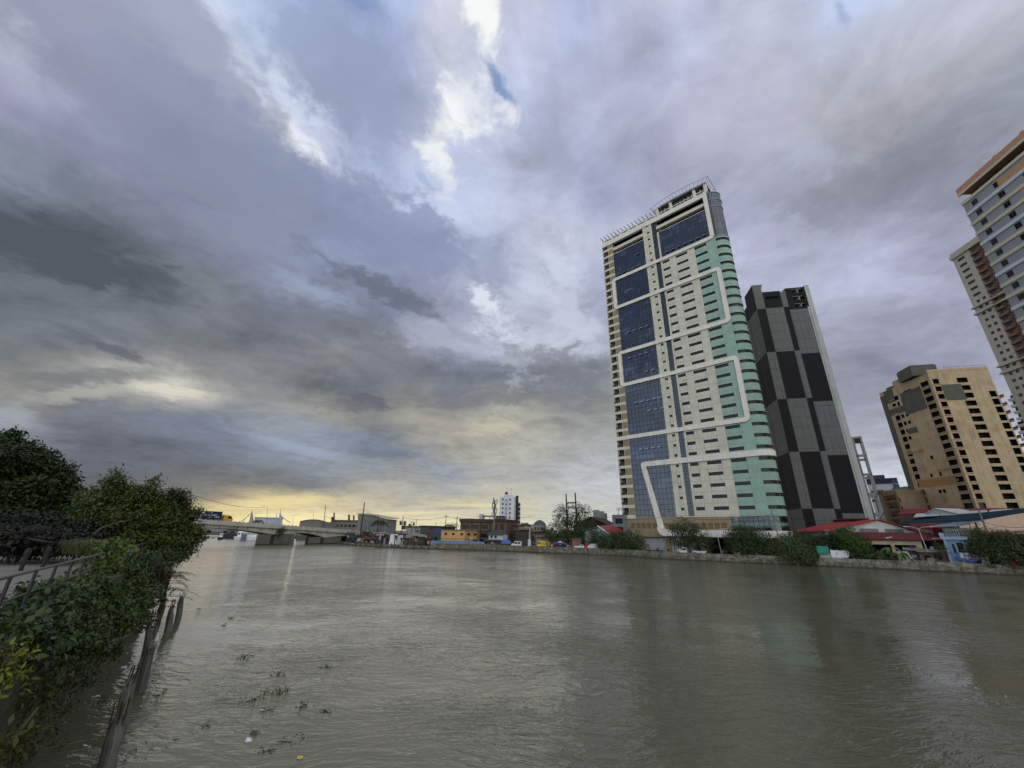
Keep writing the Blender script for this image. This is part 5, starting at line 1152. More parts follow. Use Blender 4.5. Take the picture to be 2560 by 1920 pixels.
# things on the bridge
sC0, sC1 = sbr(477), sbr(552)
Lc = sC1 - sC0; zc_ = ztop(sC0 + Lc / 2) - .95
T = thing('container_truck', 'dark blue shipping container with white lettering on a truck crossing the bridge', 'truck', FBr.p(sC0 + Lc / 2, -4, zc_))
navy = M('container_navy', (26, 34, 66), .5, .08, .5, streak=.1)
mb = MB(); n_ = 44
zC = zc_ + 1.2
mb.box(FBr, sC0, sC1, -5.2, -2.85, zC, zC + 2.75)
for i in range(n_): s = sC0 + Lc * (i + .25) / n_; mb.box(FBr, s, s + Lc / n_ * .5, -2.85, -2.80, zC + .15, zC + 2.6)
for s in (sC0 - .02, sC1 - .13): mb.box(FBr, s, s + .15, -2.86, -2.76, zC, zC + 2.77)
ct = mb.build('container', navy, T)
lw_ = M('logo_white', (214, 216, 220), .5)
lettering('CMA CGM', FBr, sC0 + Lc * .60, -2.78, zC + 1.2, .85, lw_, ct)
mb = MB()
mb.prism([FBr.p(sC0 + Lc * .57, -2.79, zC + 2.1), FBr.p(sC0 + Lc * .66, -2.79, zC + 2.25), FBr.p(sC0 + Lc * .64, -2.79, zC + 2.5), FBr.p(sC0 + Lc * .63, -2.79, zC + 2.3)], FBr.n * .02)
mb.prism([FBr.p(sC0 + Lc * .55, -2.79, zC + .75), FBr.p(sC0 + Lc * .58, -2.79, zC + .55), FBr.p(sC0 + Lc * .66, -2.79, zC + .98), FBr.p(sC0 + Lc * .58, -2.79, zC + .72)], FBr.n * .02)
for z in (.95, .70): mb.box(FBr, sC0 + Lc * .77, sC0 + Lc * .93, -2.8, -2.775, zC + z, zC + z + .1)
mb.build('logo_marks', lw_, ct)
mb = MB(); mb.box(FBr, sC0, sC1, -5, -3, zC - .35, zC - .05); mb.build('chassis', darkm, T)
for s in (sC0 + 1, sC0 + 2.3, sC0 + 3.6, sC1 - 2.2, sC1 - 1.0, sC1 + 3.0):
    mb = MB(); mb.tube([FBr.p(s, -3.3, zc_ + .5), FBr.p(s, -2.95, zc_ + .5)], .5, 12); w_ = mb.build('wheel', M('tyre', (24, 24, 24), .9), T)
    mb = MB(); mb.tube([FBr.p(s, -2.96, zc_ + .5), FBr.p(s, -2.9, zc_ + .5)], .22, 10); mb.build('hub', M('hub_grey', (150, 150, 150)), w_)
mb = MB(); q0 = sC1 + .9; mb.prism([FBr.p(q0, -2.9, zc_ + .7), FBr.p(q0 + 3.0, -2.9, zc_ + .7), FBr.p(q0 + 3.0, -2.9, zc_ + 1.6), FBr.p(q0 + 2.2, -2.9, zc_ + 2.7), FBr.p(q0, -2.9, zc_ + 2.9)], FBr.n * -2.1); cab = mb.build('cab', M('cab_yellow', (196, 150, 60), .5), T)
mb = MB(); mb.prism([FBr.p(q0 + 1.3, -2.88, zc_ + 1.7), FBr.p(q0 + 2.7, -2.88, zc_ + 1.7), FBr.p(q0 + 2.1, -2.88, zc_ + 2.55), FBr.p(q0 + 1.3, -2.88, zc_ + 2.6)], FBr.n * .02); mb.build('window', dglass, cab)
f_ = FBr
s = sbr(487); T = thing('road_sign', 'small white square sign on a post in front of the blue container', 'sign', f_.p(s, -.1, ztop(s) - .2)); mb = MB(); mb.tube([f_.p(s, .0, ztop(s) - .3), f_.p(s + .5, .0, ztop(s) + 2.1)], .11, 6); mb.build('post', lampm, T)
mb = MB(); mb.box(f_, s, s + 1.15, .1, .16, ztop(s) + 2.0, ztop(s) + 2.75); mb.build('panel', M('sign_white', (200, 202, 204)), T)
# plant growing out of the girder -> later with the greenery
# ================================================================== beyond the bridge
T = thing('event_hall', 'low white hall flanked by thin pointed spires and guy cables behind the bridge', 'building', (*loc(680, 330).to_2d(), GZ))
f_ = fpx(628, 330, 700, 330); hw = M('hall_white', (168, 172, 186), .6, .04, .3)
mb = MB(); z = hz(660, 1295, 330); mb.box(f_, 0, f_.W * .99, -12, 0, GZ, z); mb.build('wall', hw, T)
mb = MB(); mb.box(f_, -.2, f_.W, -12, .4, z, z + .5); mb.build('roof_edge', M('hall_edge', (160, 164, 176)), T)
for (xb0, xb1, xt, yt) in ((615, 629, 630, 1273), (694, 703, 699, 1281)):
    mb = MB(); a, b, t = loc(xb0, 326, GZ), loc(xb1, 326, GZ), pt(xt, yt, 326)
    mid = a.lerp(b, .7); mb.add([a, b, mid + Vector((2, 4, 0)), t], [(0, 1, 3), (1, 2, 3), (2, 0, 3), (0, 2, 1)]); mb.build('spire', hw if xb0 > 650 else M('spire_grey', (150, 148, 150), streak=.4), T)
mb = MB()
for (xa, ya, xb, yb) in ((629, 1283, 600, 1306), (622, 1287, 606, 1304), (703, 1292, 727, 1307), (703, 1290, 722, 1305)): mb.tube([pt(xa, ya, 327), pt(xb, yb, 327)], .16, 4)
mb.build('guy_cable', M('cable_grey', (150, 146, 140)), T)
for (x, yb, yt) in ((690, 1298, 1282), (703, 1298, 1286), (701.5, 1296, 1271)):
    mb = MB(); mb.tube([loc(x, 322, GZ), pt(x + (1 if x < 700 else 0), yt, 322)], [.7, .12], 5); mb.build('pinnacle', hw, T)
def arch_hall(name, label, px0, px1, ytop, r, wallm, roofm, rise, dep=14):
    f = fpx(px0, r, px1, r); z = hz((px0 + px1) / 2, ytop, r); T = thing(name, label, 'warehouse', f.p(f.W / 2, -dep / 2, GZ)); W = f.W; n = 12
    zz = lambda i: z - rise * (2 * i / n - 1) ** 2
    mb = MB(); pts = [f.p(W * i / n, 0, zz(i) - .3) for i in range(n + 1)]; mb.prism([f.p(0, 0, GZ)] + [f.p(W, 0, GZ)] + pts[::-1], f.n * -dep); mb.build('wall', wallm, T)
    mb = MB()
    for i in range(n): mb.prism([f.p(W * i / n, .5, zz(i) - .28), f.p(W * (i + 1) / n, .5, zz(i + 1) - .28), f.p(W * (i + 1) / n, .5, zz(i + 1)), f.p(W * i / n, .5, zz(i))], f.n * -(dep + 1))
    mb.build('roof', roofm, T); return T
arch_hall('warehouse', 'grey warehouse with a low arched roof behind the bridge', 744, 812, 1298, 290, M('arch_wall', (120, 112, 104), streak=.4), M('arch_roof', (148, 140, 128), .6, streak=.3), 1.3)
f_ = fpx(797, 262, 838, 262)
building('building', 'plain grey block beside the bridge deck, right of the arched warehouse', 'building', f_, f_.W, 10, hz(815, 1305, 262), M('block_dull', (98, 98, 92), streak=.3))
# factory with stacks
f_ = fpx(832, 300, 893, 296); zf = hz(860, 1303.5, 298)
T = building('factory', 'low factory with thin chimneys behind the bridge end, one smoking', 'factory', f_, f_.W, 16, zf, M('factory_wall', (118, 112, 104), streak=.3), [(1 + 2.6 * i, 2.9 + 2.6 * i, zf - 3.4, zf - 1.9) for i in range(6)], nm=2)
mb = MB(); mb.box(f_, -.4, f_.W + .3, -16, .5, zf, zf + .9); mb.build('roof', M('factory_roof', (84, 86, 74), streak=.3), T)
for px, yt, w in ((835.5, 1282, .55), (872.7, 1286.5, .75), (884.5, 1288, .6)):
    mb = MB(); p = loc(px, 300, GZ); t = pt(px, yt, 300); mb.tube([p, t], [w * 1.1, w * .85], 10); mb.tube([t - Vector((0, 0, .4)), t], w * 1.05, 10); mb.build('chimney', M('stack_rust', (110, 84, 66), .8, .1, .5, streak=.4), T)
mb = MB(); p = loc(832.5, 301, GZ); t = pt(832.5, 1292, 301); mb.tube([p, t], [1.2, 1.1], 8); mb.build('tank', darkm, T)
# smoke
sm = bpy.data.materials.new('smoke'); sm.use_nodes = True; nt = sm.node_tree; nt.nodes.clear(); q = G(nt)
P = q.n('ShaderNodeNewGeometry').outputs['Position']
den = q.m('MULTIPLY', q.mr(q.noise(P, .35, 4, .6), .42, .7), .10)
vol = q.n('ShaderNodeVolumePrincipled', {'Color': (.35, .33, .33, 1), 'Density': den}); o = q.n('ShaderNodeOutputMaterial'); nt.links.new(vol.outputs[0], o.inputs['Volume'])
mb = MB(); tp = pt(835.5, 1282, 300); mb.tube([tp + Vector((.2, 0, .2)), tp + Vector((0, 0, 4)), tp + Vector((.8, 0, 8)), tp + Vector((.4, 0, 12)), tp + Vector((2, 0, 15)), tp + Vector((4.5, 0, 19))], [.5, 1.0, 1.4, 1.7, 2.2, 2.4], 8)
o = mb.build('smoke', sm, org=tp.copy()); tag(o, 'thin grey smoke rising from the leftmost factory chimney', 'smoke', kind='stuff')
# glazed hall with the wide pale roof
f_ = fpx(890, 232, 964, 226); zh = hz(930, 1297, 229); W = f_.W
T = building('hall', 'hall with tall glazed bays under a wide pale flat roof, right of the factory', 'building', f_, W, 14, zh, M('hall_grey', (126, 122, 112), streak=.3), [(1.0 + (W - 1.4) * i / 6, 1.0 + (W - 1.4) * (i + .86) / 6, 4.0, zh - .8) for i in range(6)], nm=2, winmats=[M('hall_pane', (92, 98, 104), .2, .2, .5), M('hall_mullion', (70, 60, 54))], wd=-.1)
mb = MB(); mb.prism([f_.p(-.8, 1, zh + 2.2), f_.p(W * .55, 1.5, zh + 1.6), f_.p(W + 1.2, 1.5, zh + .1), f_.p(W + 1.2, -14, zh + .6), f_.p(-.8, -14, zh + 3.0)], Vector((0, 0, .3))); mb.prism([f_.p(-.2, .3, zh), f_.p(W, .3, zh), f_.p(W * .55, .4, zh + 1.5), f_.p(-.2, .3, zh + 2.1)], f_.n * -.4, 1); mb.build('roof', [M('roof_pale_green', (150, 152, 140), .6, streak=.2), M('hall_grey', (126, 122, 112))], T)
f_ = fpx(963, 236, 981, 235)
T = building('shed', 'small pink and white striped tower block right of the glazed hall', 'shed', f_, f_.W, 6, hz(972, 1311, 236), M('stripe_white', (178, 170, 164), streak=.2))
mb = MB()
for i in range(6): s = f_.W * (i + .25) / 6; mb.box(f_, s, s + f_.W / 12, 0, .06, 3, hz(972, 1312, 236))
mb.build('stripe', M('stripe_red', (130, 72, 70)), T)
# long teal and blue market rows
for i, (x0, x1, yt, r, c, lab) in enumerate(((1013, 1062, 1317, 210, (148, 146, 140), 'pale grey flat-roofed building left of the dark teal sheds'), (1050, 1078, 1316, 200, (78, 92, 90), 'dark teal shed with a plain front beside the purple-topped one'), (1072, 1104, 1318, 190, (74, 78, 84), 'shed with a purple and blue upper band left of the orange house'))):
    f_ = fpx(x0, r, x1, r - 4); z = hz((x0 + x1) / 2, yt, r - 2)
    T = building('shed', lab, 'building', f_, f_.W, 10, z, M('row_wall_%d' % i, c, .8, .1, .6, streak=.4), [(1 + 2.2 * k, 2.2 + 2.2 * k, GZ + 1.2, GZ + 2.6) for k in range(int(f_.W / 2.2) - 1)], nm=2, group=None)
    mb = MB(); mb.box(f_, -.4, f_.W + .4, -10, .6, z, z + .35, 0)
    if i == 2: mb.box(f_, 0, f_.W * .45, 0, .1, z - 2.2, z, 1); mb.box(f_, f_.W * .45, f_.W, 0, .1, z - 2.2, z, 2)
    else: mb.box(f_, 0, f_.W, 0, .9, z - 3.4, z - 3.2, 0)
    mb.build('roof', [M('roof_teal_dark', (52, 64, 64), .7), M('band_purple', (86, 54, 76)), M('band_blue', (70, 74, 120))], T)
# ---- shacks between the bridge and the orange house
rnd = random.Random(5)
tones = [('grey board', (108, 100, 90)), ('brown plank', (92, 76, 60)), ('rusty tin', (104, 78, 64)), ('dark plywood', (66, 58, 50)), ('pale sheet', (132, 130, 124)), ('tan plywood', (134, 116, 92)), ('blue-grey board', (84, 92, 100)), ('bare block', (120, 116, 110))]
roofs = [('a grey tin roof', (120, 118, 112)), ('a rust-brown roof', (94, 68, 54)), ('a pale tin roof', (158, 156, 148)), ('a dark roof', (60, 56, 52)), ('a red-stained roof', (92, 60, 54))]
ords = ['first', 'second', 'third', 'fourth', 'fifth', 'sixth', 'seventh', 'eighth', 'ninth', 'tenth', 'eleventh', 'twelfth', 'thirteenth', 'fourteenth', 'fifteenth', 'sixteenth', 'seventeenth', 'eighteenth']
def bankr(px):
    xs = [850, 880, 960, 1080, 1200, 1360, 1500, 1560, 1640, 1750, 2000, 2240, 2560]; rs = [204, 186, 168, 154.5, 152.5, 138, 134.5, 131.5, 124, 120, 120.5, 122.6, 125.6]
    return float(np.interp(px, xs, rs))
for row, (n_, back, ybase, var, nm_) in enumerate(((14, 2.0, 1344, 7, 'riverside'), (11, 9.0, 1335, 6, 'upper-row'))):
    for i in range(n_):
        x0 = 868 + (1080 - 868) * i / n_ + rnd.uniform(-2, 2); x1 = x0 + (1080 - 868) / n_ * rnd.uniform(.85, 1.1)
        r = bankr((x0 + x1) / 2) + back + rnd.uniform(0, 2); (tn, tc_), (rn, rc2) = rnd.choice(tones), rnd.choice(roofs); tc_ = tuple(int(v * .8) for v in tc_); rc2 = tuple(int(v * .8) for v in rc2)
        lab = '%s shack of %s with %s, %s along from the bridge' % (nm_, tn, rn, ords[i])
        shack(lab, x0, x1, r, ybase + rnd.uniform(-var, var) * .8 - (x0 - 868) * .004, M('shk_%s' % tn, tc_, .9, .2, 1.2, streak=.5), MR('shr_%s' % rn, rc2, .7, .25, (.6, -.8), .2, .5, (84, 60, 46)), 5, rnd.uniform(.1, .9), group='riverside shacks below the bridge')
# upper deck storeys and hanging things
for i, (x, y, w, h, c, lab) in enumerate(((897, 1349, 1.6, 1.3, (166, 168, 170), 'white cloth hanging at the left end of the riverside shacks'), (905, 1352, 1.5, 2.2, (108, 105, 88), 'drab grey sheet hanging beside the small white cloth'), (984, 1348, 3.0, 3.6, (212, 214, 216), 'crumpled white sheet hanging left of the square white board'), (1000, 1350, 2.2, 3.4, (175, 176, 176), 'square white board fixed upright on the riverside shacks'), (950, 1343, 1.0, 2.1, (134, 130, 124), 'pale tarpaulin strip in the middle of the riverside shacks'), (961, 1353, 0.9, 2.1, (127, 124, 117), 'narrow pale panel near the water under the shacks'))):
    r = bankr(x) + .9; f_ = Fr(pt(x, y, r), (math.cos(AZ(x)), -math.sin(AZ(x)), 0)); z = hz(x, y, r)
    mb = MB(); mb.prism([f_.p(-w / 2, 0, z - h / 2), f_.p(w / 2, .1, z - h / 2 + .1), f_.p(w / 2 - .15, 0, z + h / 2), f_.p(-w / 2 + .2, .1, z + h / 2 - .15)], f_.n * -.06)
    o = mb.build('hanging_sheet', M('sheet_%d' % i, c, .85, .08), org=f_.p(0, 0, z - h / 2)); tag(o, lab, 'sheet')
f_ = fpx(1046, 168, 1063, 167); T = thing('shack', 'bright orange box-like shack with a white end near the blue fence', 'shack', f_.p(1, -1, GZ)); mb = MB(); mb.box(f_, 0, f_.W * .8, -3, 0, hz(1055, 1349, 168), hz(1055, 1337, 168), 0); mb.box(f_, f_.W * .8, f_.W, -3, .05, hz(1055, 1347, 168), hz(1055, 1338, 168), 1); mb.box(f_, 0, f_.W, -3, -.3, GZ, hz(1055, 1349, 168), 2); mb.build('wall', [M('shack_orange', (140, 74, 46), .7), M('shack_white', (190, 190, 186)), dint], T)
mb = MB(); mb.box(f_, -.3, f_.W + .3, -3.2, .4, hz(1055, 1337, 168), hz(1055, 1336, 168)); mb.build('roof', tin, T)
# poles
epole('very tall leaning pole just right of the bridge end', 902, 189, 1255.5, 911.5, rad=.26, m=darkm)
epole('second pole close beside the very tall leaning one, shorter', 897, 192, 1300, 900, rad=.2, m=polem)
epole('tall bare pole on the bridge before the arched warehouse', 809, 215, 1262, 814, rad=.16, m=darkm)
epole('short pole sticking up behind the wide pale roof', 945, 220, 1286, 946, rad=.2, m=darkm)
epole('pole carrying four dark transformer cans above the shacks', 1005, 190, 1289.5, 1008, rad=.2, trafo=((.28, -.8, 1.6), (.28, .9, 1.7), (.44, .9, 1.7), (.44, .1, 1.5)), m=darkm)
epole('shorter pole with two dark cans right of the four-can pole', 1029, 188, 1304, 1030, rad=.16, arms=(.03,), trafo=((.2, -.9, 1.6), (.12, .8, 1.2)), m=darkm)
epole('slim pole between the two-can pole and the blue fence', 1039.5, 195, 1298, 1041, rad=.14, m=darkm)
epole('wooden pole with a crossarm left of the brown building', 1113.5, 175, 1287, 1115.5, rad=.16, arms=(.05,), m=darkm)
epole('wooden pole nearest the brown building, without a can', 1141.5, 172, 1290, 1143, rad=.16, arms=(.1,), m=darkm)
epole('thin pole over the purple-topped shed', 1090, 230, 1305, 1090, rad=.12, m=darkm)
for (xa, ya, ra, xb, yb, rb_, sg, lab) in ((1008, 1294, 190, 1115, 1292, 175, 1.0, 'cable from the four-can pole to the crossarm pole'), (1115, 1292, 175, 1143, 1293, 172, .3, 'short cable between the two wooden poles'), (814, 1290, 215, 911, 1296, 189, 1.6, 'cable between the two tallest poles by the bridge'), (911, 1300, 189, 1008, 1300, 190, 1.4, 'cable from the very tall leaning pole to the four-can pole'), (460, 1229, 150, 664, 1268, 205, 1.5, 'thin cable in the sky above the blue container'), (1143, 1293, 172, 1330, 1291, 165, 1.0, 'cable crossing behind the white tower to the big tree')):
    wire(lab, [pt(xa, ya, ra), pt(xb, yb, rb_)], sg, .05, 10)
# ---- orange house, blue fence, brown building
f_ = fpx(1103, 160.5, 1192, 158); zo = hz(1148, 1326, 159); W = f_.W; xo = f_.s_px(1162)
T = building('house', 'long flat-roofed house, orange on the left and tan on the right, with small square windows', 'house', f_, xo, 8, zo, M('house_orange', (194, 152, 104), .8, .05, .5, streak=.15), [(a, a + 1.0, zo - 1.7, zo - .9) for a in (1.2, xo * .46, xo * .82)], nm=1)
fo2 = f_; hs = [(xo + 1.0, xo + 2.0, zo - 1.7, zo - .9), (xo + 3.4, xo + 4.4, zo - 1.7, zo - .9), (xo + 3.2, xo + 4.5, GZ + .1, GZ + 2.2)]
mb = MB(); mb.holes(f_, xo, W, GZ, zo, hs, .3, 0, 0, 1); mb.box(f_, xo + .01, W, -8, -.32, GZ, zo - .01, 0); mb.build('tan_wall', [M('house_tan', (150, 118, 80), .8, .05, .5, streak=.2), dint], T)
mb = MB(); mb.box(f_, -.3, W + .2, -8, .3, zo, zo + .3); mb.build('roof_edge', M('roof_edge_grey', (92, 92, 86)), T)
mb = MB()
for i in range(10): s = .3 + W * i / 10; mb.tube([f_.p(s, .9, GZ), f_.p(s, .9, GZ + 2.6)], .04, 4)
mb.tube([f_.p(0, .9, GZ + 2.5), f_.p(W, .9, GZ + 2.5)], .04, 4); mb.build('railing', darkm, T)
mb = MB()
for k in range(2): mb.box(f_, xo + 1.9, xo + 3.1 - .25 * k, .0, .04, zo - 2.6 - .35 * k, zo - 2.42 - .35 * k)
mb.build('wall_writing', lw_, T)
fa, fb_ = loc(1078, 158.2), loc(1212, 154.2); f_ = Fr(fa, fb_ - fa); W = (fb_ - fa).length
T = thing('fence', 'long light blue board fence on the river wall below the orange house', 'fence', f_.p(W / 2, 0, GZ))
mb = MB(); nb = 14
for i in range(nb): a, b = W * i / nb, W * (i + 1) / nb - .05; mb.box(f_, a, b, -.05, 0, 1.3, 2.75 - .12 * (i % 3 == 1))
mb.build('panel', M('fence_blue', (104, 138, 172), .7, .12, .8, streak=.4), T)
mb = MB()
for i in range(nb + 1): mb.box(f_, W * i / nb - .06, W * i / nb + .06, 0, .07, 1.2, 2.85)
mb.build('post', M('fence_post', (74, 92, 112)), T)
f_ = fpx(1150, 180, 1229, 178); zb1 = hz(1200, 1300, 179); W = f_.W
brw = M('brown_building', (118, 98, 82), .85, .1, .5, streak=.4)
hs = [(W * a, W * b, zb1 - 3.6, zb1 - 1.9) for a, b in ((.06, .30), (.38, .60), (.66, .88))] + [(W * a, W * b, zb1 - 6.9, zb1 - 5.3) for a, b in ((.06, .30), (.40, .60), (.66, .88))] + [(W * .06, W * .9, GZ + .4, GZ + 2.2)]
T = building('apartment_block', 'brown three-storey building with a dark flat parapet behind the tan wall', 'building', f_, W, 12, zb1, brw, hs, nm=4)
mb = MB(); mb.box(f_, -.5, W + .3, -12, .7, zb1 - .9, zb1 + .4); mb.box(f_, -.2, W, 0, .5, zb1 - 4.5, zb1 - 4.2)
for s in (0, W * .34, W * .63, W * .93): mb.box(f_, s, s + .35, 0, .4, GZ, zb1 - .9)
mb.build('parapet', M('parapet_brown', (70, 54, 46), .8, streak=.2), T)
f_ = fpx(1229, 170, 1266, 167); zb2 = hz(1247, 1303, 168); W = f_.W
T = building('apartment_block', 'brown corner wing with tall arched windows behind the cell mast', 'building', f_, W, 9, zb2, M('wing_brown', (98, 80, 70), .85, .1, .5, streak=.4), [(W * .2, W * .38, zb2 - 3.4, zb2 - 1.4), (W * .6, W * .8, zb2 - 3.4, zb2 - 1.4), (W * .2, W * .38, zb2 - 6.8, zb2 - 4.4), (W * .6, W * .8, zb2 - 6.8, zb2 - 4.4)], nm=2)
mb = MB(); mb.box(f_, -.3, W + .3, -9, .5, zb2, zb2 + .7); mb.build('parapet', M('parapet_brown', (70, 54, 46)), T)
mb = MB(); mb.box(f_, W * .2, W * .85, 0, .04, zb2 - 8.6, zb2 - 7.0); mb.build('panel', M('panel_grey_pale', (150, 148, 146)), T)
f2 = fpx(1196, 182, 1262, 180); z0, z1 = zb1 + .3, hz(1225, 1289, 181)
T = thing('rooftop_canopy', 'flat-roofed open canopy and water tank on top of the brown building', 'canopy', f2.p(5, -3, z0)); W = f2.W
mb = MB(); mb.box(f2, W * .14, W * .95, -6, .2, z1 - .3, z1, 0); mb.box(f2, W * .62, W * .95, -5, 0, z0, z1 - .3, 1); 
for s in (W * .18, W * .4, W * .6): mb.box(f2, s, s + .25, -.3, 0, z0, z1 - .3, 1)
mb.build('canopy', [M('canopy_grey', (70, 66, 62)), M('canopy_brown', (96, 80, 72))], T)
mb = MB(); mb.tube([f2.p(.9, -1, z0), f2.p(.9, -1, z0 + 2.2)], 1.0, 10); mb.build('tank', M('tank_pale', (176, 176, 172)), T)
# cell mast
p = loc(1234.5, 158, GZ); t = pt(1237, 1250, 158)
T = thing('cell_mast', 'tall slim mast bristling with antenna panels in front of the brown corner wing', 'mast', p)
mb = MB(); mb.tube([p, t], [.42, .25], 8); mb.build('pole', M('mast_grey', (104, 104, 100)), T)
for lv_ in (.02, .13, .23, .34):
    for a in range(3):
        an = a * 2.09 + lv_ * 9; c = t.lerp(p, lv_) + Vector((math.cos(an), math.sin(an), 0)) * .85
        mb = MB(); mb.wbox((c.x, c.y, c.z - 1.1), (.35, .25), 1.9 + .4 * (a % 2)); mb.tube([c, t.lerp(p, lv_)], .05, 4); mb.build('antenna_panel', M('antenna_grey', (140, 142, 142)), T)
# guard house
f_ = fpx(1222, 156, 1257, 154); W = f_.W; zg1, zg2 = hz(1240, 1351, 155), hz(1240, 1337, 155)
T = building('guard_house', 'small white upper room on a dark hut beside the end of the blue fence', 'hut', f_, W, 5, zg2, M('guard_white', (186, 188, 190), .7, streak=.2), [(W * .12, W * .27, zg1 + .7, zg2 - .2), (W * .42, W * .57, zg1 + .7, zg2 - .2)], z0=zg1, nm=2)
mb = MB(); mb.prism([f_.p(-.7, .8, zg2), f_.p(W + .7, .8, zg2), f_.p(W - 1, -2.5, zg2 + 1.6), f_.p(1, -2.5, zg2 + 1.6)], Vector((0, 0, .15))); mb.prism([f_.p(-1.6, 1.2, zg1 - .3), f_.p(W * .95, 1.2, zg1 - .3), f_.p(W * .9, -.1, zg1 + .2), f_.p(-1.2, -.1, zg1 + .2)], Vector((0, 0, .12))); mb.build('roof', M('guard_roof', (58, 62, 54), .8), T)
mb = MB(); mb.box(f_, -1.0, W * .85, -5, -.02, GZ, zg1, 0); mb.box(f_, W * .85, W, -5, -2, GZ, zg1, 0); mb.box(f_, W * .16, W * .4, -.02, .03, GZ + 1.0, zg1 - .5, 1); mb.build('lower_room', [M('guard_lower', (92, 86, 80), streak=.4), M('guard_notice', (176, 172, 174))], T)
# white tower
f_ = fpx(1247, 345, 1285, 345); zt_ = hz(1265, 1241, 345); W = f_.W
wt = M('far_tower_white', (206, 208, 214), .7, .03, .3, streak=.08); nfl = 11; fh = (zt_ - 22) / nfl
hs = [(W * a - .6, W * a + .6, zt_ - 3.4 - 3.5 * k, zt_ - 1.7 - 3.5 * k) for k in range(11) for a in (.21, .70)]
T = building('apartment_tower', 'slim white residential tower far behind the brown building', 'tower', f_, W, 9, zt_ - .5, wt, hs, nm=1, wd=-.1)
mb = MB(); mb.box(f_, W * .32, W * .58, 0, .7, GZ, zt_ + 1.6, 0); mb.box(f_, W * .28, W, -8, -.4, zt_ - .5, zt_ + 1.2, 0); mb.box(f_, W * .36, W * .54, .7, .75, zt_ - 40, zt_ - 2.5, 1)
for k in range(11): mb.box(f_, W * .40, W * .50, .76, .82, zt_ - 3.2 - 3.5 * k, zt_ - 2.6 - 3.5 * k, 2)
mb.box(f_, 0, .5, 0, .4, GZ, zt_ + .4, 0); mb.build('stair_panel', [wt, M('panel_blue_grey', (172, 178, 192)), dglass], T)
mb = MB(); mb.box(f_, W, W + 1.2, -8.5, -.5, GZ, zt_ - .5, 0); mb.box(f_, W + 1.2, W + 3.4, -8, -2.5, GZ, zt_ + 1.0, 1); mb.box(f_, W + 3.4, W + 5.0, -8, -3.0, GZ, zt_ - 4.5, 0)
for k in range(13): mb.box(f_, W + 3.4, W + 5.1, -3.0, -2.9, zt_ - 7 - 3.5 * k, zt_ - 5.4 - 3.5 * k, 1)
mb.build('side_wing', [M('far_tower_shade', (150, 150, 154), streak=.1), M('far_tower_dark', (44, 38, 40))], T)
mb = MB(); c = f_.p(W * .45, -.5, zt_ + 2.0); mb.tube([c - Vector((0, 0, .5)), c + Vector((0, 0, .5)), c + Vector((0, 0, 1.5)), c + Vector((0, 0, 2.2))], [1.3, 1.5, 1.0, .2], 10); mb.build('dome', M('dome_brown', (110, 76, 64)), T)
mb = MB(); mb.tube([f_.p(W * .75, -3, zt_ + 1), f_.p(W * .75, -3, zt_ + 7)], .12, 5); mb.build('antenna', darkm, T)
# small background blocks between the white tower and the big tree
for (x0, x1, yt, r, c, lab, rf) in ((1266, 1294, 1313, 172, (84, 78, 72), 'dark flat building below the white tower', 0), (1288, 1322, 1325, 166, (72, 70, 68), 'dark open-sided shed behind the white lamp post', 0), (1296, 1336, 1314, 245, (166, 166, 160), 'row of pale low blocks under the palms', 0), (1334, 1365, 1310, 225, (140, 140, 144), 'pale block with a barrel roof left of the big tree', 1), (1326, 1382, 1329, 165, (92, 84, 76), 'jumble of brown walls and tin roofs left of the big tree', 0), (1340, 1372, 1343, 150, (142, 138, 132), 'pale panelled sheds behind the yellow truck', 0)):
    f_ = fpx(x0, r, x1, r); z = hz((x0 + x1) / 2, yt, r); W = f_.W
    T = building('building', lab, 'building', f_, W, 9, z, M('bgw_%d' % x0, c, .85, .12, .6, streak=.5), [(W * (i + .2) / 4, W * (i + .75) / 4, max(GZ + .3, z - 3.4), z - 1.6) for i in range(4)], nm=2)
    mb = MB()
    if rf:
        n = 8
        for i in range(n): mb.prism([f_.p(W * i / n, .4, z + 2.0 - 2.0 * (2 * i / n - 1) ** 2), f_.p(W * (i + 1) / n, .4, z + 2.0 - 2.0 * (2 * (i + 1) / n - 1) ** 2), f_.p(W * (i + 1) / n, .4, z - .1), f_.p(W * i / n, .4, z - .1)], f_.n * -9)
    else: mb.prism([f_.p(-.5, .8, z - .2), f_.p(W + .4, .8, z + .1), f_.p(W + .4, -9, z + .7), f_.p(-.5, -9, z + .5)], Vector((0, 0, .15)))
    mb.build('roof', tinr if not rf else M('barrel_roof', (92, 94, 98), .6), T)
arm_lamp('pale lamp post with a white box at its foot, between van and yellow truck', 1324, 142, 1321, (1, -1), px_top=1324, L=1.0, rad=.12)
f_ = Fr(loc(1323, 141.5), (1, 0, 0)); T = thing('cabinet', 'white box at the foot of the pale lamp post by the yellow truck', 'cabinet', f_.p(0, 0, GZ)); mb = MB(); mb.box(f_, -.4, .5, -.5, .3, 1.9, 3.9); mb.build('body', wwhite, T); mb = MB(); mb.box(f_, -.1, .1, -.1, .1, GZ, 1.9); mb.build('post', wframe, T)
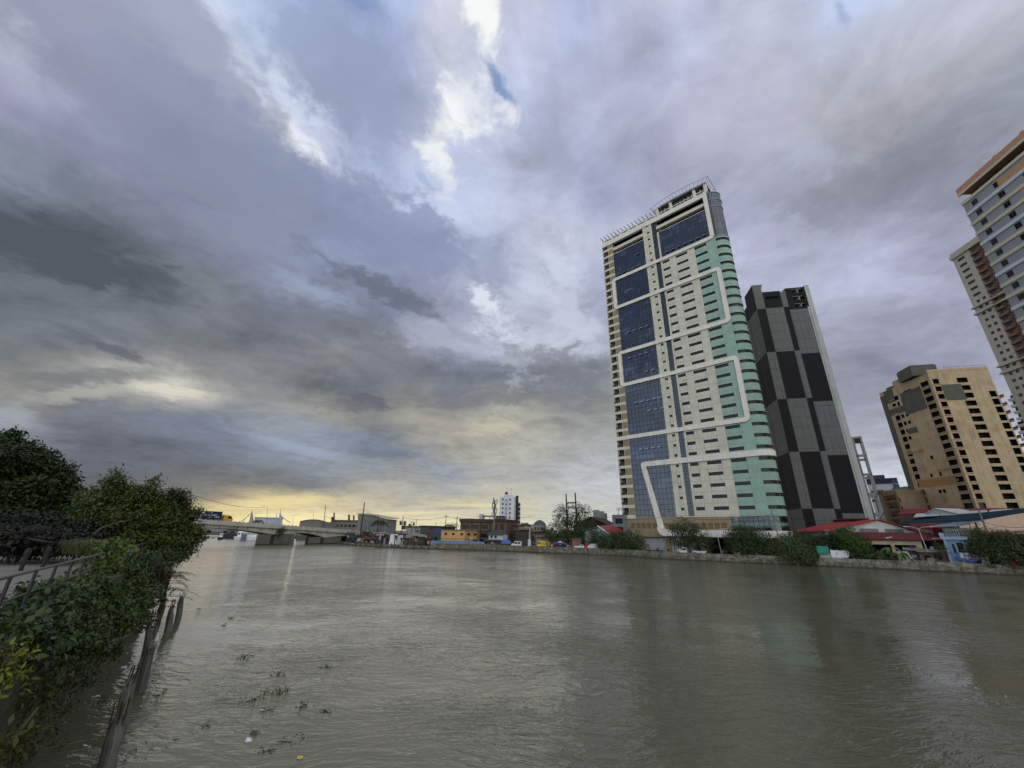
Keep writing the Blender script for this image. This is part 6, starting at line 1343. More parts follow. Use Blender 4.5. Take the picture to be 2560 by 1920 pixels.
# dark house, tank, white block, red-roofed church-like gable
f_ = fpx(1437, 172, 1532, 165); W = f_.W; z = hz(1490, 1301, 168)
T = building('house', 'big dark house with a low brown gable roof behind the roadside trees', 'house', f_, W, 10, z - 2.6, M('house_dark_brown', (84, 66, 58), .85, .15, .6, streak=.4), [(W * .4, W * .52, z - 8.5, z - 4.5), (W * .56, W * .9, z - 7.5, z - 4.0)], nm=3)
mb = MB(); gable(mb, f_, -1.2, W + .8, 1.2, -10, z - 2.8, z + 1.2, .2); mb.prism([f_.p(-.2, .1, z - 2.7), f_.p(W, .1, z - 2.7), f_.p(W / 2, .1, z + 1.0)], f_.n * -.2); mb.build('roof', M('roof_dark_brown', (66, 42, 38), .8, streak=.3), T)
f_ = fpx(1473, 190, 1521, 190); z = hz(1497, 1278, 190); W = f_.W
T = thing('water_tank', 'pale boxy concrete tank above the big dark house', 'tank', f_.p(W / 2, -3, hz(1497, 1292, 190))); mb = MB(); mb.box(f_, W * .25, W * .85, -6, 0, z - 3.5, z, 0); mb.box(f_, W * .3, W * .6, -5, -1, z, z + .6, 0); mb.box(f_, W * .85, W, -6, -1, z - 3.5, z - .8, 0); mb.box(f_, W * .3, W * .8, -5.5, -.5, GZ, z - 3.5, 0); mb.build('body', M('tank_concrete', (150, 150, 148), streak=.3), T)
f_ = fpx(1533, 150, 1562, 147); W = f_.W; z = hz(1548, 1287, 149)
T = building('building', 'grey two-storey block squeezed against the left side of the office tower', 'building', f_, W, 8, z, M('grey_block_l', (118, 122, 126), streak=.2), [(W * .25, W * .9, z - 2.9, z - 1.2), (W * .25, W * .9, z - 5.6, z - 4.0)], nm=3)
epole('small rooftop antenna mast beside the office tower', 1548, 150, 1270, 1548, z0=z, rad=.1, arms=(.05, .3), armw=.9, m=polem, cat='antenna', name='antenna_mast')
f_ = fpx(1462, 150, 1534, 142); W = f_.W; cz = f_.s_px(1500); z = hz(1500, 1319, 147); z2 = hz(1464, 1329, 150)
T = thing('chapel', 'white gabled building with a red roof and white trim left of the office tower', 'building', f_.p(W / 2, -5, GZ))
mb = MB(); mb.prism([f_.p(0, 0, GZ), f_.p(W * .92, 0, GZ), f_.p(W * .92, 0, z2 - 1.2), f_.p(cz, 0, z), f_.p(0, 0, z2)], f_.n * -10); mb.build('wall', M('chapel_white', (196, 198, 200), streak=.2), T)
mb = MB(); mb.prism([f_.p(cz - .2, .7, z + .3), f_.p(W * .98, .7, z2 - 1.3), f_.p(W * 1.0, -10, z2 + .6), f_.p(cz - .2, -10, z + 1.3)], Vector((0, 0, .15)), 0); mb.prism([f_.p(-.6, .7, z2), f_.p(cz, .7, z + .3), f_.p(cz, -10, z + 1.3), f_.p(-.6, -10, z2 + .6)], Vector((0, 0, .15)), 1)
mb.build('roof', [M('chapel_red', (136, 58, 54), .6, streak=.2), M('chapel_grey', (120, 120, 118))], T)
mb = MB(); mb.tube([f_.p(cz - .2, .8, z + .45), f_.p(W * .98, .8, z2 - 1.15)], .22, 6); mb.box(f_, cz + .5, W * 1.08, -9, -8.4, z + 1.4, z + 1.9); mb.box(f_, W * 1.0, W * 1.06, -9, -8.6, GZ, z + 1.4)
for s in (cz + 1.2, cz + 2.6, cz + 4): mb.box(f_, s, s + .15, 0, .08, GZ, z2 - .8)
mb.build('trim', M('chapel_trim', (206, 206, 204)), T)
# H-frame
for nm_, x, xt, yt, lab in (('utility_pole', 1420, 1415, 1234.5, 'left leg of the twin-pole frame'), ):
    pass
T = thing('twin_pole_frame', 'two tall dark poles joined by a crossbar rising out of the big tree', 'utility pole', loc(1432, 156, GZ))
for x, xt, yt in ((1420, 1415, 1234.5), (1443, 1438, 1232)):
    mb = MB(); mb.tube([loc(x, 156, GZ), pt(xt, yt, 156)], [.3, .24], 8); mb.build('pole', darkm, T)
mb = MB(); mb.tube([pt(1416, 1258, 155.6), pt(1440, 1256.5, 155.6)], .2, 5)
for x in (1421, 1428, 1433): mb.tube([pt(x, 1257.5, 155.6), pt(x, 1254, 155.6)], .14, 5)
mb.build('crossbar', darkm, T)
# ================================================================== vehicles and stalls on the quay
def vbox(fr, pts, d0, d1, mb, m=0): mb.prism([fr.p(s, d0, z) for s, z in pts], fr.n * (d1 - d0), m)
def wheels(T, fr, ss, r=.32, d=.02, z=GZ):
    for s in ss:
        mb = MB(); mb.tube([fr.p(s, d - .2, z + r), fr.p(s, d + .02, z + r)], r, 12); w = mb.build('wheel', M('tyre', (24, 24, 24), .9), T)
        mb = MB(); mb.tube([fr.p(s, d + .0, z + r), fr.p(s, d + .05, z + r)], r * .5, 8); mb.build('hub', M('hub_grey', (150, 150, 150)), w)
QZ = 1.12
f_ = fpx(1278, bankr(1290) + 2.2, 1304, bankr(1290) + 2.2); L = f_.W
T = thing('minivan', 'white minivan parked on the quay left of the yellow truck', 'van', f_.p(L / 2, -.8, QZ)); vw = M('paint_white', (206, 208, 206), .35, .02, .3)
mb = MB(); vbox(f_, [(0, .35), (L, .35), (L, 1.9), (L - .2, 2.05), (1.3, 2.05), (.55, 1.35), (.02, 1.1)], 0, -1.6, mb); ob = mb.build('body', vw, T)
for o_ in (ob,): o_.location.z += QZ - .0
first_ = T
mb = MB()
for a, b in ((1.35, 2.1), (2.3, 3.1), (3.3, L - .3)): mb.box(f_, a, b, 0, .03, QZ + 1.25, QZ + 1.85)
vbox(f_, [(.66, QZ + 1.3), (1.22, QZ + 1.3), (1.22, QZ + 1.85), (1.1, QZ + 1.85)], .03, 0, mb); mb.build('window', dglass, T)
mb = MB(); mb.box(f_, -.05, .06, -1.4, -.1, QZ + .75, QZ + .95); mb.build('headlight', M('lens', (220, 220, 214), .2), T); wheels(T, f_, (.85, L - .9), .32, .02, QZ)
# yellow truck
rY = bankr(1357) + 2.6; f_ = fpx(1343, rY, 1364, rY); L = f_.W; yl = M('paint_yellow', (222, 188, 34), .45, .03, .3)
T = thing('box_truck', 'yellow box truck with black letters on its side', 'truck', f_.p(L / 2, -1, QZ))
ang = f_
mb = MB(); zB = QZ + .9; mb.box(f_, 1.0, L, -2.1, 0, zB, hz(1355, 1354, rY)); zT = hz(1355, 1354, rY); bx = mb.build('cargo_box', yl, T)
f3 = Fr(f_.p(L, 0, 0), (f_.u * .62 - f_.n * .78)); 
mb = MB(); mb.box(f3, 0, 2.6, -.05, .0, zB, zT + .0); mb.build('side_panel', M('paint_yellow_dull', (170, 142, 48), .6), T)
lettering('MAX', f_, 1.0 + (L - 1) * .48, .02, zB + .35, 1.15, M('black_paint', (24, 22, 20)), bx)
mb = MB(); mb.box(f_, 1 + (L - 1) * .62, 1 + (L - 1) * .88, 0, .02, zT - .75, zT - .6); mb.build('small_writing', M('black_paint', (24, 22, 20)), bx)
mb = MB(); vbox(f_, [(0, QZ + .5), (1.0, QZ + .5), (1.0, QZ + 2.3), (.35, QZ + 2.3), (.0, QZ + 1.4)], 0, -1.9, mb); cb = mb.build('cab', yl, T)
mb = MB(); vbox(f_, [(.2, QZ + 1.45), (.85, QZ + 1.45), (.85, QZ + 2.1), (.45, QZ + 2.1)], .02, 0, mb); mb.build('window', dglass, cb); wheels(T, f_, (.7, L - .9), .4, .02, QZ)
mb = MB(); mb.tube([f_.p(1.6, .5, 1.2), f_.p(1.6, .5, zB + .35), f_.p(L - .1, .5, zB + .35), f_.p(L - .1, .5, 1.2)], .05, 5); mb.build('barrier_rail', lampm, T)
# red and white truck
rr = bankr(1477) + 2.4; f_ = fpx(1461, rr, 1493, rr); L = f_.W; zT = hz(1475, 1358.5, rr)
T = thing('box_truck', 'red and white box truck parked left of the riverside bushes', 'truck', f_.p(L / 2, -1, QZ))
mb = MB(); mb.box(f_, 0, L * .78, -2, 0, QZ + .6, zT); bx = mb.build('cargo_box', M('paint_red', (150, 30, 44), .45), T)
mb = MB(); vbox(f_, [(L * .18, QZ + .7), (L * .78, QZ + .7), (L * .78, zT - .05), (L * .45, zT - .1), (L * .25, zT - .7), (L * .17, zT - 1.3)], .02, 0, mb); mb.build('white_swoosh', vw, bx)
mb = MB(); vbox(f_, [(L * .78, QZ + .5), (L, QZ + .5), (L, QZ + 1.7), (L * .93, zT - .1), (L * .78, zT - .1)], 0, -1.9, mb); cb = mb.build('cab', M('cab_pale', (172, 176, 172), .4), T)
mb = MB(); vbox(f_, [(L * .81, QZ + 1.5), (L * .95, QZ + 1.5), (L * .91, zT - .35), (L * .81, zT - .35)], .02, 0, mb); mb.build('window', dglass, cb); wheels(T, f_, (.9, L * .62, L * .9), .38, .02, QZ)
# low white pickup
rr = bankr(1446) + 1.6; f_ = fpx(1434, rr, 1459, rr); L = f_.W
T = thing('pickup', 'low white pickup with only its top showing over the wall, left of the red truck', 'car', f_.p(L / 2, -1, QZ))
mb = MB(); vbox(f_, [(0, QZ + .4), (L, QZ + .4), (L, QZ + 1.25), (L * .9, QZ + 1.6), (L * .62, QZ + 1.62), (L * .55, QZ + 1.2), (0, QZ + 1.15)], 0, -1.6, mb); mb.build('body', vw, T)
mb = MB(); vbox(f_, [(L * .64, QZ + 1.22), (L * .9, QZ + 1.22), (L * .86, QZ + 1.52), (L * .66, QZ + 1.52)], .02, 0, mb); mb.build('window', dglass, T); wheels(T, f_, (.8, L - .9), .3, .02, QZ)
# pickup / cab in front of the tower
rr = bankr(1703) + 2.2; f_ = fpx(1697, rr, 1712, rr); L = f_.W
T = thing('pickup', 'white pickup cab under the sparse tree in front of the office tower', 'car', f_.p(L / 2, -1, QZ))
mb = MB(); vbox(f_, [(-.2, QZ + .4), (L, QZ + .4), (L, QZ + 1.9), (L * .3, QZ + 1.9), (0, QZ + 1.2), (-.5, QZ + 1.1)], 0, -1.5, mb); mb.build('body', vw, T)
mb = MB(); vbox(f_, [(.15, QZ + 1.25), (L * .85, QZ + 1.25), (L * .85, QZ + 1.75), (L * .38, QZ + 1.75)], .02, 0, mb); mb.build('window', dglass, T); wheels(T, f_, (.3, L - .3), .3, .02, QZ)
f_ = fpx(1712, bankr(1725) + 5, 1738, bankr(1725) + 5); T = thing('delivery_truck', 'grey-white truck box behind the trunk of the sparse tree', 'truck', f_.p(1, -1, QZ)); L = f_.W
mb = MB(); mb.box(f_, 0, L, -2, 0, QZ + .6, QZ + 3.4); mb.build('cargo_box', M('box_grey', (160, 162, 164), .5, streak=.2), T); wheels(T, f_, (.7, L - .8), .4, .02, QZ)
# tarpaulin heaps, stalls
def sheet_thing(label, px, py, r, pts, mat, posts=()):
    T = thing('tarpaulin', label, 'tarpaulin', (*loc(px, r).to_2d(), GZ)); mb = MB(); cloth(mb, pts, .1, 6); mb.build('cover', mat, T)
    mb = MB()
    for x, rr_ in posts: p = loc(x, rr_, GZ); mb.tube([p, p + Vector((0, 0, 2.0))], .05, 4)
    if posts: mb.build('pole', darkm, T)
    return T
rr = bankr(1745)
sheet_thing('long white tarpaulin over the parked motorcycles right of the sparse tree', 1750, 1378, rr + 1.4, [pt(1728, 1380, rr + .9), pt(1765, 1382, rr + .8), pt(1766, 1377.5, rr + 2.5), pt(1735, 1376.5, rr + 2.6)], M('tarp_white', (206, 206, 206)), ((1730, rr + 1), (1764, rr + 1)))
rr = bankr(1650)
sheet_thing('small dark blue tarpaulin on the wall left of the tall slim pole', 1650, 1376, rr + 1, [pt(1643, 1380, rr + .7), pt(1660, 1381, rr + .7), pt(1658, 1374, rr + 2), pt(1645, 1374, rr + 2)], M('tarp_navy', (44, 44, 96), .6), ((1645, rr + 1), (1658, rr + 1)))
rr = bankr(1265)
T = thing('stall_tent', 'blue tarpaulin tent on posts just left of the white minivan', 'tent', (*loc(1264, rr + 4).to_2d(), GZ)); mb = MB()
a, b, c, d, e1_, e2_ = pt(1252, 1359, rr + 2.4), pt(1279, 1359.5, rr + 2.4), pt(1279, 1358, rr + 6.4), pt(1252, 1357.5, rr + 6.4), pt(1257, 1350, rr + 4.4), pt(1274, 1350.5, rr + 4.4)
mb.quad(a, b, e2_, e1_); mb.quad(c, d, e1_, e2_); mb.add([b, c, e2_], [(0, 1, 2)]); mb.add([d, a, e1_], [(0, 1, 2)]); mb.build('canopy', M('tarp_blue', (62, 88, 160)), T)
for x, r3 in ((1253, rr + 2.6), (1278, rr + 2.6), (1253, rr + 6), (1278, rr + 6)):
    mb = MB(); p = loc(x, r3, GZ); mb.tube([p, p + Vector((0, 0, 2.3))], .06, 5); mb.build('leg', wframe, T)
rr = bankr(1398)
f_ = fpx(1384, rr + 2, 1415, rr + 2); L = f_.W; T = thing('kiosk', 'blue painted kiosk under a cluster of coloured umbrellas', 'kiosk', f_.p(L / 2, -1, GZ))
mb = MB(); mb.box(f_, 0, L, -2, 0, GZ, GZ + 2.1, 0); mb.box(f_, .4, L - .4, 0, .05, GZ + 1.2, GZ + 1.9, 1); mb.build('counter', [M('kiosk_blue', (44, 62, 112), .6, .15, 1.5), M('kiosk_dark', (34, 40, 62))], T)
ucol = [(150, 40, 60), (60, 70, 140), (180, 170, 190), (170, 60, 70), (80, 60, 130), (196, 196, 200)]
for i, (x, y) in enumerate(((1390, 1356), (1395, 1353.5), (1400, 1352), (1405, 1354), (1410, 1357), (1399, 1358))):
    p = loc(x, rr + 1.1 + i * .13, GZ); t = pt(x, y, rr + 1.1 + i * .13)
    T = thing('umbrella', ['dark red umbrella at the left of the kiosk cluster', 'blue umbrella second in the kiosk cluster', 'pale lilac umbrella topmost over the blue kiosk', 'rose umbrella right of the topmost one', 'purple umbrella near the right end of the kiosk', 'whitish umbrella lowest in front of the kiosk cluster'][i], 'umbrella', p, 'umbrellas over the blue kiosk')
    mb = MB(); mb.tube([p, t], .03, 5); mb.build('pole', wframe, T)
    mb = MB(); rim = [t + Vector((math.cos(k * math.pi / 4) * 1.1, math.sin(k * math.pi / 4) * 1.1, -.55)) for k in range(8)]
    mb.add([t] + rim, [(0, k + 1, (k + 1) % 8 + 1) for k in range(8)]); mb.add([t - Vector((0, 0, .04))] + [v - Vector((0, 0, .04)) for v in rim], [(0, (k + 1) % 8 + 1, k + 1) for k in range(8)]); mb.build('canopy', M('umb_%d' % i, ucol[i], .7), T)
f_ = fpx(1429, bankr(1440) + 5, 1452, bankr(1440) + 5); T = thing('stall', 'reddish brown boxy stall behind the low white pickup', 'stall', f_.p(1, -1, GZ)); mb = MB(); mb.box(f_, 0, f_.W, -2, 0, GZ, GZ + 3.3); mb.build('wall', M('stall_brown', (128, 88, 72), .8, .12, 1, streak=.3), T)
mb = MB(); mb.box(f_, -.2, f_.W + .2, -2.1, .4, GZ + 3.3, GZ + 3.42); mb.build('roof', tin, T)
# a few more cars and jeeps, mostly hidden
for (x0, x1, lab, c) in ((1327, 1341, 'small grey jeep parked left of the yellow truck', (90, 92, 100)), (1310, 1320, 'dark jeep with a rounded top right of the white minivan', (64, 62, 62)), (1880, 1895, 'white car half hidden under the dense round tree', (196, 196, 194)), (1827, 1842, 'pale car in the gap between lamp post and dense round tree', (182, 182, 180))):
    rr = bankr(x0) + 3.0; f_ = fpx(x0, rr, x1, rr); L = f_.W
    T = thing('car', lab, 'car', f_.p(L / 2, -.8, QZ)); mb = MB(); vbox(f_, [(0, QZ + .4), (L, QZ + .4), (L, QZ + 1.0), (L * .92, QZ + 1.1), (L * .8, QZ + 1.55), (L * .3, QZ + 1.6), (L * .12, QZ + 1.05), (0, QZ + .95)], 0, -1.5, mb); mb.build('body', M('car_%d' % x0, c, .35, .03), T)
    mb = MB(); vbox(f_, [(L * .2, QZ + 1.1), (L * .85, QZ + 1.1), (L * .76, QZ + 1.5), (L * .33, QZ + 1.52)], .02, 0, mb); mb.build('window', dglass, T); wheels(T, f_, (L * .2, L * .8), .28, .02, QZ)
# motorcycles along the wall
def moto(p, u, label, first=None):
    f = Fr(p, u); T = thing('motorcycle', label, 'motorcycle', Vector((p.x, p.y, QZ)), 'motorcycles parked along the river wall')
    for s in (-.6, .6):
        mb = MB(); mb.tube([f.p(s, -.06, QZ + .3), f.p(s, .06, QZ + .3)], .3, 10); mb.build('wheel', M('tyre', (24, 24, 24), .9), T)
    mb = MB(); mb.prism([f.p(-.6, -.1, QZ + .45), f.p(.2, -.1, QZ + .4), f.p(.55, -.1, QZ + .95), f.p(.1, -.1, QZ + .85), f.p(-.7, -.1, QZ + .85)], f.n * .2); mb.build('body', M('moto_dark', (38, 34, 36), .4), T)
    mb = MB(); mb.tube([f.p(.55, -.35, QZ + 1.05), f.p(.5, .35, QZ + 1.05)], .03, 5); mb.tube([f.p(.6, 0, QZ + .3), f.p(.5, 0, QZ + 1.05)], .04, 5); mb.build('handlebar', M('fin_dark', (52, 54, 58)), T); return T
mo = ['leftmost', 'second', 'third', 'fourth', 'fifth', 'sixth']
for i in range(6): x = 1612 + 6.0 * i; moto(loc(x, bankr(x) + 2.3, 0), Vector((.8, .6, 0)) if i % 2 else Vector((.6, .75, 0)), 'dark motorcycle behind the wall left of the blue tarpaulin, %s of the row' % mo[i])
# people on the quay
def person(px, r, label, h=1.62, shirt=(60, 40, 44), pants=(40, 40, 48), z=QZ + .05, arm=.2):
    p = loc(px, r, z); f = Fr(p, (math.cos(AZ(px)), -math.sin(AZ(px)), 0)); k = h / 1.7
    me = bpy.data.meshes.new('person'); P = lambda s, d, zz: f.p(s * k, d * k, z + zz * k) - p
    vs = [P(0, 0, .95), P(0, 0, 1.2), P(0, 0, 1.42), P(0, 0, 1.52), P(0, .01, 1.64), P(.10, 0, .88), P(.12, .03, .48), P(.12, 0, .06), P(.12, .12, .03), P(-.10, 0, .88), P(-.11, -.03, .48), P(-.12, -.02, .06), P(-.12, .10, .03), P(.19, 0, 1.38), P(.24 + arm * .3, .05, 1.12), P(.22 + arm, .15, .92), P(-.19, 0, 1.38), P(-.25, .04, 1.12), P(-.24, .10, .88)]
    es = [(0, 1), (1, 2), (2, 3), (3, 4), (0, 5), (5, 6), (6, 7), (7, 8), (0, 9), (9, 10), (10, 11), (11, 12), (2, 13), (13, 14), (14, 15), (2, 16), (16, 17), (17, 18)]
    rs = [.15, .14, .14, .06, .105, .1, .07, .045, .035, .1, .07, .045, .035, .07, .045, .035, .07, .045, .035]
    me.from_pydata([tuple(v) for v in vs], es, []); me.update()
    o = bpy.data.objects.new('person', me); COL.objects.link(o); o.location = p
    sk = o.modifiers.new('Skin', 'SKIN'); 
    for i, v in enumerate(me.skin_vertices[0].data): v.radius = (rs[i] * k, rs[i] * k); v.use_root = (i == 0)
    o.modifiers.new('Sub', 'SUBSURF').levels = 1
    m = bpy.data.materials.new('clothes'); m.use_nodes = True; nt = m.node_tree; q = G(nt); ob_ = q.n('ShaderNodeTexCoord').outputs['Object']; zz = q.sep(ob_)[2]
    col = q.mix(q.m('GREATER_THAN', zz, .93 * k), L3(pants), L3(shirt)); col = q.mix(q.m('GREATER_THAN', zz, 1.47 * k), col, L3((120, 86, 68))); col = q.mix(q.m('GREATER_THAN', zz, 1.66 * k), col, L3((20, 16, 14)))
    nt.links.new(col, nt.nodes['Principled BSDF'].inputs['Base Color']); nt.nodes['Principled BSDF'].inputs['Roughness'].default_value = .8
    me.materials.append(m); return tag(o, label, 'person')
person(1801, bankr(1801) + 2.5, 'person in a red top standing right of the lamp post by the tower entrance', 1.65, (120, 44, 46))
person(1809, bankr(1809) + 2.8, 'person in dark clothes beside the one in the red top', 1.6, (66, 34, 38))
person(1640, bankr(1640) + 1.9, 'person in dark clothes standing at the right end of the motorcycles', 1.65, (50, 46, 44))
person(1667, bankr(1667) + 1.9, 'person in black standing between the navy tarpaulin and the pale pipe pole', 1.65, (30, 28, 30))
person(1693, bankr(1693) + 2, 'person in a white shirt left of the white pickup cab', 1.6, (190, 190, 186))
person(1379, bankr(1379) + 1.6, 'person in white standing between the yellow truck and the blue kiosk', 1.6, (176, 182, 190), (150, 156, 170))
person(1419, bankr(1419) + 1.4, 'person in grey standing just right of the blue kiosk', 1.6, (150, 148, 150))
# ================================================================== boats beyond the bridge
bw_ = M('boat_white', (236, 238, 240), .5, .04, .4, streak=.2)
def boat(label, x0, x1, r, hull_h, deck, name='ferry', hullm=None, bow=.12, z0=0.0):
    f = fpx(x0, r, x1, r); L = f.W; T = thing(name, label, 'boat', f.p(L / 2, -2, 0)); hm = hullm or bw_
    mb = MB(); a = [(0, hull_h), (L * bow, 0.0), (L * .97, 0.0), (L, hull_h * .9)]
    mb.prism([f.p(s, 0 if i in (0, 3) else -.4, z if z else -.3) for i, (s, z) in enumerate(a)], f.n * -4.5, 0); mb.build('hull', hm, T)
    for (s0, s1, z0, z1, dd, nw) in deck:
        mb = MB(); hs = [(L * (s0 + (s1 - s0) * (i + .25) / nw), L * (s0 + (s1 - s0) * (i + .75) / nw), z0 + (z1 - z0) * .45, z0 + (z1 - z0) * .85) for i in range(nw)] if nw else []
        fd = Fr(f.p(0, -dd, 0), f.u); mb.holes(fd, L * s0, L * s1, z0, z1, hs, .1, 0, 0, 1); mb.box(fd, L * s0, L * s1, -3.2, -.12, z0, z1, 0); mb.box(fd, L * s0 - .2, L * s1 + .2, -3.4, .2, z1, z1 + .12, 0); mb.build('deckhouse', [bw_, dint], T)
    return T
T = boat('white two-deck ferry moored beyond the bridge, left of the larger one', 586, 617, 262, 1.5, [(.25, .98, 1.4, 3.6, .4, 3), (.3, .8, 3.6, 5.9, .6, 3), (.45, .62, 5.9, 7.4, .8, 1)])
T = boat('long white ferry moored beyond the first bridge pier opening', 604, 656, 250, 1.7, [(.08, .98, 1.7, 3.7, .3, 9), (.12, .6, 3.7, 5.2, .5, 2)])
mb = MB(); f_ = fpx(604, 249.8, 656, 249.8); mb.box(f_, 0, 2.4, -.1, .1, .2, 3.0); mb.build('grey_side_panel', M('boat_grey_blue', (96, 108, 126)), T)
boat('small dark-hulled launch with a white cabin, leftmost beyond the bridge', 546, 561, 264, 1.2, [(.2, .8, 1.1, 2.9, .3, 2)], 'launch', M('hull_dark', (40, 42, 46)))
f_ = fpx(548, 288, 600, 282); T = thing('barge', 'dark low barge loaded with frames behind the white ferries', 'boat', f_.p(8, -3, 0)); mb = MB(); mb.box(f_, 0, f_.W, -6, 0, -.3, 1.6, 0); mb.build('hull', M('hull_dark', (40, 42, 46)), T)
mb = MB()
for i in range(12): s = f_.W * (.3 + .06 * i); mb.tube([f_.p(s, -1, 1.6), f_.p(s, -1, 5.4)], .14, 4)
mb.box(f_, f_.W * .3, f_.W * .98, -4, -1.1, 1.6, 2.8); mb.build('cargo_frames', M('cargo_grey', (66, 68, 70), .9, .3, .6), T)
f_ = fpx(742, 262, 790, 258); T = thing('barge', 'grey vessel with a white mast seen through the second bridge opening', 'boat', f_.p(8, -3, 0)); mb = MB(); mb.box(f_, 0, f_.W, -6, 0, -.3, 2.2, 0); mb.box(f_, 2, f_.W * .6, -5, -1, 2.2, 3.6, 0); mb.build('hull', M('hull_grey', (84, 82, 80), .8, .2, .6, streak=.4), T); mb = MB(); mb.tube([f_.p(6.5, -2, 2), f_.p(6.5, -2, 6)], .8, 8); mb.build('funnel', bw_, T)
# far shore beyond the bridge
f_ = fpx(440, 360, 860, 330)
for i, (x0, x1, yt, c, lab) in enumerate(((488, 545, 1329, (84, 96, 88), 'dull green shed wall on the far shore, leftmost under the bridge'), (548, 600, 1334, (62, 62, 60), 'dark sheds on the far shore behind the barge'), (602, 660, 1333, (88, 84, 78), 'grey sheds on the far shore behind the ferries'), (740, 800, 1336, (76, 72, 66), 'brown sheds on the far shore seen through the second opening'), (400, 486, 1330, (70, 74, 66), 'long drab shed on the far shore behind the riverside tree'))):
    f_ = fpx(x0, 345, x1, 342); building('shed', lab, 'shed', f_, f_.W, 10, hz((x0 + x1) / 2, yt, 344), M('farshed_%d' % i, c, .9, .15, .3, streak=.4), [(2 + 4 * k, 4.5 + 4 * k, 2.2, 3.6) for k in range(int(f_.W / 4) - 1)], nm=1, wins=False)
# ================================================================== greenery
def leaves(name, clumps, L, mat, parent=None, seed=1, W=.5, shell=.55, droop=.25, bend=.18, org=None, curl=True):
    """foliage as leaf-sized folded blades gathered in twigs; clumps = [(centre, (rx, ry, rz), count)]"""
    rg = np.random.default_rng(seed); V, n_all = [], 0
    for (c, rad, n) in clumps:
        c = np.array(c); rad = np.array(rad, float)
        nt = max(3, n // 9)                                   # twigs, each with a handful of blades
        d = rg.normal(size=(nt, 3)); d /= np.linalg.norm(d, axis=1)[:, None]
        lump = np.array([mnoise.noise(Vector(tuple(v * 1.7)) + Vector(tuple(c * .13))) for v in d])
        rr = (rg.uniform(shell ** 3, 1, nt) ** (1 / 3)) * (1 + .55 * lump) * rg.uniform(.85, 1.1, nt)
        tp = c + d * rad * rr[:, None]
        k = np.repeat(np.arange(nt), 9)[:n]; 
        if len(k) < n: k = np.concatenate([k, rg.integers(0, nt, n - len(k))])
        p = tp[k] + rg.normal(size=(n, 3)) * L * np.array([.85, .85, .6])
        out = d[k] + np.array([0, 0, .35]) + rg.normal(size=(n, 3)) * .45
        t = rg.normal(size=(n, 3)) + out * .6; t[:, 2] -= droop; t /= np.linalg.norm(t, axis=1)[:, None]
        nn = out - (out * t).sum(1)[:, None] * t; nn /= np.linalg.norm(nn, axis=1)[:, None] + 1e-9
        b = np.cross(t, nn); l = L * rg.uniform(.6, 1.25, n)[:, None]; w = l * W
        base = p; tip = p + t * l - nn * l * bend; m1 = p + t * l * .45 + b * w * .5; m2 = p + t * l * .45 - b * w * .5; mid = p + t * l * .5 - nn * l * .06
        V.append(np.stack([base, m1, tip, m2], 1).reshape(-1, 3)); n_all += n
    V = np.concatenate(V)
    root = parent
    while root is not None and root.parent is not None: root = root.parent
    o = np.array(root.location) if root is not None else np.array(org if org is not None else clumps[0][0])
    V = V - o
    me = bpy.data.meshes.new(name); me.vertices.add(len(V)); me.vertices.foreach_set('co', V.astype(np.float32).ravel())
    me.loops.add(n_all * 4); me.loops.foreach_set('vertex_index', np.arange(n_all * 4, dtype=np.int32))
    me.polygons.add(n_all); me.polygons.foreach_set('loop_start', np.arange(n_all, dtype=np.int32) * 4); me.polygons.foreach_set('loop_total', np.full(n_all, 4, dtype=np.int32))
    me.materials.append(mat); me.update(); me.validate()
    ob = bpy.data.objects.new(name, me); COL.objects.link(ob)
    if parent is not None: ob.parent = parent
    else: ob.location = Vector(o)
    return ob
bark = M('bark', (72, 62, 50), .95, .25, 3, bump=.4); barkl = M('bark_grey', (104, 98, 86), .95, .2, 3, bump=.4)
G1 = MLEAF('leaf_dark_green', (34, 52, 24), (66, 88, 38)); G2 = MLEAF('leaf_mid_green', (52, 76, 30), (96, 118, 48), (128, 120, 60)); G3 = MLEAF('leaf_bright_green', (66, 98, 32), (122, 142, 50), (160, 156, 72))
G4 = MLEAF('leaf_bluish_green', (50, 72, 34), (94, 116, 56)); G5 = MLEAF('leaf_yellow_green', (104, 120, 32), (166, 168, 52)); G6 = MLEAF('leaf_reddish', (70, 54, 30), (112, 78, 44), (140, 80, 50)); G7 = MLEAF('leaf_far', (46, 62, 34), (78, 94, 48))
def tree(label, base, trunk_top, clumps, L, mat, seed=1, tr=.25, name='tree', trunkm=None, extra=(), group=None, cat='tree', limbs=True, W=.5):
    T = thing(name, label, cat, base, group)
    base = Vector(base); tt = Vector(trunk_top); rnd = random.Random(seed)
    mb = MB(); mid = base.lerp(tt, .5) + Vector((rnd.uniform(-1, 1), rnd.uniform(-1, 1), 0)) * tr; mb.tube([base - Vector((0, 0, .3)), mid, tt], [tr * 1.25, tr, tr * .7], 8)
    if limbs:
        for (c, rad, n) in clumps:
            c = Vector(c); m_ = tt.lerp(c, .5) + Vector((rnd.uniform(-.4, .4), rnd.uniform(-.4, .4), .3)); mb.tube([tt - Vector((0, 0, tr)), m_, c + Vector((0, 0, rad[2] * .3))], [tr * .55, tr * .32, tr * .1], 5)
            for _ in range(3):
                e = c + Vector((rnd.uniform(-1, 1) * rad[0], rnd.uniform(-1, 1) * rad[1], rnd.uniform(-.3, .9) * rad[2])); mb.tube([m_, m_.lerp(e, .5), e], [tr * .25, tr * .14, tr * .04], 4)
    mb.build('trunk', trunkm or bark, T)
    leaves('crown', clumps, L, mat, T, seed, W)
    for (nm, cl, l_, m_) in extra: leaves(nm, cl, l_, m_, T, seed + 5, W)
    return T
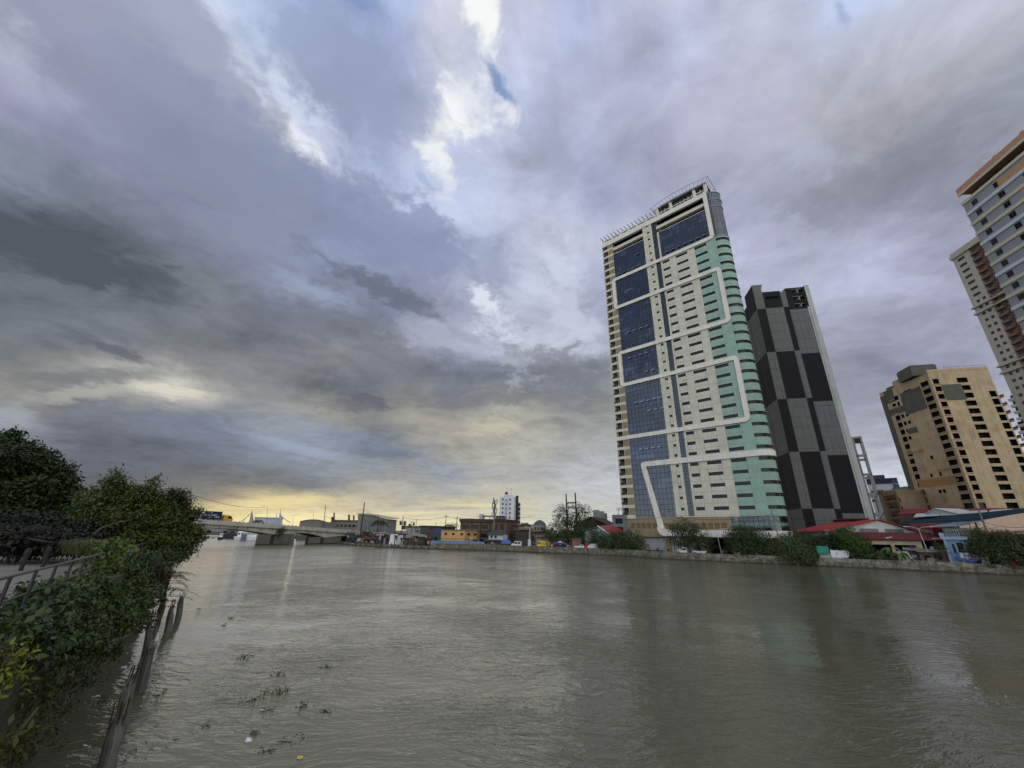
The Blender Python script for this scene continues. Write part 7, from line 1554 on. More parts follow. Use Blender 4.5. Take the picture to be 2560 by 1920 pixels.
def cl(px, py, r, rx, rz, n, ry=None): return (tuple(pt(px, py, r)), (rx, ry or rx, rz), n)
# ---- far bank
tree('broad low dark tree left of the office tower, hanging over the river wall', loc(1552, 138), pt(1555, 1364, 138), [cl(1528, 1357, 138, 4.6, 3.2, 2600), cl(1572, 1353, 137.5, 4.6, 3.3, 2600), cl(1550, 1350, 139, 4.4, 3.0, 1800), cl(1590, 1362, 136, 3.6, 2.4, 1200), cl(1512, 1364, 138, 3.2, 2.2, 1000), cl(1548, 1368, 135, 5.5, 2.0, 1500)], .42, G1, 3, .35)
tree('sparse spreading tree with visible limbs in front of the office tower', loc(1723, 123.5), pt(1719, 1356, 124), [cl(1708, 1313, 124.5, 2.6, 1.8, 700), cl(1694, 1324, 124, 2.6, 1.5, 650), cl(1730, 1322, 124.5, 2.8, 1.8, 700), cl(1744, 1334, 124, 2.8, 1.7, 700), cl(1712, 1334, 124, 3.0, 1.6, 650), cl(1684, 1320, 124, 1.5, 1.0, 220), cl(1700, 1352, 125, 3.4, 1.9, 1300), cl(1734, 1353, 125, 3.6, 2.2, 1500), cl(1757, 1359, 125, 3.0, 2.0, 1000)], .36, G1, 4, .28)
tree('dense round dark tree in front of the right end of the white canopy', loc(1868, 124.5), pt(1866, 1365, 124.5), [cl(1866, 1350, 124.5, 4.8, 4.0, 4200), cl(1840, 1356, 124, 3.2, 3.2, 1800), cl(1892, 1357, 124, 3.0, 3.0, 1700), cl(1862, 1332, 125, 3.2, 2.0, 1300), cl(1868, 1372, 123.5, 5.0, 2.0, 1800)], .38, G1, 5, .35)
tree('wide layered bush spilling over the wall down to the water', loc(1975, 124), pt(1975, 1380, 123.5), [cl(1930, 1373, 123.5, 3.0, 1.7, 1500), cl(1960, 1369, 124, 3.2, 2.0, 1800), cl(1995, 1372, 123, 3.2, 2.0, 1800), cl(1972, 1386, 122, 3.6, 2.0, 2000), cl(2006, 1393, 121, 2.4, 1.7, 1800), cl(2020, 1398, 120.5, 1.6, 1.2, 800), cl(1990, 1403, 120.5, 2.4, 1.1, 900)], .40, MLEAF('leaf_feathery', (48, 66, 32), (92, 104, 58)), 6, .2, cat='bush', name='bush')
tree('darker bush behind the layered one, below the charcoal tower', loc(1975, 131), pt(1975, 1365, 131), [cl(1955, 1356, 131, 3.5, 2.2, 1300), cl(1990, 1352, 132, 3.5, 2.6, 1500), cl(2020, 1360, 131, 3.2, 2.5, 1200)], .42, G1, 7, .2, cat='bush', name='bush')
tree('bright green leafy tree in front of the left end of the maroon lean-to', loc(2116, 130), pt(2116, 1372, 130), [cl(2120, 1345, 130, 2.7, 2.1, 2200), cl(2142, 1358, 129, 2.9, 2.1, 2200), cl(2104, 1335, 131, 1.9, 1.3, 1000), cl(2140, 1374, 128.5, 3.0, 1.5, 1500), cl(2162, 1376, 128.5, 1.8, 1.1, 600)], .36, MLEAF('leaf_fresh', (46, 74, 22), (88, 112, 34)), 8, .25, extra=(('lower_foliage', [cl(2086, 1352, 132, 2.8, 2.2, 2200), cl(2070, 1366, 131.5, 2.8, 2.0, 2200)], .4, G1),))
tree('dark bush under the windows of the red-roofed warehouse', loc(2055, 131), pt(2055, 1368, 131), [cl(2052, 1358, 133, 2.4, 1.6, 1500), cl(2028, 1364, 132, 2.0, 1.2, 800)], .4, G1, 9, .2, cat='bush', name='bush')
tree('leafy tree of mixed green and rusty foliage at the right edge of the far bank', loc(2470, 129), pt(2470, 1370, 129), [cl(2450, 1358, 129, 2.8, 2.0, 2200), cl(2436, 1378, 128.5, 1.7, 1.7, 1100), cl(2470, 1352, 130, 3.6, 2.4, 2000), cl(2470, 1384, 128, 3.0, 1.9, 2000), cl(2500, 1365, 128.5, 3.8, 2.8, 2200), cl(2530, 1378, 128, 3.8, 3.0, 2200), cl(2560, 1385, 127.5, 4.0, 3.0, 1800), cl(2510, 1394, 127, 4.0, 2.0, 1500)], .40, MLEAF('leaf_mixed', (42, 58, 30), (86, 100, 54)), 10, .3, extra=(('rusty_foliage', [cl(2505, 1348, 130, 2.8, 1.5, 1100), cl(2535, 1352, 129, 3.2, 1.6, 1100)], .36, G6),))
def banana(label, px, r, H_, n, name='banana_plant', mat=None, LL=2.6, cat='plant', z0=GZ, group=None, seed=1):
    b = loc(px, r, z0); T = thing(name, label, cat, b, group); rnd = random.Random(seed); mat = mat or MLEAF('leaf_banana', (56, 82, 40), (104, 124, 66)); t = b + Vector((0, 0, H_))
    mb = MB(); mb.tube([b, b.lerp(t, .5) + Vector((.1, 0, 0)), t], [.22, .18, .12], 6); mb.build('trunk', barkl, T)
    for k in range(n):
        a = 2 * math.pi * k / n + rnd.uniform(-.3, .3); up = rnd.uniform(.2, 1.1); l = LL * rnd.uniform(.8, 1.1); pr = []; dirv = Vector((math.cos(a), math.sin(a), 0)); sd_ = Vector((-math.sin(a), math.cos(a), 0)); mb = MB()
        for i in range(7):
            s = i / 6; c = t + dirv * l * s + Vector((0, 0, l * (up * s - (up + .55) * s * s))); w = .34 * math.sin(math.pi * min(1, s * .92 + .06)) * (LL / 2.6); pr.append((c - sd_ * w - Vector((0, 0, w * .3)), c, c + sd_ * w - Vector((0, 0, w * .3))))
        vs = [v for p3 in pr for v in p3]; mb.add(vs, [(i * 3 + j, i * 3 + j + 1, i * 3 + j + 4, i * 3 + j + 3) for i in range(6) for j in range(2)]); mb.build('leaf', mat, T)
    return T
def palm(label, px, r, ytop, Lf=3.6, n=16, seed=1, z0=GZ, lean=.5):
    b = loc(px, r, z0); t = pt(px, ytop, r); T = thing('palm_tree', label, 'palm', b, 'palm trees on the skyline'); rnd = random.Random(seed)
    t = t - Vector((0, 0, Lf * .3))
    mb = MB(); mb.tube([b, b.lerp(t, .5) + Vector((lean, 0, 0)), t], [.32, .24, .18], 7); mb.build('trunk', barkl, T)
    mb = MB()
    for k in range(n):
        a = 2 * math.pi * k / n + rnd.uniform(-.2, .2); up = rnd.uniform(-.1, 1.1); dv = Vector((math.cos(a), math.sin(a), 0)); sv = Vector((-math.sin(a), math.cos(a), 0)); P_ = [t + dv * Lf * s + Vector((0, 0, Lf * (up * s - (up + .5) * s * s))) for s in [i / 8 for i in range(9)]]
        mb.tube(P_, .04, 3)
        for i in range(1, 9):
            for sg in (-1, 1):
                for h_ in (0, .5):
                    p = P_[i].lerp(P_[i - 1], h_); ll = .95 * math.sin(math.pi * (i / 9)) * Lf / 3.6 + .2; e = p + sv * sg * ll * .75 + dv * ll * .4 - Vector((0, 0, ll * .55)); mb.add([p, p.lerp(e, .5) + Vector((0, 0, .08)), e, p.lerp(e, .5) - dv * .12], [(0, 1, 2, 3)])
    mb.build('crown', G1, T); return T
for i, (px, lab) in enumerate(((2193, 'ragged banana plant left of the pale green panel'), (2212, 'taller banana plant in front of the cream lean-to wall'), (2178, 'small banana plant at the foot of the bright green tree'), (2235, 'banana plant leaning over the pale green panel stall'))):
    banana(lab, px, bankr(px) + 4 - i * .4, (2.2, 3.2, 1.4, 2.0)[i], 8, group='banana plants behind the river wall', seed=20 + i)
tree('scraggly shrub among the banana plants by the river wall', loc(2200, 125.5), pt(2200, 1386, 125.5), [cl(2185, 1388, 125, 2.8, 1.0, 500), cl(2215, 1390, 125, 2.8, 1.0, 450), cl(2165, 1391, 125, 2.0, .8, 300)], .34, G4, 12, .1, cat='bush', name='bush')
tree('small green shrub sprouting beside the grey-roofed brick shack', loc(2352, 126), pt(2352, 1372, 126), [cl(2347, 1366, 127, .9, .8, 320), cl(2352, 1380, 126.6, .7, 1.2, 260)], .3, G2, 13, .08, cat='bush', name='bush')
tree('tall airy dark tree with gaps of sky around the twin poles', loc(1432, 155), pt(1432, 1340, 155), [cl(1398, 1285, 155, 2.8, 2.4, 420), cl(1412, 1272, 156, 3.0, 1.8, 420), cl(1405, 1300, 155, 3.6, 2.2, 650), cl(1446, 1268, 155, 3.0, 1.8, 480), cl(1462, 1275, 155, 2.6, 2.0, 420), cl(1456, 1290, 155, 3.2, 2.2, 600), cl(1430, 1292, 156, 3.4, 2.4, 650), cl(1398, 1322, 154, 4.4, 3.0, 1500), cl(1425, 1325, 154, 5.0, 4.2, 2400), cl(1455, 1322, 154, 4.6, 4.2, 2300), cl(1412, 1345, 153, 4.5, 2.4, 1500), cl(1445, 1347, 153, 4.5, 2.4, 1500), cl(1470, 1306, 155, 2.8, 2.4, 500)], .46, G7, 14, .4)
tree('dark clipped bush before the white gabled building', loc(1490, 142), pt(1490, 1350, 142), [cl(1476, 1346, 142, 3.0, 2.8, 1500), cl(1498, 1350, 141, 3.0, 2.4, 1300), cl(1485, 1332, 143, 1.2, 1.6, 350)], .4, G1, 15, .2, cat='bush', name='bush')
tree('low dark tree left of the airy tree, behind the blue kiosk', loc(1385, 150), pt(1385, 1345, 150), [cl(1376, 1336, 150, 3.2, 2.0, 900), cl(1392, 1342, 149, 3.4, 2.2, 1100), cl(1368, 1322, 152, 1.8, 1.2, 300)], .42, G7, 16, .2)
palm('small palm on the skyline just right of the white tower', 1293, 250, 1309, 3.4, 12, 1)
palm('palm on the skyline left of the barrel-roofed block', 1311, 245, 1304, 4.0, 14, 2)
palm('tiny palm between the wooden pole and the brown building', 1122, 235, 1308, 3.6, 12, 3)
palm('dark palm in front of the glazed hall', 951, 212, 1297, 4.2, 20, 4)
palm('small palm silhouetted against the white hall behind the bridge', 647, 315, 1298, 3.6, 14, 5)
tree('low round tree on the skyline left of the brown building', loc(1133, 232), pt(1133, 1322, 232), [cl(1133, 1316, 232, 3.4, 1.4, 400)], .5, G7, 17, .2)
T = tree('shrub growing out of the side of the bridge girder', FBr.p(sbr(697), .3, 4.6), FBr.p(sbr(697), .9, 5.6), [(tuple(FBr.p(sbr(700), .9, 5.4)), (1.6, 1.0, 1.4), 600), (tuple(FBr.p(sbr(694), .6, 4.0)), (1.2, .8, 1.2), 350)], .34, G2, 18, .07, cat='shrub', name='shrub')
for i, (px, z) in enumerate(((571, 5.4), (588, 5.6))):
    leaves_T = tree(('small weed hanging from the bridge girder, left one', 'small weed hanging from the bridge girder, right one')[i], FBr.p(sbr(px), .2, z), FBr.p(sbr(px), .3, z + .3), [(tuple(FBr.p(sbr(px), .4, z)), (.4, .4, .8), 90)], .25, G1, 30 + i, .03, cat='weed', name='weed', limbs=False)
def cn(px, py, r, ax, az_, n, ry=None):
    k = r * .72 / 1000 * (.78 if r > 33.5 else .92); return (tuple(pt(px, py, r)), (ax * k, ax * k, az_ * k), n)
# ---- near left bank
TZ = LZ
tree('large dark tree at the left edge of the photo beyond the promenade', (-42, 30, TZ), pt(20, 1300, 50), [cn(x, y, 47, a, b, n) for x, y, a, b, n in ((-50, 1140, 75, 60, 4200), (0, 1140, 62, 52, 4200), (58, 1150, 50, 42, 3600), (104, 1172, 44, 38, 3000), (146, 1200, 36, 36, 2400), (170, 1225, 22, 22, 900), (60, 1225, 85, 55, 5500), (135, 1250, 46, 40, 2800), (-30, 1260, 90, 80, 5200), (60, 1300, 75, 45, 4200), (150, 1298, 55, 36, 2600), (115, 1140, 12, 8, 160), (30, 1090, 20, 10, 260))], .30, MLEAF('leaf_left_tree', (38, 56, 22), (72, 92, 34)), 40, .6, trunkm=bark)
tree('leafy tree leaning over the river, hiding the left end of the bridge', (-27.5, 31, TZ), pt(270, 1335, 41), [cn(x, y, 40, a, b, n) for x, y, a, b, n in ((240, 1252, 40, 34, 2600), (285, 1212, 22, 28, 900), (292, 1184, 8, 10, 90), (320, 1238, 38, 30, 2400), (386, 1204, 11, 10, 130), (368, 1238, 32, 24, 1500), (412, 1262, 36, 30, 2300), (462, 1292, 26, 26, 1300), (494, 1281, 13, 6, 120), (432, 1305, 42, 36, 2800), (370, 1292, 48, 40, 3400), (300, 1288, 50, 42, 3600), (225, 1292, 44, 40, 2800), (486, 1334, 20, 24, 800), (505, 1346, 7, 12, 100), (452, 1350, 34, 30, 2000), (400, 1348, 42, 34, 2600), (345, 1340, 46, 30, 2400), (442, 1388, 24, 18, 900), (472, 1372, 14, 8, 220))], .28, MLEAF('leaf_lean_tree', (52, 74, 26), (104, 124, 46), (120, 112, 56), k=.55), 41, .35, trunkm=barkl, extra=(('reddish_sprays', [cn(440, 1240, 40, 30, 22, 900), cn(462, 1256, 40, 18, 20, 420)], .24, MLEAF('leaf_rust', (60, 56, 26), (86, 72, 34))),), W=.34)
mb = MB(); mb.tube([pt(190, 1372, 33), pt(215, 1350, 33.5), pt(250, 1322, 34), pt(285, 1308, 35), pt(330, 1300, 37)], [.07, .06, .05, .045, .03], 7); mb.tube([pt(230, 1338, 34), pt(215, 1345, 33), pt(150, 1356, 32)], [.035, .03, .02], 5)
o = mb.build('fallen_branch', bark, org=pt(190, 1372, 33)); tag(o, 'pale bare branch rising out of the shrubs beside the promenade', 'branch')
# dark hedge and old fence behind the promenade
tree('dark hedge along the far side of the promenade', (-31, 22, TZ), (-31, 22, 5.2), [cn(x, y, r_, a, b, n) for x, y, r_, a, b, n in ((-20, 1345, 38, 70, 36, 1900), (60, 1352, 36, 62, 34, 1900), (130, 1352, 36, 58, 34, 1900), (190, 1358, 34, 46, 28, 1400), (100, 1325, 38, 80, 36, 1900), (215, 1335, 36, 42, 32, 1200), (20, 1320, 39, 75, 45, 1900))], .26, MLEAF('leaf_hedge', (22, 32, 16), (42, 54, 26)), 42, .2, cat='hedge', name='hedge')
ff = Fr((-33, 20), Vector((.62, .78, 0))); T = thing('fence', 'dark rusty railing fence below the hedge across the promenade', 'fence', (-33, 20, TZ)); mb = MB()
for i in range(46): mb.box(ff, i * .26, i * .26 + .05, 0, .05, TZ, TZ + 1.5)
mb.build('pickets', M('fence_rust', (50, 40, 36), .9, .2), T); mb = MB(); mb.box(ff, -.1, 12, .05, .09, TZ + 1.3, TZ + 1.37); mb.box(ff, -.1, 12, .05, .09, TZ + .3, TZ + .37); mb.build('rail', M('fence_rust', (50, 40, 36)), T)
for i, (px, py, r) in enumerate(((138, 1352, 33), (88, 1372, 31))):
    p = loc(px, r, TZ); mb = MB(); mb.tube([p, p + Vector((0, 0, .6)), p + Vector((0, 0, .8)), p + Vector((0, 0, .95)), p + Vector((0, 0, 1.0))], [.08, .09, .13, .09, .02], 12)
    o = mb.build('bollard', M('bollard_stone', (44, 42, 38), .9, .15, 2), org=p); tag(o, ('round-headed stone post by the hedge, half lost in the shade', 'smaller round-headed stone post nearer the rusty fence')[i], 'post', 'stone posts by the hedge')
# shrubs over the wall
def shrub(label, cls, L, mat, seed, base, W=.55, name='shrub', extra=()):
    return tree(label, base, Vector(cls[0][0]), cls, L, mat, seed, .05, name, bark, extra, 'shrubs overhanging the near wall', 'shrub', True, W)
wl = lambda t, z=LZ, o=0.4: Vector((-12.6 - 15.4 * t - o * .82, 13.4 + 22 * t - o * .57, z))
shrub('broad-leaved shrub spilling over the wall at the lower left', [cn(78, 1560, 15.4, 50, 42, 900), cn(128, 1512, 16.4, 48, 42, 900), cn(32, 1610, 14.4, 46, 40, 760), cn(112, 1600, 15.2, 44, 32, 620), cn(18, 1575, 15.4, 50, 40, 800), cn(-30, 1580, 15.0, 50, 40, 600), cn(30, 1602, 12.8, 58, 40, 650), cn(90, 1590, 13.4, 50, 36, 500), cn(-30, 1610, 12.2, 50, 40, 450), cn(90, 1490, 17, 40, 22, 420)], .17, G4, 50, wl(-.02), .62)
shrub('shrub with drooping sprays over the water, second along the wall', [cn(182, 1510, 18.4, 50, 42, 1300), cn(212, 1568, 17.8, 44, 40, 1100), cn(238, 1616, 17.2, 36, 18, 420), cn(270, 1628, 17.2, 18, 8, 120), cn(172, 1600, 16.8, 40, 30, 700)], .14, G2, 51, wl(.1), .5)
shrub('bushy green shrub beside the end of the railing', [cn(226, 1482, 21, 50, 38, 1700), cn(270, 1512, 21.5, 46, 42, 1500), cn(290, 1560, 21, 38, 34, 1000), cn(196, 1455, 21.5, 36, 20, 700)], .14, MLEAF('leaf_shrub3', (50, 76, 28), (98, 122, 46), (130, 132, 60)), 52, wl(.28))
shrub('taller shrub of feathery leaves where the railing disappears', [cn(305, 1452, 26.5, 52, 46, 2100), cn(326, 1506, 26, 46, 46, 1700), cn(270, 1425, 26, 38, 20, 800), cn(336, 1552, 25.5, 34, 26, 800)], .15, MLEAF('leaf_shrub4', (54, 80, 26), (104, 126, 44)), 53, wl(.48))
shrub('dark shrub at the water edge under the leaning tree', [cn(370, 1428, 33, 48, 42, 2000), cn(368, 1482, 31.5, 42, 40, 1500), cn(402, 1400, 36, 42, 28, 1400), cn(340, 1405, 31, 38, 24, 1000), cn(424, 1388, 38, 24, 20, 600)], .17, MLEAF('leaf_shrub5', (46, 66, 26), (86, 104, 42)), 54, wl(.75))
shrub('young sapling with broad pale leaves standing up behind the railing', [cn(264, 1388, 24, 24, 26, 300), cn(292, 1376, 25, 22, 22, 260), cn(238, 1414, 23, 18, 14, 160)], .24, G3, 55, wl(.4, LZ, .9), .45)
shrub('bright yellow-green leafy plant close by at the left edge', [cn(-20, 1672, 10.8, 34, 30, 130), cn(8, 1692, 10.6, 30, 34, 130), cn(-26, 1735, 10.3, 34, 36, 120), cn(24, 1652, 11.0, 20, 12, 40)], .12, G5, 56, Vector((-9.2, 6.6, 3.0)), .38)
shrub('tuft of yellowish leaves at the bottom left corner', [cn(0, 1880, 9.6, .3, .25, 70), cn(25, 1850, 9.8, .2, .15, 40)], .16, MLEAF('leaf_dull_yellow', (84, 88, 34), (128, 124, 52)), 57, pt(-10, 1900, 9.7), .34)
# weeds on the wall face
for i, (px, py, r, rx, rz, n, m, lab) in enumerate(((52, 1690, 15.6, .9, .9, 1500, 'leaf_mid_green', 'green weeds trailing down the mossy wall, nearest patch'), (128, 1672, 17.8, .8, .9, 1300, 'leaf_mid_green', 'green weeds trailing down the mossy wall, middle patch'), (196, 1650, 20.3, .8, .8, 1100, 'leaf_dark_green', 'darker weeds trailing down the mossy wall, farther patch'), (60, 1815, 16.6, .8, .9, 1200, 'leaf_dull_yellow', 'dull yellowish creeper low on the mossy wall'))):
    c = pt(px, py, r); T = thing('weeds', lab, 'weeds', c, 'weeds hanging on the mossy wall'); leaves('foliage', [(tuple(c), (rx, rx * .7, rz), n)], .12, MATS[m], T, 70 + i, .4)
    mb = MB()
    for k in range(5): mb.tube([c + Vector((.2 * k - .4, -.1 * k, rz)), c + Vector((.2 * k - .35, -.1 * k, -rz * .7))], .012, 4)
    mb.build('stem', bark, T)
def blades(name, label, c, R, n, Lb, mat, seed, cat='grass', droop=.8, kind='stuff'):
    rg = random.Random(seed); mb = MB()
    for _ in range(n):
        a = rg.uniform(0, 6.28); q = rg.uniform(0, 1) ** .5 * R; b = c + Vector((math.cos(a) * q, math.sin(a) * q, rg.uniform(-.15, .15) * R)); l = Lb * rg.uniform(.5, 1.1); dv = Vector((math.cos(a + rg.uniform(-.8, .8)), math.sin(a + rg.uniform(-.8, .8)), 0)); w = Vector((-dv.y, dv.x, 0)) * .012 * Lb * 1.6
        m_ = b + Vector((0, 0, l * .75)) + dv * l * .25; t = b + Vector((0, 0, l * (1.05 - droop * .5))) + dv * l * .7; mb.add([b - w, b + w, m_ + w, m_ - w, t], [(0, 1, 2, 3), (3, 2, 4)])
    o = mb.build(name, mat, org=c); return tag(o, label, cat, kind=kind)
blades('grass', 'bright tuft of fine grass on the wall top beside the railing', pt(232, 1378, 29), 1.1, 1300, .55, MLEAF('grass_bright', (80, 98, 50), (120, 130, 74), k=.5), 81)
blades('dry_reeds', 'dry straw-coloured reeds hanging between the shrubs and the river', pt(376, 1462, 33), .8, 320, 1.3, MLEAF('straw', (96, 80, 54), (120, 100, 70), k=.4), 82, 'reeds', 1.2)
# ---- railing
T = thing('railing', 'dark pipe railing along the promenade, two rails and leaning posts', 'railing', (-10.7, 9.4, LZ)); rm = M('rail_metal', (50, 48, 46), .55, .2, 2, streak=.2)
ru = Vector((-.572, .82, 0)); r0 = Vector((-11.4, 10.7, 0))
mb = MB(); mb.tube([r0 + ru * s + Vector((0, 0, 4.95)) for s in (-9, -4, 0, 5, 10, 16, 22)], .034, 8); mb.build('top_rail', rm, T)
mb = MB(); mb.tube([r0 + ru * s + Vector((0, 0, 4.45)) for s in (-9, -4, 0, 5, 10, 16, 22)], .028, 8); mb.build('lower_rail', rm, T)
p0 = None
for k in range(-5, 13):
    if p0 is None: mb = MB(); b = r0 + ru * 1.62 * k; mb.prism([b + Vector((-.028, -.02, LZ - .05)), b + Vector((.028, -.02, LZ - .05)), b + Vector((.028, .02, LZ - .05)), b + Vector((-.028, .02, LZ - .05))], Vector((0, 0, 4.93 - LZ + .05))); p0 = mb.build('post', rm, T); k0 = k
    else: c = p0.copy(); COL.objects.link(c); c.location = ru * 1.62 * (k - k0)
tag_o = None
# ---- broken piles
pil = M('pile_concrete', (104, 102, 96), .92, .22, 2.5, streak=.7, bump=.7, stain=(44, 40, 34)); reb = M('rebar_rust', (58, 44, 36), .9, .2, 5)
piles = [(258, 1955, 296, 1802, 1748, 0.204, 'nearest broken concrete pile at the bottom of the photo with bare rebar'), (300, 1832, 328, 1696, 1660, 0.184, 'second broken pile from the bottom, split down to its rebar'), (352, 1727, 377, 1622, 1612, 0.177, 'third pile from the bottom with a pale scar down its side'), (364, 1640, 376, 1548, 1522, 0.163, 'fourth pile, dark and short, beside the taller rebar bundle'), (385, 1585, 396, 1560, 1545, 0.136, 'low stump between the fourth pile and the outer pair'), (420, 1577, 430, 1516, 1496, 0.184, 'outer pile with a tapered broken top, left of a pair'), (445, 1550, 455, 1492, 1478, 0.184, 'outermost pile with bars sticking up, right of a pair'), (405, 1530, 412, 1478, 1478, 0.163, 'dark weed-grown pile beneath the fern by the wall')]
for i, (bx_, by_, tx_, ty_, ry_, rad, lab) in enumerate(piles):
    b = gnd(bx_, by_, 0); r_ = math.hypot(b.x, b.y); t = pt(tx_, ty_, r_ + .1); zr_ = hz(tx_, ry_, r_); rg = random.Random(90 + i)
    T = thing('broken_pile', lab, 'pile', (b.x, b.y, 0), 'broken concrete piles standing in the river')
    b2 = b - Vector((0, 0, 1.2)); n = 8; rings = [(0, b2, rad * 1.05), (1, b.lerp(t, .15), rad), (2, b.lerp(t, .55), rad * .96), (3, b.lerp(t, .82), rad * .85), (4, t, rad * .5)]
    mb = MB(); vs = []
    for q_, c, rr in rings:
        for j in range(n):
            an = 2 * math.pi * (j + .5) / n; k_ = 1 if q_ < 2 else rg.uniform(.82, 1.08)
            p = c + Vector((math.cos(an), math.sin(an), 0)) * rr * k_
            if q_ >= 3: p.z += rg.uniform(-.12, .14)
            vs.append(p)
    mb.add(vs, [(a * n + j, a * n + (j + 1) % n, (a + 1) * n + (j + 1) % n, (a + 1) * n + j) for a in range(4) for j in range(n)] + [tuple(4 * n + j for j in range(n))]); mb.build('shaft', pil, T)
    if zr_ > t.z + .05:
        for k in range(5 if i < 4 else 4):
            an = 6.28 * k / 5 + i; s_ = t + Vector((math.cos(an), math.sin(an), 0)) * rad * .62 - Vector((0, 0, .5)); e = s_ + Vector((rg.uniform(-.06, .06), rg.uniform(-.06, .06), 0)); e.z = zr_ - rg.uniform(0, .12)
            mb = MB(); mb.tube([s_, s_.lerp(e, .6) + Vector((rg.uniform(-.03, .03), 0, 0)), e], .018, 5); mb.build('rebar', reb, T)
    if i in (0, 2, 1):
        mb = MB(); d_ = Vector((.55, -.84, 0)) * (rad * .97); mb.tube([b.lerp(t, .25) + d_, b.lerp(t, .6) + d_ + Vector((.03, .02, 0)), t + d_ * .8 + Vector((0, 0, -.03))], [.008, .018, .01], 5); mb.build('scar', M('pile_scar', (128, 124, 114), .8, .1, 4), T)
    if i == 0:
        o2 = Vector((-.1, .05, 0))
# beam linking the second and third pile low over the water
T = thing('fern', 'dark layered fern-like plant growing on the pile beside the wall', 'plant', gnd(405, 1530)); c0 = pt(418, 1462, math.hypot(*gnd(405, 1530).to_2d()))
mb = MB(); rg = random.Random(5)
for k in range(26):
    a = rg.uniform(0, 6.28); zz = rg.uniform(-1.6, .9); l = rg.uniform(1.2, 2.5); dv = Vector((math.cos(a), math.sin(a), 0)); sv = Vector((-dv.y, dv.x, 0)); b = c0 + Vector((0, 0, zz)); P_ = [b + dv * l * s + Vector((0, 0, .25 * l * s - .42 * l * s * s)) for s in [i / 7 for i in range(8)]]
    for i in range(1, 8):
        for sg in (-1, 1): p = P_[i]; ll = .42 * (1.1 - i / 8); mb.add([p, p + dv * ll * .6 + sv * sg * ll * .7, p + dv * ll * 1.0 + sv * sg * ll * .85 - Vector((0, 0, .04)), p + dv * ll * .5 + sv * sg * ll * .2], [(0, 1, 2, 3)])
    mb.tube(P_, .012, 3)
mb.build('fronds', G1, T); mb = MB(); mb.tube([Vector((c0.x, c0.y, -.2)), c0 + Vector((0, 0, .6))], [.14, .08], 6); mb.build('stem', bark, T)
# ---- drifting plants and litter
hy = MLEAF('hyacinth', (66, 78, 36), (110, 116, 56), (96, 78, 50), k=.8); dkhy = MLEAF('hyacinth_dark', (44, 50, 30), (70, 74, 44), k=.7)
def drift(label, px, py, L, W_, n, mat, seed, leaf=.09, angle=.4):
    c = gnd(px, py, .02); T = thing('water_hyacinth', label, 'water plant', c, 'drifting water hyacinth'); rg = random.Random(seed); cls = []
    k = max(1, int(L / .28)); d_ = Vector((math.cos(angle), math.sin(angle), 0))
    for i in range(k): q_ = c + d_ * (L * ((i + .5) / k - .5)) + Vector((0, rg.uniform(-1, 1) * W_ * .3, .04)); cls.append((tuple(q_), (L / k * .6, W_ * .5, .035), max(9, n // k)))
    leaves('leaves', cls, leaf * .72, mat, T, seed, .55, .2, -.1)
    mb = MB()
    for i in range(3): a = c + d_ * rg.uniform(-L / 2, L / 2); mb.tube([a + Vector((0, 0, -.02)), a + Vector((rg.uniform(-.3, .3), rg.uniform(-.2, .2), .02))], .012, 4)
    mb.build('stem', bark, T); return T
drift('small clump with two upright leaves, nearest the bridge reflection', 608, 1642, .7, .5, 60, dkhy, 101, .12, 1.0)
drift('largest green drifting clump, long and ragged', 690, 1732, 1.1, .35, 190, hy, 102, .10, .5)
drift('dark tail trailing left of the largest drifting clump', 622, 1752, .7, .2, 50, dkhy, 103, .09, .5)
drift('small clump near the middle, a little above the largest one', 697, 1687, .5, .25, 60, hy, 104, .09, .3)
drift('dark broken sprig just right of the largest drifting clump', 755, 1765, .5, .15, 36, dkhy, 105, .09, .6)
drift('dark sprig farthest right among the drifting plants', 808, 1780, .55, .15, 36, dkhy, 106, .09, .0)
drift('sprig beside the white scrap, below the largest clump', 663, 1775, .3, .15, 26, hy, 107, .08, .7)
drift('curved dark strand low in the middle of the photo', 738, 1848, .7, .1, 40, dkhy, 108, .08, .5)
drift('dark clump in the lower middle, beneath the brown log', 665, 1875, .35, .2, 30, dkhy, 109, .08, .2)
drift('twiggy sprig at the lower left beyond the nearest pile', 520, 1812, .25, .1, 20, dkhy, 110, .07, .9)
drift('green sprigs drifting between the mossy wall and the piles', 262, 1752, .9, .3, 90, hy, 111, .10, .1)
drift('sprigs beside the second broken pile', 385, 1738, .8, .3, 70, hy, 112, .09, .3)
drift('scattered leaf bits near the upper left of the drifting plants', 577, 1545, .6, .12, 26, dkhy, 113, .12, -.1)
drift('tiny dark strand upstream of the scattered leaf bits', 562, 1563, .4, .1, 18, dkhy, 114, .12, .0)
drift('dark sprig in open water right of the small middle clump', 812, 1668, .35, .1, 24, dkhy, 115, .10, -.5)
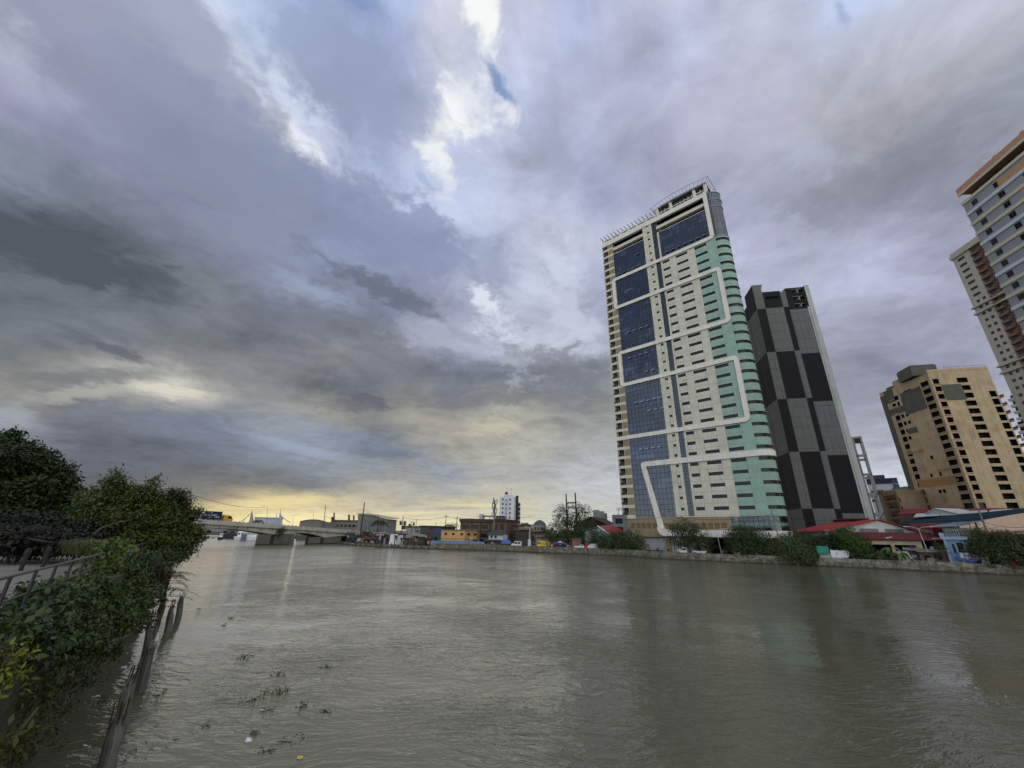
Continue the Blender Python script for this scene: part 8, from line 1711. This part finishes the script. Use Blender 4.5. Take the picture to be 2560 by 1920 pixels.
def scrap(label, px, py, s, mat, seed, name='litter', cat='litter', flat=.25, elong=1.4):
    c = gnd(px, py, .0); rg = random.Random(seed); mb = MB(); n = 7
    vs = [c + Vector((math.cos(2 * math.pi * k / n) * s * elong * rg.uniform(.6, 1.1), math.sin(2 * math.pi * k / n) * s * rg.uniform(.5, 1.1), -.01)) for k in range(n)]; top = [v * .5 + c * .5 + Vector((0, 0, s * flat * rg.uniform(.7, 1.3))) for v in vs]
    mb.add(vs + top, [(k, (k + 1) % n, n + (k + 1) % n, n + k) for k in range(n)] + [tuple(range(n, 2 * n))]); o = mb.build(name, mat, org=c); return tag(o, label, cat)
wl_ = M('litter_white', (214, 214, 210), .6, .05, 8); 
scrap('crumpled white plastic bag floating below the brown log', 620, 1852, .12, wl_, 1, 'plastic_bag', 'plastic bag', .5)
scrap('white scrap beside a green sprig below the largest clump', 655, 1775, .08, wl_, 2); scrap('white scrap just left of the largest green clump', 632, 1751, .08, wl_, 3)
scrap('white foam piece floating near the mossy wall, upper one', 310, 1669, .12, wl_, 4, 'foam_piece', 'foam', .3, 1.8); scrap('white foam piece floating near the mossy wall, lower one', 240, 1741, .10, wl_, 5, 'foam_piece', 'foam', .3, 1.8)
scrap('small pale can floating beyond the outer pair of piles', 498, 1522, .14, M('litter_grey', (150, 150, 146), .5), 6, 'can', 'can', .5, 1.6)
scrap('short brownish log floating above the white bag', 637, 1833, .13, M('log_brown', (104, 90, 80), .8, .15, 6), 7, 'log', 'log', .6, 2.2)
scrap('dull red submerged plastic bag in the lower left water', 443, 1848, .14, M('bag_red', (92, 56, 54), .6), 8, 'plastic_bag', 'plastic bag', .1)
scrap('white cloth snagged on the rebar between the third pile and the outer pair', 390, 1602, .16, wl_, 9, 'rag', 'cloth', 2.2, .8)
c = gnd(750, 1894, .01); mb = MB(); mb.tube([c + Vector((math.cos(a) * .07, math.sin(a) * .05, 0)) for a in [2 * math.pi * i / 12 for i in range(13)]], .018, 6, cap=False); o = mb.build('ring', M('ring_yellow', (214, 190, 92), .5), org=c); tag(o, 'small yellow ring floating near the bottom middle', 'ring')
